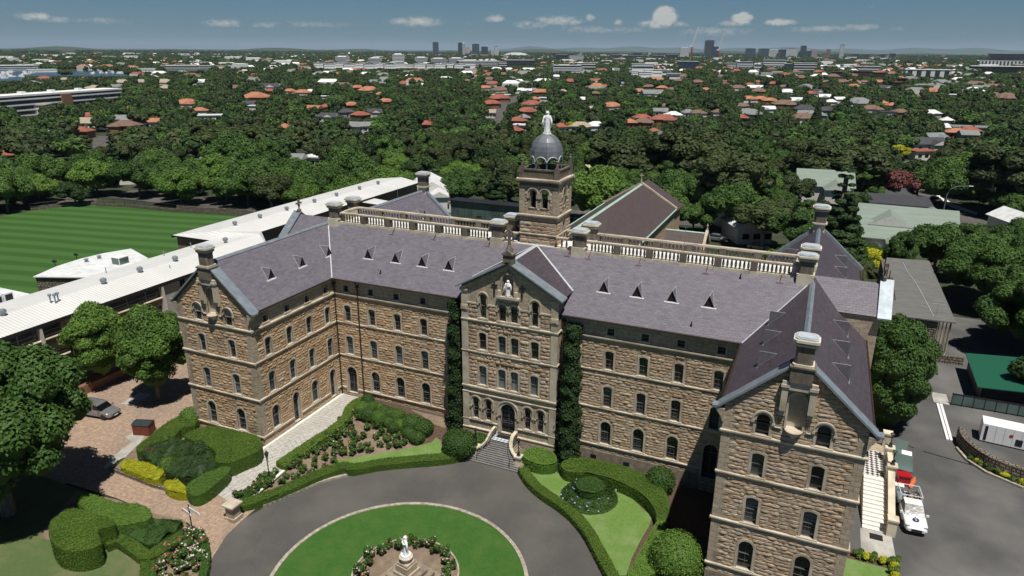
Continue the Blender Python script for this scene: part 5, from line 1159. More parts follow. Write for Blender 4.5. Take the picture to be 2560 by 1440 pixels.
Pn = np.stack([p.x+r*np.cos(a)*1.02, p.y-.15+r*np.sin(a), rng.uniform(.05, .62, n_)*np.clip((2.75-r)*1.3, .35, 1)], 1); V, F_, T = leaves(Pn, np.stack([np.cos(a), np.sin(a), np.full(n_, .7)], 1), .15, rng.uniform(.1, .9, n_), rng, asp=.22)
fl_n = 60; k = rng.choice(n_, fl_n); V2, F2, T2 = leaves(Pn[k]+[0, 0, .3], np.tile([0, 0, 1.], (fl_n, 1)), .09, rng.uniform(0, 1, fl_n), rng, asp=.9)
simple('lilac_petals', (.25, .27, .5), (.35, .37, .6), 3)
me = quadmesh('lily_border', np.concatenate([V, V2]), np.concatenate([F_, F2+len(V)]), np.concatenate([T, T2]), ['leaf_green', 'lilac_petals'], np.concatenate([np.zeros(len(F_)), np.ones(len(F2))])); tag(link('lily_border', me), 'ring of strap-leaved lilies with a few lilac flowers around the drum topiary', 'ground cover', kind='stuff')
for i, (x, y, r) in enumerate(((165, 175, .85), (245, 165, .75), (210, 215, .85), (290, 243, .9), (330, 200, .8), (372, 215, .85), (430, 225, .85), (358, 277, .55), (400, 315, .72), (446, 298, .72), (418, 262, .6), (205, 115, .75), (300, 175, .6))):
    q_ = gp(*zb(x, y), r); ball_bush('topiary_ball', (q_.x, q_.y, hg(q_.x, q_.y)), r, 'leaf_green' if i % 3 else 'leaf_bright', 'clipped round topiary ball in the cluster beside the left facade', group='topiary balls left of the entrance', n=2400, size=.045, seed=i, cat='topiary')
for i, (x, y, r, lb) in enumerate(((530, 275, 1.15, 'bright loose shrub next to the topiary balls'), (615, 310, 1.1, 'loose green shrub nearest the left ivy column'), (572, 385, .8, 'small green shrub below the topiary cluster'), (515, 350, .75, 'small yellow-green shrub touching the topiary cluster'),
        (890, 420, 1.7, 'wide dark shrub left of the stair pedestal'), (1035, 410, 1.0, 'shrub tucked between the entrance stairs and the bay wall'), (840, 480-90, 1.0, 'shrub at the foot of the left ivy column'), (1440, 190, .8, 'unused'))[:7]):
    q_ = gp(*zb(x, y), r*.8); ball_bush('shrub', (q_.x, q_.y, hg(q_.x, q_.y)-.1), r, 'leaf_green', lb, n=int(1500*r*r)+600, seed=40+i, squash=.8)
q_ = gp(*za(1420, 235), 1.2); ball_bush('shrub', (q_.x, q_.y, hg(q_.x, q_.y)), 1.2, 'leaf_bright', 'leafy green shrub against the outer corner of the left gable', n=2400, seed=60)
for i, (x, y, r) in enumerate(((1110, 480, .7), (1250, 590, .9), (1180, 560, .7), (1480, 480, 1.0))):
    q_ = gp(*za(x, y), 1.0); ball_bush('shrub', (q_.x, q_.y, hg(q_.x, q_.y)), r, ('leaf_red', 'leaf_bright', 'leaf_green', 'leaf_dark')[i], ('reddish shrub in the corner garden', 'pale green shrub behind the yellow shrub row', 'green shrub beside the reddish one in the corner garden', 'dark upright shrub below the tall hedge of the left gable')[i], n=1500, seed=70+i)
# roses
RB = [loose_bush('rose_bush', 200+i, .50, .85, 'leaf_green', n=260, flowers=5, fmat='petals' if i % 3 else 'red_petals') for i in range(5)]
RW = [loose_bush('rose_bush', 300+i, .6, 1.0, 'leaf_green', n=420, flowers=f, fmat=m_) for i, (f, m_) in enumerate(((42, 'petals'), (30, 'petals'), (22, 'red_petals')))]
def roses(pts, n, meshes, label, group, seed, dmin=.8, sc=(.75, 1.15)):
    rng = random.Random(seed); P = []; xs = [p[0] for p in pts]; ys = [p[1] for p in pts]
    for _ in range(n*40):
        if len(P) >= n: break
        x, y = rng.uniform(min(xs), max(xs)), rng.uniform(min(ys), max(ys))
        if in_poly(np.array([x]), np.array([y]), pts)[0] and all((x-a)**2+(y-b)**2 > dmin**2 for a, b in P): P.append((x, y))
    for x, y in P:
        o = link('rose_bush', rng.choice(meshes)); s = rng.uniform(*sc); o.location = (x, y, hg(x, y)); o.rotation_euler = (0, 0, rng.uniform(0, 6.3)); o.scale = (s, s, s); tag(o, label, 'rose bush', group)
roses(G2(za, [(2100, 640), (2560, 330), (2560, 560), (2460, 600), (2480, 660), (1760, 860)])+[], 34, RB, 'sparse rose bush on bare soil between the tiled path and the drive hedge', 'rose bushes in the left bed', 1)
roses(G2(zb, [(0, 270), (120, 230), (240, 300), (430, 370), (520, 440), (400, 495), (200, 525), (0, 545)]), 30, RB, 'rose bush on sandy soil in front of the topiary balls', 'rose bushes by the topiary', 2)
roses(G2(za, [(1850, 830), (1960, 700), (2060, 680), (1960, 800)]), 7, RB[2:], 'red flowered rose bush beside the path lamp post', 'rose bushes near the lamp', 3, .7)
roses(G2(za, [(1300, 1200), (1430, 1110), (1500, 1150), (1510, 1300), (1460, 1440), (1380, 1600), (1170, 1600), (1170, 1330)]), 30, RW, 'rose bush thick with white and pink blooms near the signpost', 'flowering roses at the bottom left', 4, .75, (.9, 1.25))
for k in range(26):
    a = 2*math.pi*k/26+.1; r_ = 3.15 if k % 2 else 3.55
    if -2.35 < a-4.71 < -.0 and False: continue
    x, y = -15.15+r_*math.cos(a), -20.75+r_*math.sin(a); o = link('rose_bush', RW[k % 3] if k % 3 == 0 else RB[k % 5]); s = .85+.25*((k*37) % 10)/10; o.location = (x, y, .06); o.rotation_euler = (0, 0, k*1.7); o.scale = (s, s, s*1.15); tag(o, 'rose bush in the round bed circling the statue on the lawn island', 'rose bush', 'rose bushes round the island statue')
YS = [loose_bush('shrub', 400+i, .5, .6, 'leaf_yellow' if i else 'hedge_lime', n=500) for i in range(2)]
for i, (x, y) in enumerate(((1325, 1262), (1378, 1278), (1425, 1286), (1500, 1308), (1565, 1322), (1580, 1352), (1590, 1390), (1585, 1425), (1600, 1300+15))):
    q_ = gp(*zc(x, y), .3); o = link('shrub', YS[i % 2]); o.location = (q_.x, q_.y, 0); tag(o, 'small yellow-green shrub edging the little lawn below the side stairs', 'shrub', 'yellow-green shrubs by the side lawn')
# ivy columns climbing in the angles of the central bay
def ivy(name, x0, x1, y0, y1, z0, z1, label, seed, n=30000):
    rng = np.random.default_rng(seed); z = z0+(z1-z0)*rng.uniform(0, 1, n)**1.05; t = (z-z0)/(z1-z0)
    cxm = (x0+x1)/2; hw = (x1-x0)/2*(.92-.50*t+.10*np.sin(z*1.3+seed)+.07*np.sin(z*3.1+2)+.06*np.sin(z*5.3+seed)); a = rng.uniform(0, math.pi, n)
    X = cxm-hw*np.cos(a)*rng.uniform(.2, 1.05, n); dep = (y1-y0)*(1.1-.4*t+.07*np.sin(z*2.1+1)+.07*np.sin(z*4.7)); Y = y1-dep*np.sin(a)*rng.uniform(.75, 1.08, n)+.16*np.sin(X*5+z*3)+rng.normal(0, .12, n); X = X+rng.normal(0, .10, n)
    V, F_, T = leaves(np.stack([X, Y, z], 1), np.stack([-np.cos(a), -np.sin(a)-.2, np.full(n, .5)], 1), .105, np.clip(rng.uniform(0, 1, n)*.7+.25*np.sin(z*3+X*4), 0, 1), rng, jit=1.0)
    zz = np.linspace(z0, z1-.3, 12); cv, cf = [], []
    for k, zk in enumerate(zz):
        tk = (zk-z0)/(z1-z0); h_ = (x1-x0)/2*(.72-.44*tk); d_ = (y1-y0)*(.95-.4*tk)
        for q in range(7): w = math.pi*q/6; cv.append((cxm-h_*math.cos(w), y1-d_*math.sin(w), zk))
    cv, cf = np.array(cv), np.array([[k*7+q, k*7+q+1, (k+1)*7+q+1, (k+1)*7+q] for k in range(11) for q in range(6)])
    me = quadmesh(name, np.concatenate([V, cv]), np.concatenate([F_, cf+len(V)]), np.concatenate([T, np.full(len(cv), .1)]), ['leaf_dark']); return tag(link(name, me), label, 'climbing plant')
ivy('ivy_column', -22.35, -20.25, -1.7, -.02, .6, 15.2, 'dark ivy column climbing the wall left of the entrance bay', 1)
ivy('ivy_column', -10.3, -7.75, -2.0, -.02, 0, 14.6, 'dark ivy column climbing the wall right of the entrance bay', 2)

# ============================================================ ENTRANCE STAIRS, LAMPS, STATUES
st = thing('entrance_staircase', 'stone entrance stairs with curved side walls and checkered tile landing', 'stairs')
SX = -15.45; q = MB(); n = 12
for k in range(n):
    z = 1.78*(k+1)/(n+1); y = -4.5+k*.165; hw = 2.95 if k < 3 else max(1.05, 2.1-.14*(k-3)) if k < 9 else 1.05
    q.box(SX-hw, SX+hw, y, -1.4, -.1 if k == 0 else 1.78*k/(n+1), z)
q.build('steps', 'plinth_stone', st)
q = MB()
for k in range(n):
    z = 1.78*(k+1)/(n+1); y = -4.5+k*.165; hw = 2.95 if k < 3 else max(1.05, 2.1-.14*(k-3)) if k < 9 else 1.05
    q.box(SX-hw+.01, SX+hw-.01, y-.02, y+.09, z+.002, z+.02)
q.build('step_nosing', 'lead', st)
m, nt, b = newmat('blue_white_tiles'); ck = N(nt, 'ShaderNodeTexChecker'); ck.inputs['Scale'].default_value = 3.6; ck.inputs['Color1'].default_value = (.62, .62, .6, 1); ck.inputs['Color2'].default_value = (.22, .30, .42, 1)
mp = N(nt, 'ShaderNodeMapping'); mp.inputs['Rotation'].default_value = (0, 0, rad(45)); nt.links.new(N(nt, 'ShaderNodeTexCoord').outputs['Object'], mp.inputs[0]); nt.links.new(mp.outputs[0], ck.inputs['Vector']); nt.links.new(ck.outputs[0], b.inputs['Base Color'])
m, nt, b = newmat('black_white_tiles'); ck = N(nt, 'ShaderNodeTexChecker'); ck.inputs['Scale'].default_value = 3.4; ck.inputs['Color1'].default_value = (.68, .67, .64, 1); ck.inputs['Color2'].default_value = (.06, .05, .055, 1)
mp = N(nt, 'ShaderNodeMapping'); mp.inputs['Rotation'].default_value = (0, 0, rad(45)); nt.links.new(N(nt, 'ShaderNodeTexCoord').outputs['Object'], mp.inputs[0]); nt.links.new(mp.outputs[0], ck.inputs['Vector']); nt.links.new(ck.outputs[0], b.inputs['Base Color'])
q = MB(); q.box(SX-1.0, SX+1.0, -2.62, -1.42, 1.785, 1.80); q.build('tiled_landing', 'blue_white_tiles', st)
q = MB(); q.box(SX-.75, SX+.75, -2.05, -1.45, 1.803, 1.83); q.build('doormat', 'dark_metal', st)
for s in (-1, 1):
    q = MB(); line = [(SX+s*1.15, -1.35, 2.55), (SX+s*1.15, -2.3, 2.5), (SX+s*1.2, -2.75, 2.15), (SX+s*1.35, -3.1, 1.75), (SX+s*1.75, -3.4, 1.35), (SX+s*2.1, -3.5, 1.2)]
    for a, b_ in zip(line[:-1], line[1:]):
        ax, ay, az_ = a; bx, by, bz = b_; t = Vector((bx-ax, by-ay, 0)).normalized(); w = Vector((-t.y, t.x, 0))*.17
        A_, B_ = Vector((ax, ay, 0)), Vector((bx, by, 0))
        q.extr([A_-w*.8-t*.02, A_+w*.8-t*.02, B_+w*.8+t*.02, B_-w*.8+t*.02], (0, 0, min(az_, bz)-.02), 0)
        q.face([A_-w+Vector((0, 0, az_)), A_+w+Vector((0, 0, az_)), B_+w+Vector((0, 0, bz)), B_-w+Vector((0, 0, bz))], 1)
        for g in (-1, 1): q.face([A_+w*g+Vector((0, 0, az_)), B_+w*g+Vector((0, 0, bz)), B_+w*g+Vector((0, 0, bz-.16)), A_+w*g+Vector((0, 0, az_-.16))], 1)
    q.build('side_wall', ['rubble_stone', 'cream_stone'], st)
    q = MB(); x, y = SX+s*2.32, -3.42; q.box(x-.36, x+.36, y-.36, y+.36, -.05, .3); q.box(x-.28, x+.28, y-.28, y+.28, .3, 1.08); q.box(x-.38, x+.38, y-.38, y+.38, 1.08, 1.24); q.build('pedestal', 'cream_stone', st)
    q = MB(); x = SX+s*.95; q.tube([(x, -1.6, 2.65), (x, -2.6, 2.6), (x+s*.2, -3.3, 1.9), (x+s*.75, -4.0, 1.2), (x+s*.8, -4.35, 1.05), (x+s*.8, -4.36, .1)], .025, 6); q.build('handrail', 'dark_metal', st)
def lamp_post(loc, h, label):
    t = thing('lamp_post', label, 'lamp post', loc); q = MB(); q.lathe([(.2, 0), (.2, .1), (.13, .14), (.15, .3), (.07, .42), (.05, .5), (.045, h*.68), (.07, h*.70), (.05, h*.74)], n=10); q.build('post', 'dark_metal', t)
    q = MB(); q.tube([(-.22, 0, h*.66), (.22, 0, h*.66)], .02, 5); q.build('ladder_bar', 'dark_metal', t)
    q = MB(); q.lathe([(.09, h*.74), (.19, h*.90)], n=6); q.build('lantern_glass', 'sky_glass', t)
    q = MB(); q.lathe([(.23, h*.90), (.20, h*.92), (.07, h*.97), (.03, h)], n=6); q.build('lantern_cap', 'dark_metal', t); return t
lamp_post((SX-2.32, -3.42, 1.24), 1.95, 'ornate black lamp post on the left stair pedestal'); lamp_post((SX+2.32, -3.42, 1.24), 1.95, 'ornate black lamp post on the right stair pedestal')
x, y = -33.85, -15.86; lamp_post((x+.9, y, hg(x+.9, y)), 3.2, 'black lamp post beside the tiled garden path')
# gate pier at the foot of the path
x, y = -32.2, -21.1; z = hg(x, y); pr_ = thing('gate_pier', 'square stone pier with moulded cap at the foot of the path', 'pier', (x, y, z)); q = MB(); q.box(-.55, .55, -.55, .55, -.1, .28); q.box(-.42, .42, -.42, .42, .28, 1.25); q.build('shaft', 'ashlar_stone', pr_)
q = MB(); q.box(-.52, .52, -.52, .52, 1.25, 1.36); q.box(-.62, .62, -.62, .62, 1.36, 1.5); q.build('cap', 'trim_stone', pr_)
x, y = -33.2, -24.5; z = hg(x, y); sg = thing('finger_signpost', 'black signpost with two white pointing blades beside the rose border', 'signpost', (x, y, z), rad(-24)); q = MB(); q.tube([(0, 0, 0), (0, 0, 3.0)], .05, 8); q.lathe([(.08, 3.0), (.02, 3.12)], n=8); q.build('post', 'dark_metal', sg)
for (x0, x1, z0, ang) in ((-.25, 1.35, 2.62, 14), (-1.1, .05, 2.0, 10)):
    q = MB(); a = rad(ang); c, s_ = math.cos(a), math.sin(a); q.extr([(x0*c, x0*s_-.03, z0), (x1*c, x1*s_-.03, z0), ((x1+.12)*c, (x1+.12)*s_-.03, z0+.13), (x1*c, x1*s_-.03, z0+.26), (x0*c, x0*s_-.03, z0+.26)], (0, .05, 0)); bl_ = q.build('sign_blade', 'white_paint', sg)
    q = MB(); q.box(x0*c+.02, x0*c+.16, x0*s_-.045, x0*s_-.033, z0+.02, z0+.24); q.build('arrow_mark', 'red_petals', bl_)
# robed statues
def statue(name, loc, Hh, label, rz=0, crown=False, child=False, arms='down'):
    mb = MB(); n = 28; k = Hh
    prof = [(0, .155, .13), (.02, .17, .145), (.10, .150, .13), (.25, .135, .115), (.40, .130, .11), (.52, .128, .105), (.60, .115, .095), (.68, .125, .092), (.75, .130, .088), (.80, .105, .075), (.835, .05, .05), (.85, .042, .045)]
    vs = []
    for (z, rx, ry) in prof:
        fold = .13 if z < .55 else .05
        vs.append([mb.P((k*.9*rx*(1+fold*math.sin(7*a+z*6)+.04*math.sin(13*a))*math.cos(a), k*ry*(1+fold*math.sin(7*a+z*6))*math.sin(a), k*z)) for a in [2*math.pi*i/n for i in range(n)]])
    hd = [(.865, .05, .052), (.885, .062, .066), (.915, .068, .073), (.945, .062, .068), (.965, .045, .05), (.975, .02, .02)]
    for (z, rx, ry) in hd: vs.append([mb.P((k*rx*math.cos(a), k*ry*math.sin(a)-k*.012, k*z)) for a in [2*math.pi*i/n for i in range(n)]])
    for q_ in range(len(vs)-1):
        for i in range(n): j = (i+1) % n; mb.f.append([vs[q_][i], vs[q_][j], vs[q_+1][j], vs[q_+1][i]]); mb.m.append(0)
    mb.f.append(vs[0][::-1]); mb.f.append(vs[-1]); mb.m += [0, 0]
    # veil, nose and arms grow out of the same stone
    mb.lathe([(.085*k, .70*k), (.10*k, .78*k), (.085*k, .86*k), (.085*k, .93*k), (.05*k, .985*k), (.01*k, .99*k)], c=(0, .022*k, 0), n=14, sy=.85)
    mb.lathe([(.012*k, 0), (.004*k, .03*k)], c=(0, -.085*k, .905*k), n=5)
    for s in (-1, 1):
        if arms == 'down' or (arms == 'child' and s < 0): A_ = [(s*.115, 0, .785), (s*.165, -.01, .66), (s*.19, -.05, .55), (s*.225, -.09, .47), (s*.235, -.10, .435)]
        else: A_ = [(s*.115, 0, .785), (s*.16, -.03, .66), (s*.10, -.12, .62), (s*.02, -.14, .68)]
        mb.tube([tuple(c*k for c in p) for p in A_], [.045*k, .04*k, .034*k, .022*k, .014*k][:len(A_)], 8)
        h_ = A_[-1]
        for fi in range(4): mb.tube([tuple(c*k for c in h_), ((h_[0]+s*.008+fi*.006-.01)*k, (h_[1]-.01)*k, (h_[2]-.035+abs(fi-1.5)*.004)*k)], [.007*k, .004*k], 5)
        mb.tube([(h_[0]*k, h_[1]*k, h_[2]*k), ((h_[0]-s*.02)*k, (h_[1]-.015)*k, (h_[2]-.02)*k)], [.007*k, .005*k], 5)
        mb.tube([(s*.13*k, .01*k, .74*k), (s*.19*k, -.01*k, .58*k), (s*.20*k, .0, .40*k), (s*.16*k, .02*k, .22*k)], [.045*k, .055*k, .04*k, .012*k], 8)
    if child: mb.lathe([(.02*k, .58*k), (.05*k, .62*k), (.05*k, .70*k), (.03*k, .74*k), (.036*k, .775*k), (.02*k, .80*k)], c=(.09*k, -.10*k, 0), n=10)
    if crown:
        for i in range(10): a = 2*math.pi*i/10; mb.tube([(.055*k*math.cos(a), .055*k*math.sin(a)+.01*k, .965*k), (.075*k*math.cos(a), .075*k*math.sin(a)+.01*k, 1.005*k)], [.010*k, .005*k], 4)
    me = mb.mesh(name, ['statue_white'], smooth=True); o = link(name, me); o.location = loc; o.rotation_euler = (0, 0, rz); return tag(o, label, 'statue')
statue('statue', (TX, TY, 30.82), 2.12, 'tall white crowned statue with open hands on top of the dome', crown=True, rz=rad(14))
statue('statue', (-15.32, BY-.02, 16.62), 1.62, 'white robed statue carrying a child in the gable niche over the entrance', child=True, arms='child')
STX, STY = -14.65, -21.3
statue('statue', (STX, STY, 2.62), 1.62, 'white robed statue on the stepped pedestal in the round rose bed', arms='up', rz=rad(-35))
pd = thing('statue_pedestal', 'stepped weathered sandstone pedestal in the middle of the round rose bed', 'pedestal', (STX, STY, 0), rad(-10))
q = MB(); q.box(-1.9, 1.9, -1.9, 1.9, .05, .32); q.box(-1.5, 1.5, -1.5, 1.5, .32, .62); q.box(-1.12, 1.12, -1.12, 1.12, .62, .95); q.build('step', 'plinth_stone', pd)
q = MB(); q.box(-.72, .72, -.72, .72, .95, 1.2); q.box(-.58, .58, -.58, .58, 1.2, 1.75); q.prism([(-.5, -.5), (.5, -.5), (.5, .5), (-.5, .5)], 1.75, 1.95); q.build('shaft', 'ashlar_stone', pd)
q = MB(); q.lathe([(.42, 1.95), (.40, 2.15), (.52, 2.3), (.54, 2.42), (.48, 2.45)], n=16); q.build('drum', 'trim_stone', pd)
q = MB(); q.lathe([(.42, 2.45), (.4, 2.62)], n=16); q.build('plinth_disc', 'statue_white', pd)

# ============================================================ VEHICLES
def wheel(par, x, y, r=.34, w=.22):
    t = MB(Matrix.Translation((x, y, r)) @ Matrix.Rotation(rad(90), 4, 'X')); t.lathe([(r*.62, -w/2), (r*.94, -w/2), (r, -w*.3), (r, w*.3), (r*.94, w/2), (r*.62, w/2)], n=20); wh = t.build('wheel', 'dark_metal', par)
    t = MB(Matrix.Translation((x, y, r)) @ Matrix.Rotation(rad(90), 4, 'X')); t.lathe([(.05, -w*.46), (r*.63, -w*.42), (r*.63, w*.42), (.05, w*.46)], n=12); t.build('rim', 'lead', wh)
def car_loft(sections, hwf, n=8):
    """sections: (x, z_low, z_belt, half width); rounded hull"""
    mb = MB(); vs = []
    for (x, z0, z1, w) in sections:
        pr2 = [(-w*.9, z0), (-w, z0+.12), (-w, (z0+z1)/2), (-w*.97, z1-.06), (-w*.88, z1), (0, z1+.03), (w*.88, z1), (w*.97, z1-.06), (w, (z0+z1)/2), (w, z0+.12), (w*.9, z0)]
        vs.append([mb.P((x, y, z)) for y, z in pr2])
    m = len(vs[0])
    for k in range(len(vs)-1):
        for i in range(m): j = (i+1) % m; mb.f.append([vs[k][i], vs[k][j], vs[k+1][j], vs[k+1][i]]); mb.m.append(0)
    mb.f.append(vs[0][::-1]); mb.f.append(vs[-1]); mb.m += [0, 0]; return mb
def paint(name, c, metal=.4):
    m, nt, b = newmat(name); b.inputs['Base Color'].default_value = (*c, 1); b.inputs['Metallic'].default_value = metal; b.inputs['Roughness'].default_value = .28; b.inputs['Coat Weight'].default_value = .6
paint('silver_paint', (.28, .29, .30), .5); paint('white_car_paint', (.78, .79, .80), 0); paint('red_paint', (.42, .012, .018), 0); paint('navy_mark', (.02, .04, .09), 0); paint('dark_car_paint', (.02, .024, .03), .2)
paint('orange_plastic', (.65, .16, .06), 0)
def car(name, label, loc, rz, pmat, L=4.5, wagon=True, group=None, s=1.0):
    t = thing(name, label, 'car', loc, rz, group); t.scale = (s, s, s); a = L/2
    hull = car_loft([(-a, .42, .78, .72), (-a+.12, .28, .92, .84), (-a+.9, .25, .95, .9), (0, .25, .95, .9), (a-1.35, .25, .93, .9), (a-.45, .27, .80, .86), (a-.08, .32, .66, .76), (a, .40, .58, .62)], 0); hull.build('body', pmat, t, smooth=False)
    rear = -a+.35 if wagon else -a+1.0; mb = MB(); vs = []
    for (x, w, z) in ((rear-.12, .78, .93), (rear+.12, .72, 1.38), (rear+.6, .70, 1.47), (.15, .70, 1.48), (.65, .68, 1.40), (a-1.15, .76, .92)): vs.append([mb.P((x, -w, z)), mb.P((x, w, z))])
    b0 = [mb.P((rear-.12, -.84, .92)), mb.P((rear-.12, .84, .92)), mb.P((a-1.1, .84, .91)), mb.P((a-1.1, -.84, .91))]
    for k in range(1, 4): mb.f.append([vs[k][0], vs[k][1], vs[k+1][1], vs[k+1][0]]); mb.m.append(0)
    g = 1
    mb.f.append([vs[0][0], vs[0][1], vs[1][1], vs[1][0]]); mb.m.append(1); mb.f.append([vs[4][0], vs[4][1], vs[5][1], vs[5][0]]); mb.m.append(1)
    for s_ in (0, 1): mb.f.append([vs[k][s_] for k in range(6)]); mb.m.append(1)
    mb.build('cabin', [pmat, 'window_glass'], t, recalc=False)
    mb = MB()
    for s_ in (-1, 1):
        for x in (rear+.75, .05): mb.box(x, x+.08, s_*.72-.04, s_*.72+.04, .95, 1.44)
        if wagon: mb.box(rear+.4, .5, s_*.62-.02, s_*.62+.02, 1.50, 1.54)
    mb.build('pillar', pmat, t)
    for s_ in (-1, 1):
        q = MB(); q.box(a-.32, a-.1, s_*.62-.14, s_*.62+.14, .62, .74); q.build('headlight', 'blind_glass', t)
        q = MB(); q.box(a-1.35, a-1.2, s_*.98-.1, s_*.98+.1, .95, 1.06); q.build('side_mirror', pmat, t)
        q = MB(); q.box(-a-.01, -a+.1, s_*.62-.14, s_*.62+.14, .66, .84); q.build('tail_light', 'red_paint', t)
        for x in (a-.85, -a+.85): wheel(t, x, s_*.82)
    q = MB(); q.box(a-.06, a+.03, -.35, .35, .42, .58); q.build('grille', 'dark_metal', t)
    q = MB(); q.box(a+.0, a+.05, -.24, .24, .34, .45); q.build('number_plate', 'white_paint', t); return t
c_ = gp(246, 1026, .5); car('station_wagon', 'silver station wagon parked on the brick court under the plane trees', (c_.x, c_.y, hg(c_.x, c_.y)+.01), rad(8), 'silver_paint', 4.6)
# utility truck
t = thing('utility_truck', 'white utility truck with a loaded open tray beside the side stairs', 'utility truck', (21.25, 3.45, .0), rad(-86)); a = 2.7
car_loft([(-a+1.9, .35, 1.0, .86), (-.2, .33, 1.02, .9), (a-1.5, .33, 1.0, .9), (a-.45, .36, .92, .88), (a-.1, .40, .80, .8), (a, .46, .7, .66)], 0).build('body', 'white_car_paint', t)
mb = MB(); vs = []
for (x, w, z) in ((-.75, .8, 1.0), (-.62, .7, 1.58), (.35, .7, 1.6), (1.2, .78, 1.0)): vs.append([mb.P((x, -w, z)), mb.P((x, w, z))])
mb.f += [[vs[0][0], vs[0][1], vs[1][1], vs[1][0]], [vs[1][0], vs[1][1], vs[2][1], vs[2][0]], [vs[2][0], vs[2][1], vs[3][1], vs[3][0]], [v[0] for v in vs], [v[1] for v in vs]]; mb.m += [1, 0, 1, 1, 1]
mb.build('cabin', ['white_car_paint', 'window_glass'], t, recalc=False)
q = MB(); q.box(-2.7, -.85, -.95, .95, .72, .82)
for s in (-1, 1): q.box(-2.7, -.85, s*.95-.03, s*.95+.03, .82, 1.12)
q.box(-2.73, -2.67, -.95, .95, .82, 1.12); q.box(-.88, -.82, -.95, .95, .82, 1.15); q.build('tray', 'lead', t)
q = MB()
for s in (-1, 1):
    q.tube([(-2.6, s*.85, 1.1), (-2.6, s*.85, 1.7)], .03, 5); q.tube([(-.85, s*.85, 1.1), (-.85, s*.85, 1.7), (-2.6, s*.85, 1.7)], .03, 5)
q.tube([(-.85, -.85, 1.7), (-.85, .85, 1.7)], .03, 5); q.tube([(-2.6, -.85, 1.7), (-2.6, .85, 1.7)], .03, 5); q.build('ladder_rack', 'white_paint', t)
simple('cargo_mix', (.04, .04, .045), (.75, .72, .66), 4, .8, detail=3)
rng_ = random.Random(8)
for i in range(11):
    q = MB(); x, y, w, d, h_ = rng_.uniform(-2.5, -1.2), rng_.uniform(-.7, .6), rng_.uniform(.15, .4), rng_.uniform(.12, .3), rng_.uniform(.15, .45)
    q.extr([(x, y, .82), (x+w, y+.05, .82), (x+w-.03, y+d, .84), (x-.02, y+d, .82)], (.03, .02, h_)); o_ = q.build('load_bundle', rng_.choice(['white_paint', 'cargo_mix', 'dark_metal', 'cream_stone', 'orange_tile', 'brown_block']), t)
for s in (-1, 1):
    q = MB(); q.box(a-.36, a-.12, s*.66-.13, s*.66+.13, .72, .86); q.build('headlight', 'blind_glass', t); q = MB(); q.box(.95, 1.08, s*1.0-.1, s*1.0+.1, 1.02, 1.2); q.build('side_mirror', 'white_car_paint', t)
    for x in (a-.95, -1.75): wheel(t, x, s*.82, .38)
q = MB(); q.box(a-.04, a+.03, -.4, .4, .5, .68); q.build('grille', 'dark_metal', t)
# round blue emblem with a white S on the bonnet
q = MB(Matrix.Translation((a-.93, 0, 1.0)) @ Matrix.Rotation(rad(7), 4, 'Y')); n_ = 24
oc = [(.25*math.cos(w)+(.12 if abs(w) < .2 or w > 6.1 else 0), .25*math.sin(w)) for w in [2*math.pi*k/n_ for k in range(n_)]]
q.prism([(-x, y) for x, y in oc], .035, .05); q.build('emblem', 'navy_mark', t)
cu = bpy.data.curves.new('letter', 'FONT'); cu.body = 'S'; cu.size = .42; cu.align_x = 'CENTER'; cu.align_y = 'CENTER'; cu.extrude = .004; cu.materials.append(MATS['white_paint']); lt = link('letter', cu, t); lt.matrix_local = Matrix.Translation((a-.93, 0, 1.056)) @ Matrix.Rotation(rad(7), 4, 'Y') @ Matrix.Rotation(rad(90), 4, 'Z')
# clutter beside the side stairs
def pt(x, y, z=0): p = gp(*zc(x, y), z); return p
p = pt(1663, 700, .6); sk = thing('red_bin', 'glossy red bin with open lid beside the side stairs', 'bin', (p.x, p.y, 0), rad(8)); q = MB(); q.extr([(-.5, -.4, 0), (.5, -.4, 0), (.55, .45, 0), (-.55, .45, 0)], (0, 0, .95)); q.build('body', 'red_paint', sk); q = MB(); q.box(-.6, .6, -.48, .5, .95, 1.05); q.build('lid', 'red_paint', sk)
p = pt(1730, 730, .4); cy = thing('orange_canoe', 'orange and yellow plastic board leaning behind the red bin', 'canoe', (p.x, p.y, 0), rad(70)); q = MB(); q.extr([(-.7, -.05, .1), (-.4, -.18, .0), (.45, -.18, .35), (.75, -.02, .6), (.45, .12, .35), (-.4, .12, .0)], (0, .05, .1)); q.build('hull', 'orange_plastic', cy)
for i, (x, y, w, l, lb) in enumerate(((1640, 485, 1.2, 1.5, 'dark glass panel leaning beside the side stair landing'), (1665, 600, 1.5, 1.7, 'large dark glass sheet lying next to the red bin'), (1685, 560, .9, .9, 'small dark glass pane in front of the side stairs'))):
    p = pt(x, y, .3); q = MB(); q.extr([(-w/2, -l/2, .15), (w/2, -l/2, .1), (w/2, l/2, .9), (-w/2, l/2, .95)], (0, .02, .05)); o = q.build('glass_panel', 'green_glass', None); o.location = (p.x, p.y, 0); o.rotation_euler = (0, 0, rad(-8+6*i)); tag(o, lb, 'glass panel')
p = pt(1625, 745, 0); q = MB(); q.extr([(-.45, -.5, .05), (.45, -.55, .05), (.4, .5, .35), (-.5, .5, .35)], (0, 0, .06)); o = q.build('white_board', 'white_stone', None); o.location = (p.x, p.y, 0); tag(o, 'pale board lying at the foot of the stair wall', 'board')
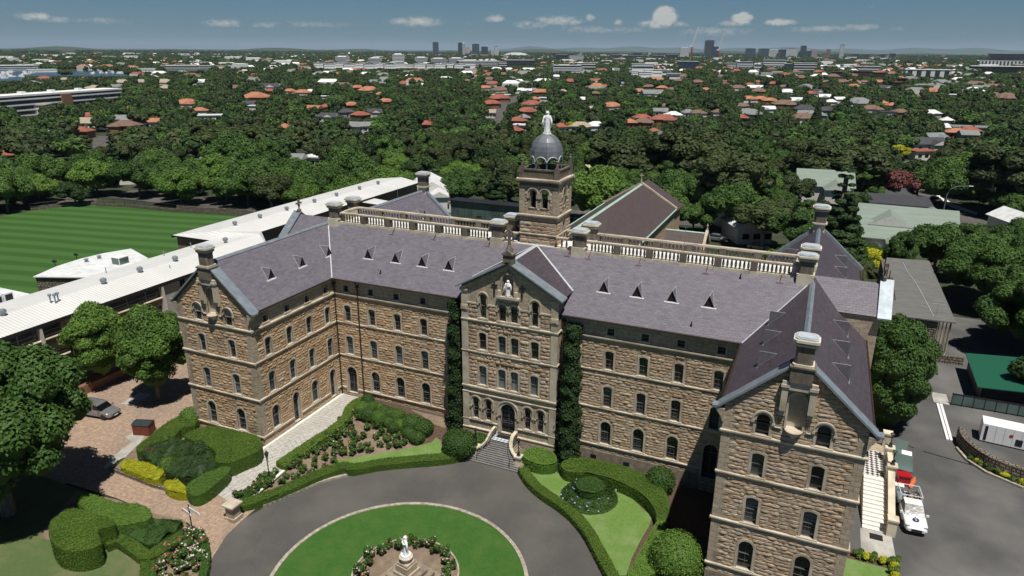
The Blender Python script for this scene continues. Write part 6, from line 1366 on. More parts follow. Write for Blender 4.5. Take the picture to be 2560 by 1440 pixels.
# side stairs
ss = thing('side_staircase', 'cream side stairs with checkered landing and solid balustrade by the right wing', 'stairs'); q = MB(); n = 13
for k in range(n): q.box(17.35, 19.25, .1+k*.44, 5.9, (1.9*k/n) if k else -.05, 1.9*(k+1)/n)
q.build('steps', 'white_stone', ss)
q = MB(); q.box(15.4, 19.25, 5.9, 12.5, -.05, 1.9); q.build('landing', 'ashlar_stone', ss)
q = MB(); q.box(17.2, 19.2, 5.95, 10.6, 1.904, 1.92); q.build('tiled_landing', 'black_white_tiles', ss)
q = MB(); q.box(19.25, 19.7, .6, 5.9, -.05, .9); 
q.extr([(19.2, .6, .95), (19.75, .6, .95), (19.75, 5.9, 2.75), (19.2, 5.9, 2.75)], (0, 0, .16)); q.extr([(19.27, .6, .9), (19.68, .6, .9), (19.68, 5.9, 2.7), (19.27, 5.9, 2.7)], (0, 0, .06))
q.face([(19.68, .6, .0), (19.68, 5.9, 0), (19.68, 5.9, 2.75), (19.68, .6, .95)]); q.face([(19.27, .6, .0), (19.27, 5.9, 0), (19.27, 5.9, 2.75), (19.27, .6, .95)])
q.build('side_wall', 'cream_stone', ss)
for (y, z1) in ((.2, 1.5), (6.1, 3.2), (9.4, 3.2), (12.3, 3.2)):
    q = MB(); q.box(19.15, 19.85, y-.35, y+.35, -.05, z1); q.box(19.07, 19.93, y-.43, y+.43, z1, z1+.16); q.build('pier', 'cream_stone', ss)
q = MB()
for k in range(9): q.lathe([(.09, 0), (.06, .2), (.1, .4), (.06, .75), (.09, .85)], c=(19.5, 6.75+k*.28, 1.95), n=8)
q.box(19.28, 19.72, 6.45, 9.05, 2.8, 2.95); q.build('balustrade', 'cream_stone', ss)
q = MB(); q.box(17.9, 18.9, -1.1, -.3, .034, .05); q.build('doormat', 'dark_metal', ss)
for i, y in enumerate((6.1, 9.4)): lamp_post((19.5, y, 3.36), 1.5, ('dark green lantern post on the pier at the top of the side stairs', 'dark green lantern post on the pier further along the side landing')[i])
# brown box stand on the court
p = gp(362, 1082); bx = thing('bin_enclosure', 'red-brown boxed bin enclosure with pale curved top on the paving', 'bin enclosure', (p.x, p.y, hg(p.x, p.y)), rad(20)); q = MB(); q.box(-.85, .85, -.6, .6, 0, 1.15); q.box(-.03, .03, -.62, -.6, .05, 1.1); simple('brown_panel', (.14, .035, .02), (.19, .055, .03), 2, .5); q.build('body', 'brown_panel', bx)
q = MB(); q.extr([(-.9, -.65, 1.15), (-.9, .65, 1.15), (-.9, .45, 1.3), (-.9, 0, 1.38), (-.9, -.45, 1.3)], (1.8, 0, 0)); q.build('lid', 'sky_glass', bx)
# yard, right: generator, walls, shed, fence, channel
gn = thing('generator_container', 'white generator container behind the curved stone wall', 'container', (29.0, 20.9, 0), rad(-6)); q = MB(); q.box(0, 5.2, 0, 2.0, .15, 2.1); q.build('body', 'white_paint', gn)
for (a_, b_, z0, z1) in ((.25, .5, .3, 1.9), (3.0, 3.6, .4, 1.1)): q = MB(); q.box(a_, b_, -.03, .0, z0, z1); q.build('louvre_panel', 'dark_metal', gn)
q = MB(Matrix.Translation((2.55, -.02, 1.35)) @ Matrix.Rotation(rad(90), 4, 'X')); q.lathe([(.16, 0), (.16, .015)], n=16); q.build('round_mark', 'red_paint', gn)
for k in range(5): q = MB(); q.box(1.2+k*.75, 1.22+k*.75, -.012, 0, .25, 2.0); q.build('door_seam', 'lead', gn)
wl = cr([(27.05, 20.4), (27.1, 18.7), (27.6, 17.0), (29.0, 15.1), (31.6, 13.8), (36, 12.6)], 5); strip('curved_stone_wall', wl, .55, -.1, 1.45, 'rubble_stone', label='curved rubble stone wall round the generator container', cat='wall', kind=None)
strip('kerb', [(26.6, 18.2), (27.2, 16.0), (28.6, 14.2), (31.2, 12.7), (36, 11.4)], .25, 0, .22, 'kerb_stone')
YB_ = [(27.2, 16.9), (28.5, 14.9), (31.3, 13.4), (35.5, 12.3), (35.3, 11.6), (31.1, 12.9), (28.5, 14.3), (27.0, 16.3)]
sheet('garden_bed', YB_, .05, 'soil', res=0)
for i in range(16):
    u = i/15; x = 27.4+u*8; y = 16.2-3.2*min(1, u*1.6)-1.2*u+.1*math.sin(i*5); o = link('shrub', YS[i % 2] if i % 3 else loose_bush('shrub', 500+i, .45, .5, 'leaf_green', n=400)); o.location = (x, y, 0); o.rotation_euler = (0, 0, i); tag(o, 'small leafy plant in the strip bed below the curved stone wall', 'shrub', 'plants under the curved wall')
sd = thing('green_roofed_shed', 'low shed with a green corrugated roof under the trees', 'shed'); simple('green_roof', (.012, .085, .05), (.02, .115, .07), 6, .5, stretch=(.2, 6, 1)); q = MB(); q.extr([(29.7, 29.6, 2.35), (29.9, 40.1, 2.35), (38, 40.1, 3.0), (38, 29.3, 3.0)], (0, 0, .1)); q.build('roof', 'green_roof', sd); q = MB(); q.box(30.3, 38, 30.4, 39.6, 0, 2.3); q.build('wall', 'dark_metal', sd)
fn = thing('mesh_fence', 'dark panelled fence in front of the green roofed shed', 'fence'); q = MB(); q.box(27.35, 36, 28.9, 28.94, .15, 1.4); q.build('panel', 'green_glass', fn)
for k in range(9): q = MB(); q.box(27.33+k*1.08, 27.39+k*1.08, 28.86, 28.98, 0, 1.5); q.build('post', 'dark_metal', fn)
q = MB(); q.box(27.3, 36, 28.86, 28.98, 1.4, 1.46); q.build('top_rail', 'dark_metal', fn)
for (x, lb) in ((25.98, 'white metal channel lying along the asphalt, nearer the wing'), (26.32, 'white metal channel lying along the asphalt, nearer the fence')): q = MB(); q.box(x-.13, x+.13, 19.7, 28.4, 0, .14); tag(q.build('white_channel', 'white_paint'), lb, 'channel')
q = MB(); q.box(25.6, 27.2, 28.6, 31.4, .01, .10); tag(q.build('concrete_slab', 'concrete'), kind='structure')
for L_d in (((20.9, 17.3), (22.6, 16.5)), ((23.4, 16.2), (28.0, 15.2)), ((26.9, 18.6), (27.4, 15.4))): strip('drain_channel', L_d, .16, .0, .012, 'dark_metal')
strip('retaining_wall', [(23.6, 41.3), (30.2, 42.0)], .4, 0, 1.1, 'rubble_stone', label='low rubble retaining wall at the end of the service yard', cat='wall', kind=None)
# flat grey-roofed stone block on the right
sb = thing('stone_outbuilding', 'long low rubble-walled block with a flat grey shingle roof', 'building'); simple('grey_shingle', (.10, .10, .095), (.19, .19, .175), 2.5, .9, .2, .02, stretch=(.25, 2.5, 1)); roof_ = [(20.95, 43.3), (28.85, 43.7), (28.8, 75), (22.2, 74.2), (21.1, 62), (22.5, 61.8), (22.2, 50.2), (20.8, 50)]
q = MB(); q.prism(roof_, 4.95, 5.1); q.build('roof', 'grey_shingle', sb); q = MB(); q.box(21.4, 26.9, 43.9, 73.5, -.1, 4.93); q.build('wall', 'rubble_stone', sb)
for i in range(7): q = MB(); q.box(28.3, 28.5, 44.2+i*4.8, 44.4+i*4.8, 0, 4.94); q.build('verandah_post', 'cream_stone', sb)
for i in range(4): q = MB(); q.box(27.0+i*.42, 27.12+i*.42, 43.95, 44.05, .6, 4.9); q.build('screen_bar', 'brown_block', sb)
for i, y in enumerate((52, 56.5, 60.5, 66)): q = MB(); q.tube([(21.5, y, 5.1), (21.5, y, 7.6)], .07, 6); q.build('vent_pipe', 'dark_metal', sb)
q = MB(); q.tube([(24.6, 72, 5.13), (24.9, 66, 5.13), (25.6, 60, 5.13), (26.0, 53, 5.13), (26.4, 45, 5.13)], .05, 5); q.build('roof_conduit', 'pale_lead', sb)
q = MB(); q.tube([(26.8, 46, 5.1), (26.8, 46, 6.6)], .02, 5); q.tube([(26.1, 46, 6.6), (27.7, 46.3, 6.55)], .025, 5); q.build('aerial', 'lead', sb)

# ============================================================ WHITE-ROOFED LONG BUILDING (left)
simple('office_grey', (.07, .08, .09), (.10, .11, .12), 1, .6)
wb = thing('white_roofed_building', 'long three-storey building with a low white metal roof between the field and the left wing', 'building')
m, nt, b = newmat('white_metal_roof'); wv = N(nt, 'ShaderNodeTexWave'); wv.wave_type = 'BANDS'; wv.bands_direction = 'Y'; wv.inputs['Scale'].default_value = .75; nt.links.new(N(nt, 'ShaderNodeTexCoord').outputs['Object'], wv.inputs['Vector'])
nzz = noise(nt, .25, 4, .6); nt.links.new(nmix(nt, ramp(nt, wv.outputs['Fac'], [(.0, (.54, .54, .525)), (.35, (.74, .74, .72))]), ramp(nt, nzz, [(.3, (.88, .88, .88)), (.7, (1, 1, 1))]), 1.0, 'MULTIPLY'), b.inputs['Base Color']); b.inputs['Roughness'].default_value = .5
simple('white_membrane', (.66, .68, .69), (.76, .77, .77), .5, .6, big=(.8, (.58, .59, .58)))
YN0, YN1, YF1 = -46, 24, 83
q = MB(); q.face([(-68.1, YN0, 9), (-68.1, YN1, 9), (-72.6, YN1+3, 9.85), (-72.6, YN0, 9.85)]); q.face([(-72.6, YN0, 9.85), (-72.6, YN1+3, 9.85), (-79.4, YN1-1, 9), (-79.4, YN0, 9)])
q.face([(-68.1, YN1, 9), (-75.9, 31, 9.02), (-80.6, 25.5, 9.85), (-72.6, YN1+3, 9.85)])
q.face([(-87.6, 22.9, 9), (-80.6, 25.5, 9.85), (-80.9, YF1, 9.85), (-87.8, YF1, 9)]); q.face([(-80.6, 25.5, 9.85), (-75.9, 31, 9.02), (-76.0, YF1, 9), (-80.9, YF1, 9.85)]); q.face([(-87.6, 22.9, 9), (-79.4, YN1-1, 9), (-72.6, YN1+3, 9.85), (-80.6, 25.5, 9.85)])
q.face([(-76, 60, 8.6), (-70, 59.2, 8.6), (-70, 63, 8.6), (-76, 64.5, 8.6)])
q.build('roof', 'white_metal_roof', wb, recalc=False)
q = MB()
for (a_, b_, c_, d_) in ((-68.25, -68.05, YN0, YN1), (-79.45, -79.3, YN0, YN1-1), (-76.1, -75.9, 31, YF1), (-87.9, -87.7, 22.9, YF1)): q.box(a_, b_, c_, d_, 8.55, 8.98)
q.build('fascia', 'dark_metal', wb)
q = MB(); q.box(-79.0, -68.9, YN0+.3, YN1, -.3, 8.7, 0); q.box(-87.2, -76.4, 23.4, YF1-.3, -.3, 8.7, 0); q.build('wall', 'brown_block', wb)
q = MB(); q.box(-68.9, -68.45, 4.2, YN1, 1.0, 8.6); q.build('render_wall', 'grey_wall', wb)
for (y, z0, z1) in ((7.5, 5.6, 8.4), (11.5, 5.6, 8.4), (15.5, 5.6, 8.4), (19.5, 5.6, 8.4), (9.5, 2.4, 4.8), (13.5, 2.4, 4.8), (17.5, 2.4, 4.8)): q = MB(); q.box(-68.46, -68.4, y-.4, y+.4, z0, z1); w_ = q.build('window', 'window_glass', wb); q = MB(); q.box(-68.4, -68.37, y-.02, y+.02, z0, z1); q.box(-68.4, -68.37, y-.4, y+.4, z0+.7, z0+.76); q.build('frame', 'grey_wall', w_)
for k in range(3):
    z = 1.1+2.5*k; q = MB(); q.box(-68.75, -68.4, YN0+.3, 4.2, z, z+.75); q.build('spandrel', 'brown_block', wb); q = MB(); q.tube([(-68.3, YN0+.3, z+.86), (-68.3, 4.2, z+.86)], .13, 6); q.build('sill_pipe', 'cream_stone', wb)
    q = MB(); q.box(-68.82, -68.72, YN0+.3, 4.2, z+.95, z+2.3); q.build('ribbon_window', 'window_glass', wb); q = MB(); q.box(-68.72, -68.62, YN0+.3, 4.2, z+2.3, z+2.5); q.box(-68.72, -68.66, YN0+.3, 4.2, z+1.62, z+1.67)
    for j in range(18): q.box(-68.72, -68.66, YN0+1+j*2.75, YN0+1.06+j*2.75, z+.95, z+2.3)
    q.build('window_frame', 'grey_wall', wb)
for j in range(7): y = 4.0-j*8.2; q = MB(); q.extr([(-68.7, y-.12, 0), (-67.5, y-.12, 0), (-68.1, y-.12, 8.6), (-68.7, y-.12, 8.6)], (0, .3, 0)); q.build('fin', 'pale_facade', wb)
for i, (x, y, s) in enumerate(((-72.6, -25, 1), (-72.6, -13.5, 1), (-72.6, -1.0, 1), (-72.6, 4.4, 1), (-72.6, 10.2, 1), (-72.6, 16.5, 1), (-74, 21, 1), (-80.9, 30, 1), (-80.9, 36, 1), (-80.9, 43, 1), (-80.9, 51, 1), (-80.9, 58, 1), (-80.9, 66, 1), (-80.9, 73, 1))):
    q = MB(); q.lathe([(.24, 0), (.24, .25), (.36, .35), (.42, .55), (.36, .75), (.15, .85)], c=(x+.2, y, 9.75), n=12); q.build('roof_vent', 'lead', wb)
for i, (x, y) in enumerate(((-71.8, -8.4), (-71.4, -8.1), (-71.6, -7.6))): q = MB(); q.lathe([(.09, 0), (.09, .9), (.2, 1.0), (.2, 1.2), (.05, 1.3)], c=(x, y, 9.6), n=8); q.build('flue', 'lead', wb)
for i, (x, y) in enumerate(((-78, 3.5), (-71, 8), (-78, 13), (-71, 14.5), (-78, 18))): q = MB(); q.tube([(x, y, 9.1), (x, y, 10.0)], .07, 6); q.build('roof_pipe', 'lead', wb)
q = MB(); q.box(-67.9, -64.3, -18, -3.5, 2.6, 2.75); tag(q.build('canopy_roof', 'office_grey', wb)); q = MB(); q.box(-63.4, -62.7, -16, 3.0, .8, 2.4); q.build('brick_screen', 'orange_brick', wb)
pv = thing('sports_pavilion', 'curved white-roofed stone pavilion at the edge of the playing field', 'building')
P1 = [gpz(*( (x/2.977, 480+y/2.977)), 5) for x, y in ((245, 632), (420, 555), (600, 498), (780, 455), (975, 423), (1105, 495), (900, 580), (640, 637))]
q = MB(); q.prism([(p.x, p.y) for p in P1], 4.9, 5.05); q.build('roof', 'white_membrane', pv); c0 = sum((Vector((p.x, p.y)) for p in P1), Vector((0, 0)))/8
q = MB(); q.prism([tuple(c0+(Vector((p.x, p.y))-c0)*.965) for p in P1], -.1, 4.88); q.build('wall', 'rubble_stone', pv)
p = gpz(912/2.977, 480+530/2.977, 5.05); q = MB(); q.box(p.x-.9, p.x+.9, p.y-1.2, p.y+.6, 5.05, 6.3); ac = q.build('air_unit', 'white_paint', pv); q = MB(); q.box(p.x-.8, p.x+.8, p.y-1.22, p.y-1.2, 5.2, 6.2); q.box(p.x+.9, p.x+.92, p.y-1.1, p.y+.5, 5.2, 6.2); q.build('grille', 'green_glass', ac)
for (x, y) in ((645, 520), (740, 495)): p = gpz(x/2.977, 480+y/2.977, 5.05); q = MB(); q.lathe([(.3, 0), (.25, .3), (.4, .5), (.1, .6)], c=(p.x, p.y, 5.05), n=10); q.build('roof_vent', 'lead', pv)
for (x, y) in ((412, 548), (572, 497)): p = gpz(x/2.977, 480+y/2.977, 5.05); q = MB(); q.tube([(p.x, p.y, 5), (p.x, p.y, 5.7)], .05, 6); q.box(p.x-.35, p.x+.35, p.y-.15, p.y+.15, 5.6, 5.95); q.build('floodlight', 'dark_metal', pv)
pl_ = thing('plant_roof_block', 'low white-roofed block carrying rows of air conditioning units', 'building'); q = MB(); q.box(-98, -79.6, -30, -2, -.1, 6.2); q.build('wall', 'rubble_stone', pl_); q = MB(); q.box(-98.3, -79.5, -30.3, -1.7, 6.2, 6.5); q.build('roof', 'white_membrane', pl_)
for i in range(9):
    x, y = (-88.5+i*.0, -12+i*1.35) if i < 5 else (-85.5, -9.8+(i-5)*1.35); q = MB(); q.box(x-.9, x+.9, y-.6, y+.6, 6.5, 8.3); u_ = q.build('air_unit', 'white_paint', pl_); q = MB(); q.box(x+.9, x+.93, y-.45, y+.45, 6.8, 8.1); q.build('grille', 'dark_metal', u_)

# ============================================================ CHAPEL AND OTHERS BEHIND
ch = thing('chapel', 'stone chapel with a steep brown slate roof and green copper ridge behind the main building', 'chapel')
rx_, rz_, ey, ez = -23.0, 13.0, 7.1, 8.6
q = MB()
for s in (-1, 1): q.face([(rx_, 30, rz_), (rx_, 81.5, rz_), (rx_+s*(ey+.3), 81.5, ez-.15), (rx_+s*(ey+.3), 30, ez-.15)]); q.face([(rx_, 81.9, rz_), (rx_, 88, rz_), (rx_+s*(ey+.6), 88, ez-.35), (rx_+s*(ey+.6), 81.9, ez-.35)])
q.build('roof', 'brown_slate', ch, recalc=False)
q = MB()
for x in (rx_-ey, rx_+ey): q.face([(x, 30, -.2), (x, 88, -.2), (x, 88, ez), (x, 30, ez)])
q.face([(rx_-ey, 30.1, -.2), (rx_+ey, 30.1, -.2), (rx_+ey, 30.1, ez), (rx_, 30.1, rz_-.1), (rx_-ey, 30.1, ez)]); q.face([(rx_-ey, 88, -.2), (rx_+ey, 88, -.2), (rx_+ey, 88, ez), (rx_, 88, rz_-.1), (rx_-ey, 88, ez)])
q.build('wall', 'rock_stone', ch, recalc=False)
q = MB(); q.extr([(rx_-.3, 30, rz_-.12), (rx_, 30, rz_+.15), (rx_+.3, 30, rz_-.12)], (0, 51.5, 0))
for s in (-1, 1): q.tube([(rx_+s*(ey+.35), 30, ez-.15), (rx_+s*(ey+.35), 81.5, ez-.15)], .14, 6)
q.build('copper_ridge', 'copper_green', ch)
q = MB()
for s in (-1, 1): q.extr([(rx_+s*(ey+.5), 81.5, ez-.2), (rx_, 81.5, rz_+.1), (rx_, 81.5, rz_+.5), (rx_+s*(ey+.5), 81.5, ez+.2)], (0, .5, 0))
q.lathe([(.2, 0), (.12, .5), (.08, 1.0)], c=(rx_, 81.7, rz_+.4), n=8); q.box(rx_-.08, rx_+.08, 81.62, 81.78, rz_+1.2, rz_+2.2); q.box(rx_-.4, rx_+.4, 81.63, 81.77, rz_+1.7, rz_+1.86); q.build('coping', 'trim_stone', ch)
plc = plane((rx_+ey, 0), (0, 1, 0), (1, 0, 0))
for k in range(7): opening(plc, 42+k*6.2, 3.4, 7.4, 1.0, 'arch', parent=ch, muntin=(1, 3))
band(plc, 30, 88, 7.9, parent=ch); band(plc, 30, 88, 3.0, parent=ch)
an = link('side_annex', None, ch); q = MB()
for s in (-1, 1): q.face([(-16, 74.5, 6), (-8.3, 74.5, 6), (-8.3, 74.5+s*4, 3.2), (-16, 74.5+s*4, 3.2)])
q.build('roof', 'brown_slate', an, recalc=False); q = MB(); q.extr([(-16, 70.7, -.1), (-16, 78.3, -.1), (-16, 78.3, 3.3), (-16, 74.5, 5.9), (-16, 70.7, 3.3)], (7.7, 0, 0)); q.build('wall', 'rock_stone', an)
q = MB(); q.extr([(-8.4, 70.3, 3.0), (-8.4, 74.5, 6.1), (-8.4, 78.7, 3.0), (-8.4, 78.7, 3.5), (-8.4, 74.5, 6.7), (-8.4, 70.3, 3.5)], (.5, 0, 0)); q.lathe([(.2, 6.6), (.1, 7.2), (.18, 7.4), (.03, 7.9)], c=(-8.15, 74.5, 0), n=8); q.build('coping', 'trim_stone', an); q = MB(); q.extr([(-16, 74.3, 5.95), (-16, 74.5, 6.12), (-16, 74.7, 5.95)], (7.6, 0, 0)); q.build('copper_ridge', 'copper_green', an)
gb_ = thing('glazed_block', 'low block with a long band of dark green glazing behind the balustrade', 'building'); q = MB(); q.box(-64, -37, 76.2, 79, -.1, 7.0); q.build('wall', 'dark_metal', gb_); q = MB(); q.box(-64.2, -36.8, 75.7, 79.2, 7.0, 7.25); q.build('roof', 'dark_metal', gb_)
for k in range(16): q = MB(); q.box(-63.9+k*1.68, -62.3+k*1.68, 76.1, 76.18, 2.6, 6.9); q.build('glass_panel', 'green_glass', gb_)
for x in (-57.5, -53.2): q = MB(); q.tube([(x, 75.9, 4.7), (x+1.3, 75.9, 4.75)], .05, 5); q.build('handle_bar', 'dark_metal', gb_)
# walkway wall and fence along the far side of the field
fw = thing('field_fence', 'dark railing fence with stone base along the far edge of the playing field', 'fence'); fp = [(-168.5, 50), (-164, 60.5), (-152, 63.4), (-135.4, 65), (-117.5, 68.5), (-100, 67)]
for i in range(len(fp)-1):
    a_, b_ = Vector(fp[i]), Vector(fp[i+1]); d_ = b_-a_; nn = max(1, int(d_.length/3)); q = MB(); w_ = Vector((-d_.y, d_.x)).normalized()*.18
    q.extr([(a_-w_).to_3d(), (b_-w_).to_3d(), (b_+w_).to_3d(), (a_+w_).to_3d()], (0, 0, .7 if i < 3 else 1.5)); q.build('wall', 'rubble_stone', fw)
    q = MB(); q.tube([(a_.x, a_.y, 1.75), (b_.x, b_.y, 1.75)], .05, 4); q.tube([(a_.x, a_.y, 1.0), (b_.x, b_.y, 1.0)], .04, 4)
    for k in range(nn+1): c_ = a_+d_*(k/nn); q.tube([(c_.x, c_.y, 0), (c_.x, c_.y, 1.9)], .05, 4)
    q.build('railing', 'dark_metal', fw)
# ============================================================ TREES NEAR THE BUILDING
put_tree('plane', (-63.0, -9.6, hg(-63.0, -9.6)-.4), .84, .4, 'leafy plane tree on the court, the one farther from the gable wall', sz=1.12)
put_tree('plane', (-53.9, -9.9, hg(-53.9, -9.9)-.4), .9, 2.1, 'leafy plane tree on the court, the one nearer the gable wall', sz=1.18)
put_tree('big', (-48.6, -29.5, 1.2), 1.12, .7, 'huge dark spreading tree filling the bottom left corner', sz=1.08)
put_tree('big', (-60.5, -33, 1.2), .9, 2.7, 'spreading tree at the left edge in front of the white-roofed building')
put_tree('dark', (37.5, 34, 0), .9, 2.0, 'dark tree overhanging the green shed roof'); put_tree('round', (20.1, 20.5, -.6), .9, 1.0, 'dense rounded tree right beside the right wing roof', sz=1.22)
p = gpz(700, 590, 6); put_tree('dark', (-60, 21, 0), 1.0, 0, 'dark green tree showing between the white roof and the left wing roof', sz=1.12)
for i, (px, py, k, s, lb) in enumerate(((2490, 770, 'dome', .92, 'huge domed fig tree at the right edge above the street'), (2625, 905, 'dome', .95, 'huge domed fig tree at the right edge beside the green shed'), (2560, 700, 'dome', .8, 'broad fig tree half cut by the right edge'),
        (2120, 700, 'fig', .6, 'green tree behind the right rear chimney'), (2175, 690, 'yellow', .8, 'yellowish green shrub tree by the grey shingle roof'), (2640, 850, 'dome', .8, 'fig tree cut off by the right edge'))):
    q_ = gp(px, py); put_tree(k, (q_.x, q_.y, 0), s, i*1.3, lb)
q_ = gp(2140, 745); PALMS = [(q_.x, q_.y, 5)]; put_tree('palm', (q_.x, q_.y, 0), 1.0, 0, 'date palm with long fronds behind the right rear wing roof')
q_ = gp(990, 500); PALMS.append((q_.x, q_.y, 6)); put_tree('palm', (q_.x, q_.y, 0), 1.35, 1, 'date palm among the trees behind the white roof')
for px, py, s in ((1890, 330, .9), (2040, 310, 1.0), (445, 300, .9), (1275, 345, .8)): q_ = gp(px, py); put_tree('pine', (q_.x, q_.y, 0), s, px, 'tall dark conifer standing above the suburb trees', group='conifers in the suburb')
for px, py, s in ((2510, 450, 1.0), (2260, 400, .9), (1140, 300, .9), (1990, 560, .8)): q_ = gp(px, py); put_tree('cypress', (q_.x, q_.y, 0), s, px, 'narrow dark cypress between gardens', group='cypresses in the suburb')
q_ = gp(2240, 512); PALMS.append((q_.x, q_.y, 6)); put_tree('red', (q_.x, q_.y, 0), 1.35, 0, 'pink and red leaved tree beside the street on the right')
for px, py in ((2255, 400), (1425, 330), (845, 330), (2240, 395), (1800, 235)): q_ = gp(px, py); put_tree('yellow', (q_.x, q_.y, 0), .8, px, 'small bright yellow-green tree among darker trees', group='yellow-green trees in the suburb')
# row of broad figs along the far side of the playing field and the street
rr_ = random.Random(3)
ROW = [(-180, 44), (-176, 58), (-171, 71), (-160, 74), (-150, 78), (-141, 72), (-133, 80), (-124, 76), (-115, 82), (-106, 77), (-98, 84), (-108, 92), (-122, 92), (-137, 92), (-152, 92), (-167, 88), (-188, 66), (-190, 50), (-94, 96), (-182, 78)]
placed = [(p_[0], p_[1], 5.5) for p_ in ROW]+PALMS
for i, (x, y) in enumerate(ROW): put_tree(('fig', 'fig2', 'fig2', 'fig')[i % 4], (x+rr_.uniform(-1, 1), y+rr_.uniform(-1, 1), 0), rr_.uniform(.95, 1.3), rr_.uniform(0, 6), 'broad green fig tree in the row beyond the playing field', group='fig trees beyond the field')

# ============================================================ SUBURB
OR, RD, BR, GY, DK, WH, YL, BG = 'orange_tile', 'red_tile', 'brown_tile', 'grey_roof', 'dark_roof', 'white_membrane', 'yellow_roof', 'beige_roof'
simple('red_tile', (.26, .085, .06), (.36, .13, .085), .8, .8, big=(.15, (.20, .07, .05))); simple('brown_tile', (.15, .095, .07), (.21, .14, .105), .8, .8); simple('grey_roof', (.17, .185, .18), (.24, .255, .25), .8, .7)
simple('dark_roof', (.045, .045, .05), (.075, .075, .085), .8, .7); simple('yellow_roof', (.42, .40, .18), (.5, .48, .24), .8, .7); simple('beige_roof', (.32, .27, .20), (.4, .34, .26), .8, .8); simple('green_grey_roof', (.19, .24, .20), (.25, .30, .26), .6, .6, stretch=(.3, 3, 1))
simple('house_brick', (.22, .11, .07), (.30, .16, .10), 3, .9); simple('house_white', (.62, .61, .58), (.76, .75, .72), 2, .8); simple('house_blue', (.20, .25, .29), (.26, .31, .35), 2, .8)
RN = {OR: 'orange tiled', RD: 'red tiled', BR: 'brown tiled', GY: 'grey', DK: 'dark grey', WH: 'white', YL: 'pale yellow', BG: 'beige', 'green_grey_roof': 'grey-green metal'}
def house_mesh(w, d, rm, kind, seed, hh=3.2):
    rng = random.Random(seed); wallm = 'house_brick' if rm in (OR, RD, BR) and rng.random() < .6 else ('house_blue' if rm in (GY, DK) and rng.random() < .4 else 'house_white')
    wb_ = MB(); rb = MB()
    def block(x0, x1, y0, y1, zb, e=.5):
        wb_.box(x0, x1, y0, y1, -.3, zb); X0, X1, Y0, Y1 = x0-e, x1+e, y0-e, y1+e; W_, D_ = X1-X0, Y1-Y0; h = min(W_, D_)*.5*.52
        if kind == 'flat': rb.box(X0, X1, Y0, Y1, zb+.01, zb+.35); return
        hip = kind == 'hip'
        if W_ >= D_: r0, r1 = (X0+(D_/2 if hip else 0), (Y0+Y1)/2), (X1-(D_/2 if hip else 0), (Y0+Y1)/2)
        else: r0, r1 = ((X0+X1)/2, Y0+(W_/2 if hip else 0)), ((X0+X1)/2, Y1-(W_/2 if hip else 0))
        A, B, C_, D2 = (X0, Y0, zb), (X1, Y0, zb), (X1, Y1, zb), (X0, Y1, zb); P, Q = (*r0, zb+h), (*r1, zb+h); z_ = zb-.18
        if W_ >= D_: fs = [[A, B, Q, P], [C_, D2, P, Q], [D2, A, P], [B, C_, Q]]
        else: fs = [[B, C_, Q, P], [D2, A, P, Q], [A, B, P], [C_, D2, Q]]
        for i, f in enumerate(fs):
            if not hip and i > 1: wb_.face([(*f[0][:2], zb), (*f[1][:2], zb), f[2]])
            else: rb.face(f)
        for a, b in ((A, B), (B, C_), (C_, D2), (D2, A)): rb.face([a, b, (b[0], b[1], z_), (a[0], a[1], z_)])
    block(-w/2, w/2, -d/2, d/2, hh)
    if w > 9 and kind != 'flat':
        s = rng.choice((-1, 1)); block(s*w*.18-w*.2, s*w*.18+w*.2, -d/2-d*.38, -d*.05, hh-.03)
        if rng.random() < .5: block(-s*w*.30-w*.16, -s*w*.30+w*.16, d*.1, d/2+d*.3, hh-.05)
    wn_ = []
    for i in range(3): wn_.append((-w*.36+i*w*.32, 1.0, 1.5))
    return wb_, rb, wallm, wn_
HOUSES = []
def zone(px, py):
    h_ = ('far left', 'left above the playing field', 'above the long white roof', 'left of the domed tower', 'just left of the dome statue', 'right of the domed tower', 'above the chapel roof', 'right of the chapel', 'above the right wing', 'above the grey shingle block', 'near the right edge')[min(10, int(px/233))]
    v = ('on the distant rise', 'in the far row', 'in the middle rows', 'half hidden in the tree belt', 'close behind the near trees')[0 if py < 190 else 1 if py < 225 else 2 if py < 275 else 3 if py < 380 else 4]
    return h_, v
ORD = {}
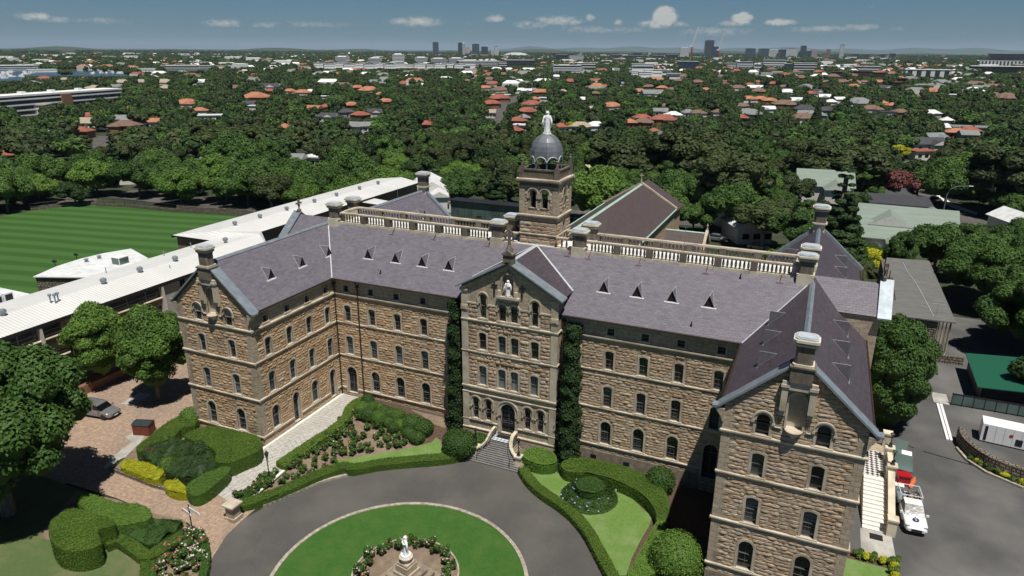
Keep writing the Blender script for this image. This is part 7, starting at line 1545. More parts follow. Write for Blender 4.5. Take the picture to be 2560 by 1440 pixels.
def house(px, py, wpx, rm, kind=None, hh=3.2, name='house', z=3.8, rz=None, dd=None):
    p = gpz(px, py, z+1.0); D = (Vector((p.x, p.y))-Vector((CP.x, CP.y))).length; w = min(max(wpx*1.2*D/CF, 6), 46); sd = int(px*7+py*3); rng = random.Random(sd)
    kind = kind or ('flat' if rm == WH and rng.random() < .4 else 'hip' if rm in (OR, RD, BR, BG) or rng.random() < .5 else 'gable'); d = dd or min(max(w*.62, 6), 14)
    if w > 20 and hh < 5 and not dd: w = 20
    wb_, rb, wm, wn_ = house_mesh(w, d, rm, kind, sd, hh); h_, v = zone(px, py)
    size = 'large ' if w > 14 else 'small ' if w < 8 else ''
    lab = f'{size}{RN[rm]} {"flat" if kind == "flat" else "hipped" if kind == "hip" else "gabled"} roofed house {h_}, {v}'; lab = ' '.join(lab.split()[:16])
    n_ = ORD.get(lab, 0); ORD[lab] = n_+1
    t = thing(name, lab, 'house', (p.x, p.y, 0), rng.uniform(-.35, .35)+rad(20) if rz is None else rz)
    r_ = rb.build('roof', rm, t, recalc=False); wb_.build('wall', wm, t)
    if D < 460:
        for (x, z0, ww) in wn_: q = MB(); q.box(x, x+ww, -d/2-.04, -d/2-.01, z0, z0+1.2); q.build('window', 'window_glass', t)
        if kind != 'flat' and rm in (OR, RD, BR): q = MB(); q.box(w*.2, w*.2+.8, d*.05, d*.05+.7, hh, hh+2.6); q.build('chimney', 'house_brick', r_)
    HOUSES.append((px, py, wpx, D, p.x, p.y, max(w, d)/2, 0.8 if D > 200 else 1.6)); return t
Z3 = 2.977
def hs(x0, lst):
    for (x, y, w, rm, *k) in lst: house(x0+x/Z3, y/Z3, w/Z3, rm, *(k[:1]))
hs(0, [(940, 860, 110, GY, 'gable'), (1135, 880, 80, OR, 'gable'), (640, 885, 140, BG), (665, 838, 90, RD), (600, 945, 100, RD), (930, 905, 140, BR), (1395, 748, 130, OR), (1485, 800, 80, OR), (1560, 835, 120, WH, 'flat'), (1905, 705, 170, OR), (1840, 752, 80, DK), (1885, 768, 50, WH), (2250, 672, 90, OR), (1995, 632, 110, DK), (2010, 662, 70, RD), (2155, 662, 70, OR), (2090, 625, 60, GY), (2410, 700, 80, WH, 'flat'), (2335, 785, 90, OR, 'gable'), (2430, 775, 80, RD), (2430, 842, 110, DK, 'gable'),
    (970, 1240, 100, GY, 'gable'), (1340, 1240, 150, BR), (1440, 1250, 100, BG), (1580, 1190, 130, OR), (1560, 1145, 80, GY, 'gable'), (2345, 1130, 110, WH), (2195, 1145, 60, GY, 'gable'), (2275, 1240, 120, WH), (2400, 1325, 140, WH), (2415, 1205, 80, BG), (70, 1195, 130, RD), (50, 1110, 100, RD), (1755, 1280, 80, RD), (355, 955, 60, WH), (910, 600, 80, BG), (1050, 598, 80, BG), (1220, 600, 100, BG), (1240, 640, 80, BG), (710, 645, 100, BG), (860, 632, 70, GY), (1490, 600, 90, WH, 'gable'), (1750, 640, 90, BR), (960, 790, 60, RD), (480, 610-30, 50, BG), (2120, 920, 50, OR), (1410, 1300, 60, GY), (2310, 665, 60, WH)])
hs(850, [(85, 760, 90, OR), (130, 638, 80, OR), (215, 655, 120, OR), (298, 686, 60, OR), (340, 735, 90, OR), (150, 830, 100, RD), (45, 810, 90, DK), (262, 812, 100, DK), (600, 620, 60, WH), (485, 610, 90, RD), (120, 908, 110, GY), (210, 908, 80, GY), (640, 898, 90, RD), (850, 665, 40, OR), (1075, 640, 80, OR), (1140, 612, 90, RD), (1190, 655, 110, BR), (1200, 690, 100, WH), (1185, 712, 130, RD), (1125, 750, 110, RD), (1120, 815, 50, BG, 'gable'), (1335, 655, 60, WH), (1390, 660, 60, WH, 'gable'), (1440, 655, 60, GY), (1500, 670, 100, OR), (1510, 712, 90, WH, 'flat'),
    (1430, 755, 120, RD), (1450, 720, 60, OR), (1390, 805, 120, RD), (1320, 872, 100, RD), (1345, 905, 90, WH), (1370, 850, 70, GY), (1290, 940, 100, RD), (1720, 595, 90, RD), (1790, 722, 50, WH), (1975, 630, 60, RD), (2225, 665, 90, OR), (2325, 680, 120, GY), (2300, 632, 70, BR), (2400, 640, 70, OR), (2470, 650, 60, BR), (2020, 768, 120, OR), (1870, 790, 70, BG), (2250, 850, 100, RD), (2410, 862, 150, RD), (2260, 882, 110, BR), (2160, 885, 80, OR), (2335, 955, 90, RD), (1790, 910, 130, BG), (1905, 905, 110, WH, 'hip'), (2385, 805, 90, GY, 'gable'), (2480, 830, 90, WH), (2270, 1165, 130, RD, 'gable'), (2490, 1115, 110, GY, 'gable'), (1910, 1205, 120, YL, 'flat'), (1830, 1290, 60, WH, 'gable'),
    (1640, 915, 80, RD), (1110, 580, 80, BR), (1210, 545, 70, BR), (1850, 640, 60, BR), (1900, 680, 60, BR), (2410, 770, 60, BR), (940, 590, 60, BR), (60, 1330, 120, GY, 'gable'), (2520, 590, 60, BR), (1660, 665, 50, BG), (1010, 560, 50, OR), (2100, 610, 50, GY), (1610, 560, 60, WH), (990, 525, 60, WH, 'flat'), (1260, 510, 60, WH)])
hs(1700, [(190, 655, 70, OR), (515, 618, 60, RD), (580, 600, 50, RD), (560, 640, 80, WH, 'gable'), (685, 612, 70, RD), (775, 633, 60, BR), (590, 665, 90, BR), (430, 640, 90, BR), (800, 670, 90, WH, 'hip'), (845, 730, 90, WH, 'gable'), (510, 718, 90, OR), (600, 718, 80, OR), (670, 730, 80, OR), (460, 768, 80, BR), (780, 755, 130, BR), (650, 790, 80, WH, 'gable'), (520, 822, 140, GY, 'hip'), (455, 852, 80, RD), (280, 812, 60, BR), (130, 818, 90, BR), (60, 815, 80, GY), (930, 790, 120, DK, 'hip'), (940, 822, 80, GY), (915, 850, 130, BR), (1095, 705, 80, WH, 'gable'), (1125, 740, 60, WH), (1185, 722, 60, WH, 'gable'), (1330, 745, 150, GY, 'hip'), (1250, 705, 50, GY), (1090, 800, 110, DK), (1515, 750, 50, OR), (1580, 765, 60, OR), (1545, 812, 90, DK, 'flat'), (1640, 812, 80, BR), (1420, 790, 110, BR), (970, 680, 70, RD), (1030, 670, 80, DK), (1880, 665, 100, OR), (2040, 690, 100, WH),
    (2320, 610, 70, BR), (2430, 710, 150, BR), (1870, 820, 90, WH), (1945, 920, 50, WH, 'gable'), (2060, 955, 100, OR), (2150, 945, 110, RD), (2150, 972, 80, GY, 'gable'), (2170, 920, 180, GY, 'flat'), (1890, 990, 110, GY, 'gable'), (1830, 1035, 170, DK, 'gable'), (1800, 1090, 120, RD, 'flat'), (1165, 1225, 110, DK, 'gable'), (2180, 1220, 150, BR), (2250, 1290, 120, DK, 'gable'), (1620, 1405, 140, DK, 'gable'), (1210, 600, 80, BR), (1370, 600, 60, BR), (1480, 600, 70, OR), (1080, 600, 60, BR), (900, 570, 80, BR), (1820, 1255, 50, WH), (20, 560, 90, BR), (130, 600, 80, BR), (300, 560, 60, BR), (420, 520, 60, RD), (680, 510, 120, BR), (860, 530, 80, BR), (1990, 870, 50, WH), (2420, 1170, 90, DK), (1760, 700, 60, BR), (2500, 640, 60, BR), (2330, 690, 70, BR), (1650, 510, 60, RD), (1520, 640, 70, DK), (1140, 560, 110, BR), (1050, 835, 60, GY)])
for (px, py, w, rm, k, hh, dd, z, rz) in ((2062, 437, 95, 'green_grey_roof', 'gable', 6.0, 12, 7, .1), (2063, 462, 88, 'green_grey_roof', 'gable', 4.0, 8, 4.5, .1), (2268, 525, 155, 'green_grey_roof', 'gable', 5.6, 9, 6.5, -.02), (2225, 562, 95, 'green_grey_roof', 'gable', 3.6, 9, 4.5, -.02), (2310, 540, 55, 'green_grey_roof', 'gable', 4.6, 11, 5.5, 1.5), (2250, 492, 95, DK, 'flat', 6.0, 12, 6, 0), (1840, 497, 80, WH, 'gable', 4.2, 10, 5, .6), (1870, 540, 70, WH, 'gable', 3.5, 9, 4, .5), (1078, 455, 75, WH, 'gable', 5.2, 14, 5.5, .55), (1015, 470, 60, WH, 'gable', 4, 9, 4.5, .3), (2545, 530, 50, WH, 'gable', 3.4, 9, 4, .4)):
    house(px, py, w, rm, k, hh, dd=dd, z=z, rz=rz)
# blocks of flats, offices and shops between the houses and the horizon
simple('office_dark', (.035, .038, .045), (.06, .062, .07), .2, .4); simple('office_white', (.78, .78, .77), (.86, .86, .85), .1, .7); simple('stadium_roof', (.42, .43, .44), (.5, .51, .52), .02, .5); simple('brick_flats', (.16, .085, .06), (.2, .11, .08), .2, .9); simple('glass_tower', (.07, .10, .13), (.11, .15, .19), .02, .3); simple('scaffold_blue', (.03, .05, .14), (.05, .07, .2), .1, .8); simple('pink_tower', (.30, .18, .16), (.36, .23, .20), .05, .8)
def block(px, ptop, pbot, wpx, body, strip_, label, cat='office building', name='office_building', floors=None, dist=None, depth=None, crown_=None, vert=False, group=None):
    g = gp(px, pbot) if dist is None else None
    if dist: v = _f + _r*((px-1280)/CF) - _u*((pbot-720)/CF); h_ = Vector((v.x, v.y)).length; t_ = dist/h_; g = Vector((CP.x+v.x*t_, CP.y+v.y*t_, 0))
    D = (Vector((g.x, g.y))-Vector((CP.x, CP.y))).length; w = wpx*D/CF; vt = _f + _r*((px-1280)/CF) - _u*((ptop-720)/CF); H_ = CP.z+vt.z*D/Vector((vt.x, vt.y)).length; d = depth or w*.6
    rz = -math.atan2(g.x-CP.x, g.y-CP.y)
    t = thing(name, label, cat, (g.x, g.y, 0), rz+.12, group); q = MB(); q.box(-w/2, w/2, 0, d, -5, H_); q.build('wall', body, t)
    if D < 4200: HOUSES.append((px, pbot, wpx, D, g.x, g.y+d/2, w/2, H_*.25))
    fl_ = floors or max(2, int(H_/4)); q = MB()
    if vert:
        for k in range(fl_): x = -w/2+w*(k+.25)/fl_; q.box(x, x+w*.5/fl_, -.4, -.05, 2, H_*.97)
    else:
        for k in range(fl_): z = H_*(k+.35)/fl_; q.box(-w/2+.5, w/2-.5, -.4, -.05, z, z+H_*.28/fl_); q.box(w/2+.05, w/2+.4, .5, d-.5, z, z+H_*.28/fl_)
    q.build('window_band', strip_, t)
    if crown_: q = MB(); q.box(-w*.3, w*.3, d*.2, d*.8, H_, H_*crown_); q.build('roof_plant', body, t)
    else: q = MB(); q.box(-w/2-.3, w/2+.3, -.6, d+.3, H_, H_+max(.4, H_*.03)); q.build('roof', 'white_membrane' if body != 'brick_flats' else 'brown_tile', t)
    return t
OW, OD, SG, WG = 'office_white', 'office_dark', 'window_glass', 'window_glass'
SEQ = ['first', 'second', 'third', 'fourth', 'fifth', 'sixth', 'seventh', 'eighth', 'ninth', 'tenth']
for i, (x, w, t_) in enumerate(((20, 90, 422), (265, 92, 432), (437, 80, 405), (607, 88, 428), (735, 105, 435), (868, 104, 433))): block(850+x/Z3, t_/Z3, 478/Z3, w/Z3, OW, SG, f'white apartment tower, {SEQ[i]} from the left in the waterside row', 'apartment block', 'apartment_block', floors=7, crown_=1.12)
for i in range(9): block(825+i*22, (462+(i*7 % 11))/Z3, (498+(i*5 % 9))/Z3, 20, OW, WG, 'low white terrace block below the six white apartment towers', 'apartment block', 'apartment_block', floors=3, group='low white terraces under the white towers')
for i in range(16): block(800+i*25, (470+(i*7 % 13))/Z3, (515+(i*5 % 9))/Z3, 26, OW, OW, 'low white roofed terrace in front of the white towers', 'apartment block', 'apartment_block', floors=2, group='low white terraces in front of the white towers')
block(850+1040/Z3, 455/Z3, 508/Z3, 100, OD, OW, 'long dark apartment block left of centre on the skyline ridge', 'apartment block', 'apartment_block', floors=5); block(850+1210/Z3, 462/Z3, 512/Z3, 20, OD, OW, 'narrow dark block beside the long dark apartments', 'apartment block', 'apartment_block')
block(850+1340/Z3, 448/Z3, 500/Z3, 72, OD, OD, 'wide black apartment block near the centre of the ridge', 'apartment block', 'apartment_block'); block(850+945/Z3, 492/Z3, 530/Z3, 16, OW, SG, 'small white framed block under the dark apartments'); block(850+1000/Z3, 512/Z3, 530/Z3, 24, OW, OW, 'low white hall beside the small white block', 'hall', 'hall')
block(850+1690/Z3, 487/Z3, 550/Z3, 66, OW, SG, 'stepped white apartment building with dark window bands above the suburb', 'apartment block', 'apartment_block', floors=4); block(850+1770/Z3, 515/Z3, 550/Z3, 30, OW, SG, 'lower wing of white terraced flats beside the stepped block', 'apartment block', 'apartment_block', floors=3)
block(850+1830/Z3, 468/Z3, 528/Z3, 45, OD, OW, 'dark grey office block right of the stepped white apartments'); block(850+1760/Z3, 413/Z3, 455/Z3, 34, OW, OD, 'white and black office block on the ridge right of centre')
for i, (x, w, t_, b_) in enumerate(((2050, 60, 508, 530), (2250, 150, 478, 560), (2330, 120, 520, 590), (2400, 110, 522, 575), (2200, 100, 530, 568), (2480, 90, 548, 610), (2270, 90, 535, 590))): block(850+x/Z3, t_/Z3, b_/Z3, w/Z3, OW, OD if i % 2 else OW, f'white shopping centre block, {SEQ[i]} of the cluster above the suburb', 'shopping centre', 'shopping_centre', floors=2)
for i, (x, w, t_, b_) in enumerate(((1650, 90, 408, 450), (2060, 75, 408, 435), (2150, 60, 412, 440), (2240, 90, 415, 436), (2370, 70, 412, 440), (2470, 85, 405, 440))): block(850+x/Z3, t_/Z3, b_/Z3, w/Z3, OD, SG, f'low dark office block, {SEQ[i]} of six along the far ridge')
block(1700+65/Z3, 458/Z3, 520/Z3, 44, 'scaffold_blue', OD, 'building wrapped in blue scaffold netting'); block(1700+700/Z3, 448/Z3, 512/Z3, 48, OW, OD, 'white office with bold black horizontal window stripes', floors=4)
block(1700+480/Z3, 460/Z3, 520/Z3, 34, OW, SG, 'pale office left of the black-striped one'); block(1700+380/Z3, 470/Z3, 510/Z3, 30, OW, OD, 'white two tone block left of the pale office'); block(1700+575/Z3, 480/Z3, 535/Z3, 16, OW, SG, 'narrow pale block beside the striped office'); block(1700+925/Z3, 470/Z3, 545/Z3, 48, OD, OW, 'dark office with pale outlined floors', floors=4); block(1700+830/Z3, 475/Z3, 520/Z3, 30, 'glass_tower', OD, 'grey office between the striped and the dark office')
block(1700+1395/Z3, 495/Z3, 545/Z3, 50, OW, SG, 'long white two-floor office on the right'); block(1700+1840/Z3, 520/Z3, 588/Z3, 84, OW, OD, 'grey and white apartment row at the right', 'apartment block', 'apartment_block', vert=True, floors=5); block(1700+2380/Z3, 455/Z3, 500/Z3, 74, OD, OW, 'striped black and white block at the far right', 'apartment block', 'apartment_block', vert=True, floors=12); block(1700+2370/Z3, 495/Z3, 555/Z3, 95, 'leaf_dark', OD, 'green-walled terraced block at the far right', 'apartment block', 'apartment_block', floors=5); block(1700+2430/Z3, 400/Z3, 470/Z3, 60, OD, SG, 'dark tower group under construction at the far right', floors=7)
for i, (x, w, t_, b_) in enumerate(((1180, 80, 535, 580), (1350, 110, 530, 578), (1480, 70, 540, 585), (1650, 60, 583, 640), (1600, 70, 612, 655))): block(1700+x/Z3, t_/Z3, b_/Z3, w/Z3, 'brick_flats', WG, f'brown brick flats, {SEQ[i]} of five on the right', 'apartment block', 'apartment_block', floors=3)
for i, (x, w, t_, b_) in enumerate(((635, 100, 545, 568), (735, 85, 535, 552))): block(1700+x/Z3, t_/Z3, b_/Z3, w/Z3, OW, OW, ('wide low white hall roof right of centre', 'smaller low white hall roof behind the wide one')[i], 'hall', 'hall', floors=2)
# distant city towers
TWR = [(850+715/Z3, 315, 408, 13, OD, 'glass_tower', 'slim dark tower standing alone left of the skyline', 12), (850+897/Z3, 318, 412, 10, 'glass_tower', SG, 'tall green glass tower with a pale side', 18), (850+922/Z3, 320, 412, 7, OW, 'glass_tower', 'pale strip tower attached to the green glass tower', 18), (850+950/Z3, 352, 408, 11, 'pink_tower', OW, 'short pinkish tower beside the green glass tower', 10), (850+1012/Z3, 328, 408, 16, OD, 'glass_tower', 'broad dark tower third in the left skyline group', 14), (850+1078/Z3, 348, 415, 15, OD, SG, 'dark tower with flat top fourth in the left group', 12), (850+1137/Z3, 372, 413, 8, OW, SG, 'small pale tower before the stadium', 10), (850+1165/Z3, 345, 413, 10, 'glass_tower', OW, 'narrow striped tower just left of the stadium', 14),
    (1700+30/Z3, 355, 442, 20, OW, OD, 'white gridded tower at the foot of the large crane', 10), (1700+212/Z3, 300, 432, 20, 'glass_tower', OD, 'tallest dark blue tower under construction', 22), (1700+262/Z3, 348, 436, 12, 'scaffold_blue', OD, 'dark tower half its height beside the tallest tower', 14), (1700+520/Z3, 360, 440, 21, 'glass_tower', OD, 'blue glass tower with pale right edge', 14), (1700+622/Z3, 362, 432, 22, OD, 'glass_tower', 'wide grey gridded slab tower', 12), (1700+678/Z3, 370, 436, 12, OW, OD, 'pale ribbed tower, left of a tight pair', 8), (1700+710/Z3, 370, 436, 10, OW, OD, 'pale ribbed tower, right of a tight pair', 8), (1700+760/Z3, 370, 442, 19, OD, SG, 'nearly black tower in the right hand cluster', 12), (1700+825/Z3, 362, 446, 24, 'glass_tower', OW, 'broad glass tower with white fins in the cluster', 12), (1700+912/Z3, 340, 430, 12, 'glass_tower', OD, 'tall narrow blue tower behind the cluster', 16), (1700+900/Z3, 385, 446, 11, OD, SG, 'short black tower right of the finned tower', 8), (1700+945/Z3, 380, 450, 20, 'glass_tower', SG, 'blue-green glass tower beside the brown one', 10), (1700+992/Z3, 370, 450, 12, 'brick_flats', OW, 'brown and white striped tower ending the cluster', 10),
    (1700+1202/Z3, 333, 405, 9, 'glass_tower', OW, 'leaning narrow tower alone at the right', 14), (1700+1105/Z3, 367, 392, 8, 'pink_tower', OD, 'small reddish block far beyond the cluster', 6)]
for (px, t_, b_, w, bm_, sm_, lb, fl_) in TWR: block(px, t_/Z3, b_/Z3, w, bm_, sm_, lb, 'tower block', 'tower_block', floors=fl_, dist=4300, vert=fl_ > 11, crown_=1.02)
rt_ = random.Random(21)
for i in range(26): px_ = rt_.choice((rt_.uniform(2120, 2400), rt_.uniform(1830, 2080), rt_.uniform(1150, 1260), rt_.uniform(1280, 1700))); h_ = rt_.uniform(6, 14); block(px_, 141-h_*.8-(px_-1280)*-.003, 143, rt_.uniform(5, 14), rt_.choice((OW, OD, 'glass_tower', 'pink_tower')), rt_.choice((SG, OD)), 'small distant block on the skyline between the towers', 'tower block', 'tower_block', floors=5, dist=rt_.uniform(4000, 5200), group='small skyline blocks')
def azp(px, D): v = _f + _r*((px-1280)/CF) - _u*((140-720)/CF); h_ = Vector((v.x, v.y)).length; return Vector((CP.x+v.x*D/h_, CP.y+v.y*D/h_, 0))
stp = azp(850/1+1310/Z3, 4300); sm = thing('stadium', 'white curved stadium roof on the skyline', 'stadium', stp, rad(25)); q = MB(); q.lathe([(72, 0), (74, 12), (52, 21), (26, 25), (5, 26)], n=28, sx=1, sy=.7); q.build('roof', 'stadium_roof', sm); q = MB(); q.lathe([(75, 4), (76, 9)], n=28, sy=.7); q.build('wall', 'office_dark', sm)
for (px, top, lb, bx_, sc_) in ((1700+85/Z3, 245, 'tall white and red tower crane with raised jib', 16, 1), (1700+285/Z3, 292, 'smaller distant crane with raised jib', 12, .7)):
    p = azp(px, 4200); t = thing('tower_crane', lb, 'crane', p, -math.atan2(p.x-CP.x, p.y-CP.y)); q = MB(); q.tube([(0, 0, 0), (0, 0, 62*sc_)], 4.2, 4); q.build('mast', 'red_paint', t); q = MB(); q.tube([(-2, 0, 60*sc_), (bx_*sc_+10, 0, 165*sc_ if sc_ == 1 else 128)], 4.4*sc_, 4); q.tube([(-12, 0, 66*sc_), (0, 0, 60*sc_)], 2, 4); q.build('jib', 'white_paint', t)
# near flats at left
nf = thing('apartment_slab', 'long five-storey slab with white balconies and a brown stair tower at the left edge', 'apartment block', (0, 0, 0)); pa, pb = gpz(-60, 246, 13), gpz(298, 222, 13); d_ = (pb-pa); L_s = d_.length; nf.location = (pa.x, pa.y, 0); nf.rotation_euler = (0, 0, math.atan2(d_.y, d_.x))
q = MB(); q.box(0, L_s, 0, 12, -1, 12.4); q.build('wall', 'office_dark', nf); q = MB(); q.box(-1, L_s+1, -1.2, 13, 12.4, 13.4); q.build('roof', 'office_white', nf)
for k in range(4): q = MB(); q.box(0, L_s, -1.2, -.1, 1.5+2.9*k, 1.75+2.9*k); q.box(0, L_s, -1.25, -1.15, 1.75+2.9*k, 2.5+2.9*k); q.build('balcony', 'office_white', nf)
q = MB(); q.box(L_s*.52, L_s*.59, -2.2, 0, -1, 12.2); q.build('stair_tower', 'house_brick', nf)
for k in range(3): q = MB(); q.box(L_s*(.3+.2*k), L_s*(.33+.2*k), 3, 6, 13.4, 14.8); q.build('roof_plant', 'office_white', nf)
p = gpz(72, 262, 6); house(72, 262, 60, BG, 'flat', 7, z=6)
# mobile phone mast and street lamp, parked cars
p = gp(1652, 425); t = thing('phone_mast', 'telecom mast with grey panel antennas above the trees', 'mast', (p.x, p.y, 0)); q = MB(); q.tube([(0, 0, 0), (0, 0, 12.5)], [.3, .2], 8); q.build('pole', 'lead', t)
for k in range(6): a = k*math.pi/3; q = MB(); q.box(1.6*math.cos(a)-.3, 1.6*math.cos(a)+.3, 1.6*math.sin(a)-.15, 1.6*math.sin(a)+.15, 9.6, 12.8); q.tube([(0, 0, 11), (1.6*math.cos(a), 1.6*math.sin(a), 11)], .08, 4); q.build('antenna', 'pale_lead', t)
p = gp(2352, 560); t = thing('street_lamp', 'tall curved street lamp over the street on the right', 'street lamp', (p.x, p.y, 0)); q = MB(); q.tube([(0, 0, 0), (0, 0, 7), (.5, 0, 8.4), (1.8, 0, 9.2), (4.2, 0, 9.4)], [.12, .09, .08, .07, .06], 8); q.build('pole', 'lead', t); q = MB(); q.box(4.0, 4.9, -.15, .15, 9.32, 9.48); q.build('lamp_head', 'white_paint', t)
CARS = [(2270, 615, .1, 'dark_car_paint', 'dark car parked in the driveway of the grey-green roofed house', -80), (2195, 640, 0, 'white_car_paint', 'white car parked behind the grey shingle block', 5), (1790, 603, 0, 'silver_paint', 'silver hatchback parked on the street beyond the chapel annex', -8), (1895, 625, 0, 'silver_paint', 'silver car partly hidden behind the right rear roof', -5), (2298, 452, 0, 'white_car_paint', 'white van-like car at the bend of the right hand street', 60),
    (222, 412, 0, 'white_car_paint', 'farthest of the white cars parked in the street on the left', 50), (212, 424, 0, 'silver_paint', 'silver car second in the row of parked cars on the left', 50), (204, 434, 0, 'white_car_paint', 'white car third in the row of parked cars on the left', 50), (199, 443, 0, 'white_car_paint', 'nearest white car in the row of parked cars on the left', 50), (2335, 505, 0, 'dark_car_paint', 'dark car under trees on the right hand street', 60)]
for (px, py, _, pm, lb, rz) in CARS: p = gp(px, py); car('parked_car', lb, (p.x, p.y, .12), rad(rz), pm, 4.4, wagon=False); placed.append((p.x, p.y, 4))
p = gp(1690, 460); t = thing('dead_tree', 'bare pale dead tree behind the chapel', 'tree', (p.x, p.y, 0)); q = MB(); q.tube([(0, 0, 0), (.3, 0, 5), (1.0, 0, 10), (2.2, 0, 14)], [.3, .22, .14, .04], 6)
for a_, b_ in (((.3, 0, 5), (-1.8, .5, 9)), ((1, 0, 9.5), (4.2, 0, 11)), ((.8, 0, 8), (3.0, -.5, 8.8)), ((1.4, 0, 11), (.2, .2, 13.5)), ((3, 0, 10.5), (4.8, .3, 12.2))): q.tube([a_, ((a_[0]+b_[0])/2, a_[1], (a_[2]+b_[2])/2+.3), b_], [.12, .08, .03], 5)
q.build('trunk', 'pale_bark', t)
# water at left with boats
wp = [(-400, 178), (40, 180), (92, 181), (160, 178), (250, 180), (345, 184), (310, 190), (230, 192), (150, 189), (60, 203), (0, 206), (-400, 210)]
sheet('river', [tuple(gp(*p_).xy) for p_ in wp], .12, 'water', res=0)
rb_ = random.Random(6)
for i in range(26):
    px, py = rb_.choice(((rb_.uniform(0, 90), rb_.uniform(181, 186)), (rb_.uniform(225, 340), rb_.uniform(182, 186)), (rb_.uniform(0, 60), rb_.uniform(188, 198)))); p = gp(px, py); q = MB(); q.extr([(-5, 0, 0), (-4, -1.6, 0), (4, -1.6, 0), (6, 0, 0), (4, 1.6, 0), (-4, 1.6, 0)], (0, 0, 1.5)); q.extr([(-3, -1, 1.5), (1.5, -1, 1.5), (1.5, 1, 1.5), (-3, 1, 1.5)], (0, 0, 1.6)); o = q.build('boat', 'white_paint'); o.location = (p.x, p.y, .12); o.rotation_euler = (0, 0, rb_.uniform(0, 3)); tag(o, 'small white boat moored on the river at the far left', 'boat', 'boats on the river')
block(30, 164, 181, 90, OW, SG, 'pale waterside apartments at the far left, behind the boats', 'apartment block', 'apartment_block', floors=4); block(108, 174, 182, 50, OW, OW, 'white marina sheds by the water at the far left', 'hall', 'hall', floors=2); block(455, 164, 181, 74, OW, SG, 'long white curved apartments beyond the river', 'apartment block', 'apartment_block', floors=5); block(508, 165, 178, 40, OW, OD, 'second white apartment range right of the long one', 'apartment block', 'apartment_block', floors=4); block(370, 172, 182, 44, OW, OW, 'low white halls on the river bank', 'hall', 'hall', floors=2)
block(170, 126, 138, 24, 'pink_tower', OD, 'pinkish apartment block on the far left horizon', 'apartment block', 'apartment_block', floors=5)
# ---- trees of the belt and the suburb: the nearest as things, the rest as one mass
MANUAL = [('pine', 2078, 690, 405, 150, 'dark tall norfolk pine behind the right rear chimney'), ('gum', 1905, 618, 490, 150, 'olive gum half hiding the white house right of the chapel'), ('fig', 1830, 588, 462, 140, 'dense green tree between the chapel and the white house'), ('green2', 1980, 640, 510, 130, 'leafy tree just left of the right rear chimney'),
    ('gum2', 1700, 490, 300, 220, 'very large olive gum above the chapel roof'), ('gum', 1560, 480, 330, 210, 'large dark gum right of the dome'), ('gum2', 1840, 540, 350, 200, 'large brownish gum above the chapel annex'), ('fig2', 1500, 560, 420, 170, 'bright green tree right of the belfry'), ('dark', 1620, 560, 440, 130, 'dark tree over the chapel gable cross'), ('gum', 2110, 500, 340, 190, 'tall gum behind the grey houses on the right'), ('dark', 2290, 560-60, 395, 110, 'dark round tree beside the right hand street'), ('fig', 2360, 520, 400, 120, 'dense dark tree left of the street lamp'), ('fig2', 2450, 490, 380, 170, 'large tree above the curved street'), ('gum2', 2540, 540, 330, 200, 'tall gum at the right edge above the domed fig'), ('gum', 1240, 520, 430, 110, 'grey-green gum left of the tower'), ('fig', 1170, 520, 425, 120, 'round green tree beside the white skylight house'), ('green2', 1290, 470, 380, 120, 'leafy tree left of the belfry'), ('fig', 870, 480, 375, 130, 'round green tree left of the palm'), ('gum2', 560, 400, 300, 220, 'big loose gum above the row of figs'), ('fig', 640, 500, 400, 150, 'bright fig at the end of the row beyond the field'), ('dark', 190, 513, 452, 70, 'dark clipped tree at the corner of the playing field'), ('green2', 2240, 700, 570, 70, 'small street tree by the white parked car'), ('fig', 2330, 690, 560, 130, 'reddish-green tree right of the grey-green house')]
def blocked(x, y, D, hgt, R):
    """largest tree height here that keeps the roofs behind in sight"""
    px, py, w_ = proj((x, y, 0)); lim = 99
    global HA
    if HA is None or len(HA) != len(HOUSES): HA = np.array(HOUSES)
    if ((HA[:, 4]-x)**2+(HA[:, 5]-y)**2 < (np.minimum(HA[:, 6], 14)+R*.5)**2).any(): return 0
    k = (HA[:, 3] > D) & (np.abs(px-HA[:, 0]) < HA[:, 2]*.5+R*.45*CF/w_)
    if k.any(): lim = min(lim, (CP.z-(CP.z-HA[k, 7])*(D/HA[k, 3])).min())
    return lim
HA = None
for (px_, py_, w_) in ((2400, 560, 150), (2320, 520, 70), (225, 425, 60), (205, 445, 60), (1240, 300, 30), (1285, 258, 26), (990, 470, 70), (2235, 480, 70), (2140, 700, 50)): g_ = gp(px_, py_); HOUSES.append((px_, py_, w_, (g_.xy-CP.xy).length, g_.x, g_.y, 4, 0.4))
for px_ in range(-30, 345, 15):
    g_ = gp(px_, 203 if px_ < 70 else 191); HOUSES.append((px_, 190, 20, (g_.xy-CP.xy).length, g_.x, g_.y, 4, 0.3))
for (k, px, pb, pt_, wd, lb) in MANUAL:
    g_ = gp(px, pb); D_ = (g_.xy-CP.xy).length; v_ = _f + _r*((px-1280)/CF) - _u*((pt_-720)/CF); Ht = CP.z+v_.z*D_/v_.xy.length; s_ = wd*D_/CF/2/PROTO[k][3]
    put_tree(k, (g_.x, g_.y, 0), s_, px*.1, lb, sz=Ht/PROTO[k][4]/s_); placed.append((g_.x, g_.y, PROTO[k][3]*s_))
ROADS = [[tuple(gp(*p_).xy) for p_ in ((190, 520), (200, 480), (228, 445), (250, 410), (262, 385), (262, 340))], [tuple(gp(*p_).xy) for p_ in ((1230, 325), (1240, 290), (1262, 262), (1300, 240))], [tuple(gp(*p_).xy) for p_ in ((2600, 590), (2450, 560), (2350, 520), (2290, 470), (2270, 440), (2240, 400))], [(-170, 75), (-120, 78), (-60, 100), (0, 112), (60, 112), (110, 108)]]
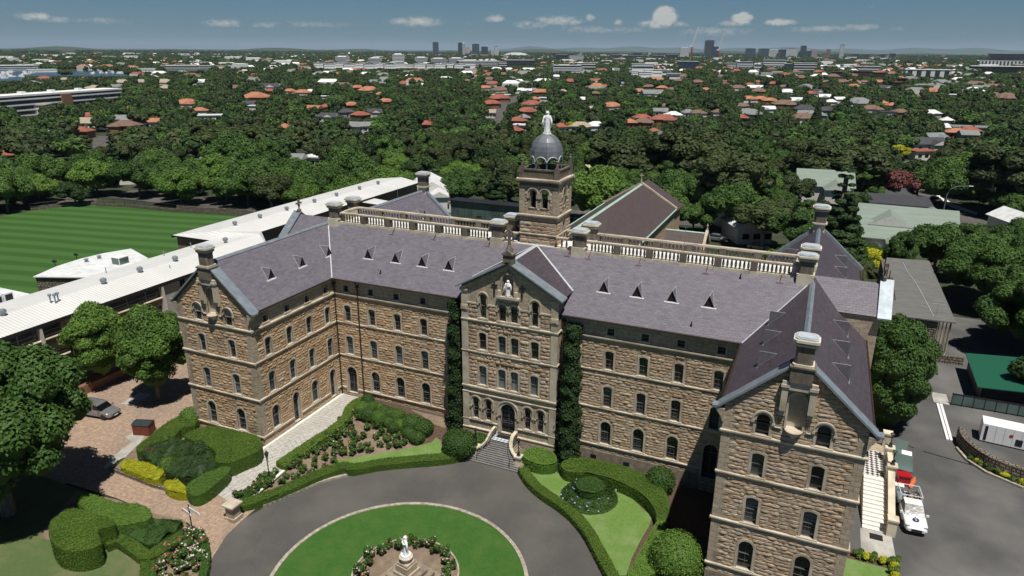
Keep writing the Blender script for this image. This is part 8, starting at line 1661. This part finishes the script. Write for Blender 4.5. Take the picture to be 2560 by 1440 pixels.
def near_road(x, y, m):
    for L in ROADS:
        for a_, b_ in zip(L[:-1], L[1:]):
            ex, ey_ = b_[0]-a_[0], b_[1]-a_[1]; t = min(1, max(0, ((x-a_[0])*ex+(y-a_[1])*ey_)/(ex*ex+ey_*ey_)))
            if (x-a_[0]-t*ex)**2+(y-a_[1]-t*ey_)**2 < m*m: return True
    return False
ZN = [(-92, -60, -200, 90, 90), ]
def free(x, y):
    if x < -60 and y < 70 and x > -172: return False
    if -100 < x < -62 and y < 90: return False
    if -66 < x < -34 and y < 90: return False
    if -34 < x < -12 and y < 92: return False
    if -14 < x < 18.5 and y < 38: return False
    if -14 < x < 4 and y < 98: return False
    if 15 < x < 48 and y < 82: return False
    if y < 40 and x > -50: return False
    return True
# hand-placed trees that hide or frame things right behind the building
rng_t = random.Random(12); cand = []
for ring in range(9000):
    D = 88+(ring/9000)**.62*600; th = rad(-23.8)+rng_t.uniform(-.70, .70); cand.append((D, th))
keys = ['fig', 'green2', 'gum', 'dark', 'fig2', 'gum2', 'dark', 'green2', 'gum', 'gum2', 'dark']; NEAR = []; FAR = []
grid_ = {}
def clash(x, y, r):
    gx_, gy_ = int(x//14), int(y//14)
    for i in (-1, 0, 1):
        for j in (-1, 0, 1):
            for (a, b, c) in grid_.get((gx_+i, gy_+j), ()):
                if (a-x)**2+(b-y)**2 < ((c+r)*.52)**2: return True
    return False
def add(x, y, r): grid_.setdefault((int(x//14), int(y//14)), []).append((x, y, r))
for a in placed: add(*a)
for (D, th) in sorted(cand):
    x, y = CP.x+D*math.sin(th), CP.y+D*math.cos(th)
    if not free(x, y) or near_road(x, y, 6.5): continue
    nz_ = math.sin(x*.021+1)*math.cos(y*.017)+math.sin((x+y)*.05)*.5; k = keys[int(abs(nz_*4.3+rng_t.uniform(0, 4.5))) % len(keys)]
    if rng_t.random() < .07: k = rng_t.choice(('cypress', 'pine', 'yellow', 'cypress', 'palm'))
    R, H_ = PROTO[k][3], PROTO[k][4]; s = rng_t.uniform(.7, 1.35)*(.95 if D < 300 else .78)*(1.3 if D < 300 and rng_t.random() < .1 else 1)
    if clash(x, y, R*s): continue
    lim = blocked(x, y, D, H_*s, R*s)
    if lim <= 0: continue
    if H_*s > lim: 
        s2 = lim/H_
        if s2 < .28: continue
        s = s2
        if clash(x, y, R*s): continue
    add(x, y, R*s); (NEAR if len(NEAR) < 262 else FAR).append((k, x, y, s, D))
KN = {'cypress': 'narrow dark cypress', 'pine': 'dark tiered conifer', 'yellow': 'yellow-green', 'palm': 'feathery palm', 'fig': 'broad mid-green', 'fig2': 'bright green clumpy', 'gum': 'olive gum', 'gum2': 'tall loose olive gum', 'dark': 'dark green', 'green2': 'leafy green'}
for i, (k, x, y, s, D) in enumerate(NEAR):
    px, py, _ = proj((x, y, 6)); h_, v = zone(px, py+8); lb = f'{"small " if s < .7 else ""}{KN[k]} tree {h_}, {v}'
    put_tree(k, (x, y, 0), s, rng_t.uniform(0, 6.28), ' '.join(lb.split()[:16]), group='trees of the belt behind the building', sz=rng_t.uniform(.9, 1.12))
# instanced mass of farther trees
LOWC = bpy.data.collections.new('far_tree_kinds')
def lowproto(i, R, H_, mat, n=420, size=.75, seed=0, base=.15):
    rng = random.Random(seed); c_ = clumps_for(rng, R, H_, 9, base, (.3, .45)); me = crown_mesh('far_crown', c_, n, size, mat, seed, core=.92); o = bpy.data.objects.new(f'far_tree_{"abcdefgh"[i]}', me); LOWC.objects.link(o)
for i, (mt, R, H_) in enumerate((('leaf_green', 4.6, 8.5), ('leaf_dark', 4.4, 9), ('leaf_olive', 4.8, 9.5), ('leaf_green', 5.2, 7.5), ('leaf_dark', 4.0, 8), ('leaf_olive', 4.4, 8.0))): lowproto(i, R, H_, mt, seed=60+i)
def instancer(name, pts, scs, label):
    me = bpy.data.meshes.new(name); me.from_pydata([tuple(p_) for p_ in pts], [], []); a = me.attributes.new('sc', 'FLOAT', 'POINT'); a.data.foreach_set('value', np.array(scs, dtype=np.float32)); o = link(name, me); tag(o, label, 'trees', kind='stuff')
    ng = bpy.data.node_groups.new(name, 'GeometryNodeTree'); ng.interface.new_socket('Geometry', in_out='INPUT', socket_type='NodeSocketGeometry'); ng.interface.new_socket('Geometry', in_out='OUTPUT', socket_type='NodeSocketGeometry')
    A = lambda t: ng.nodes.new(t); L = ng.links.new
    gi, go = A('NodeGroupInput'), A('NodeGroupOutput'); ip, ci, ra, rr2, na = A('GeometryNodeInstanceOnPoints'), A('GeometryNodeCollectionInfo'), A('FunctionNodeRandomValue'), A('FunctionNodeRandomValue'), A('GeometryNodeInputNamedAttribute')
    ci.inputs['Collection'].default_value = LOWC; ci.inputs['Separate Children'].default_value = True; ci.inputs['Reset Children'].default_value = True
    ra.data_type = 'FLOAT_VECTOR'; ra.inputs[0].default_value = (0, 0, 0); ra.inputs[1].default_value = (0, 0, 6.28); rr2.data_type = 'INT'; rr2.inputs[4].default_value = 0; rr2.inputs[5].default_value = 5
    na.data_type = 'FLOAT'; na.inputs['Name'].default_value = 'sc'; ip.inputs['Pick Instance'].default_value = True
    L(gi.outputs[0], ip.inputs['Points']); L(ci.outputs[0], ip.inputs['Instance']); L(rr2.outputs[2], ip.inputs['Instance Index']); L(ra.outputs[0], ip.inputs['Rotation']); L(na.outputs['Attribute'], ip.inputs['Scale']); L(ip.outputs[0], go.inputs[0])
    md = o.modifiers.new('scatter', 'NODES'); md.node_group = ng; return o
fp_, fs_ = [(x, y, 0) for (k, x, y, s, D) in FAR], [s for (k, x, y, s, D) in FAR]
rng_f = np.random.default_rng(9); WPOLY = [tuple(gp(*p_).xy) for p_ in wp]
for (D0, D1, n_, s0, s1) in ((600, 1000, 4200, .8, 1.2), (1000, 2000, 8000, .85, 1.3), (2000, 4200, 9000, 1.0, 1.7), (4200, 9000, 7000, 1.3, 2.6)):
    D = np.sqrt(rng_f.uniform(D0**2, D1**2, n_)); th = rad(-23.8)+rng_f.uniform(-.68, .68, n_); X, Y = CP.x+D*np.sin(th), CP.y+D*np.cos(th); wtr = in_poly(X, Y, WPOLY)
    for x, y, d, w_ in zip(X, Y, D, wtr):
        if w_ or near_road(x, y, 8): continue
        sc_ = rng_f.uniform(s0, s1)
        if d < 4200:
            lim = blocked(x, y, d, 8, 4)
            if lim <= 0: continue
            if lim/9 < .3: continue
            sc_ = min(sc_, lim/9)
        fp_.append((x, y, 0)); fs_.append(sc_)
from collections import Counter
cnt_ = Counter(o['label'] for o in bpy.data.objects if o.get('category') == 'house')
for o in bpy.data.objects:
    if o.get('category') == 'house' and cnt_[o['label']] > 1: o['group'] = 'look-alike '+o['label'].split(' house ')[-1]+' houses'
instancer('far_trees', fp_, fs_, 'mass of suburban treetops stretching to the horizon')
# thousands of distant roofs: one mass
V, F_, MI = [], [], []; rng_h = np.random.default_rng(4); off = 0
for (D0, D1, n_) in ((620, 1100, 110), (1100, 2200, 560), (2200, 4500, 1100), (4500, 9000, 1100)):
    for _ in range(n_):
        D = math.sqrt(rng_h.uniform(D0**2, D1**2)); th = rad(-23.8)+rng_h.uniform(-.68, .68); x, y = CP.x+D*math.sin(th), CP.y+D*math.cos(th)
        if D < 4200 and not (blocked(x, y, D, 8, 6) > 8.5): continue
        if in_poly(np.array([x]), np.array([y]), WPOLY)[0]: continue
        w, d = rng_h.uniform(10, 18)*(1+D/6000), rng_h.uniform(8, 14); big = D > 1300 and rng_h.uniform() < .07; h = 6.0+rng_h.uniform(0, 2.5)+(rng_h.uniform(2, 8) if big else 0); a = rng_h.uniform(-.4, .4)+.35; c, s = math.cos(a), math.sin(a); w = w*(1.8 if big else 1)
        R = lambda u, v, z: (x+u*c-v*s, y+u*s+v*c, z)
        rh = .5 if big else 2.6; V += [R(-w/2, -d/2, 0), R(w/2, -d/2, 0), R(w/2, d/2, 0), R(-w/2, d/2, 0), R(-w/2, -d/2, h), R(w/2, -d/2, h), R(w/2, d/2, h), R(-w/2, d/2, h), R(-w/2+d*.3, 0, h+rh), R(w/2-d*.3, 0, h+rh)]
        F_ += [[off, off+1, off+5, off+4], [off+1, off+2, off+6, off+5], [off+2, off+3, off+7, off+6], [off+3, off, off+4, off+7], [off+4, off+5, off+9, off+8], [off+6, off+7, off+8, off+9], [off+7, off+4, off+8], [off+5, off+6, off+9]]
        rm = 1 if big else int(rng_h.choice([1, 2, 3, 4, 5], p=[.26, .17, .15, .27, .15])); MI += [0 if not big else int(rng_h.choice([0, 1, 5]))]*4+[rm]*4; off += 10
me = bpy.data.meshes.new('distant_roofs'); me.from_pydata(V, [], F_)
for mt in ('house_white', 'office_white', 'orange_tile', 'red_tile', 'grey_roof', 'brown_tile'): me.materials.append(MATS[mt])
me.polygons.foreach_set('material_index', MI); tag(link('distant_roofs', me), 'thousands of tiny distant house roofs among the trees', 'houses', kind='stuff')
# hills along the horizon
q = MB(); rng_ = random.Random(2)
simple('hill_cover', (.03, .05, .03), (.06, .08, .05), .002, .95)
for (D, a0, a1, hmin, hmax) in ((9500, -.68, .72, 4, 55), (26000, -.05, .75, 90, 190)):
    n_ = 90; top = []; bot = []; bk = []
    for i in range(n_+1):
        th = rad(-23.8)+a0+(a1-a0)*i/n_; h = hmin+(hmax-hmin)*(.5+.25*math.sin(i*.31+D)+.25*math.sin(i*.83+1)); h *= min(1, i/8, (n_-i)/3+.4)
        v = Vector((math.sin(th), math.cos(th), 0)); top.append(CP.xy.to_3d()+v*D+Vector((0, 0, h))); bot.append(CP.xy.to_3d()+v*(D-1500)+Vector((0, 0, -1))); bk.append(CP.xy.to_3d()+v*(D+2500)+Vector((0, 0, -1)))
    for i in range(n_): q.face([bot[i], bot[i+1], top[i+1], top[i]]); q.face([top[i], top[i+1], bk[i+1], bk[i]])
tag(q.build('hills', 'hill_cover'), kind='structure')
# ============================================================ AIR
m = bpy.data.materials.new('haze'); m.use_nodes = True; nt = m.node_tree; nt.nodes.clear(); vo = nt.nodes.new('ShaderNodeVolumePrincipled'); vo.inputs['Color'].default_value = (.62, .82, 1.0, 1); vo.inputs['Density'].default_value = .000032; vo.inputs['Anisotropy'].default_value = .0
ou = nt.nodes.new('ShaderNodeOutputMaterial'); nt.links.new(vo.outputs[0], ou.inputs['Volume']); MATS['haze'] = m
q = MB(); q.box(-46500, 46500, -4200, 62000, -8, 420); tag(q.build('haze', 'haze'), kind='stuff')
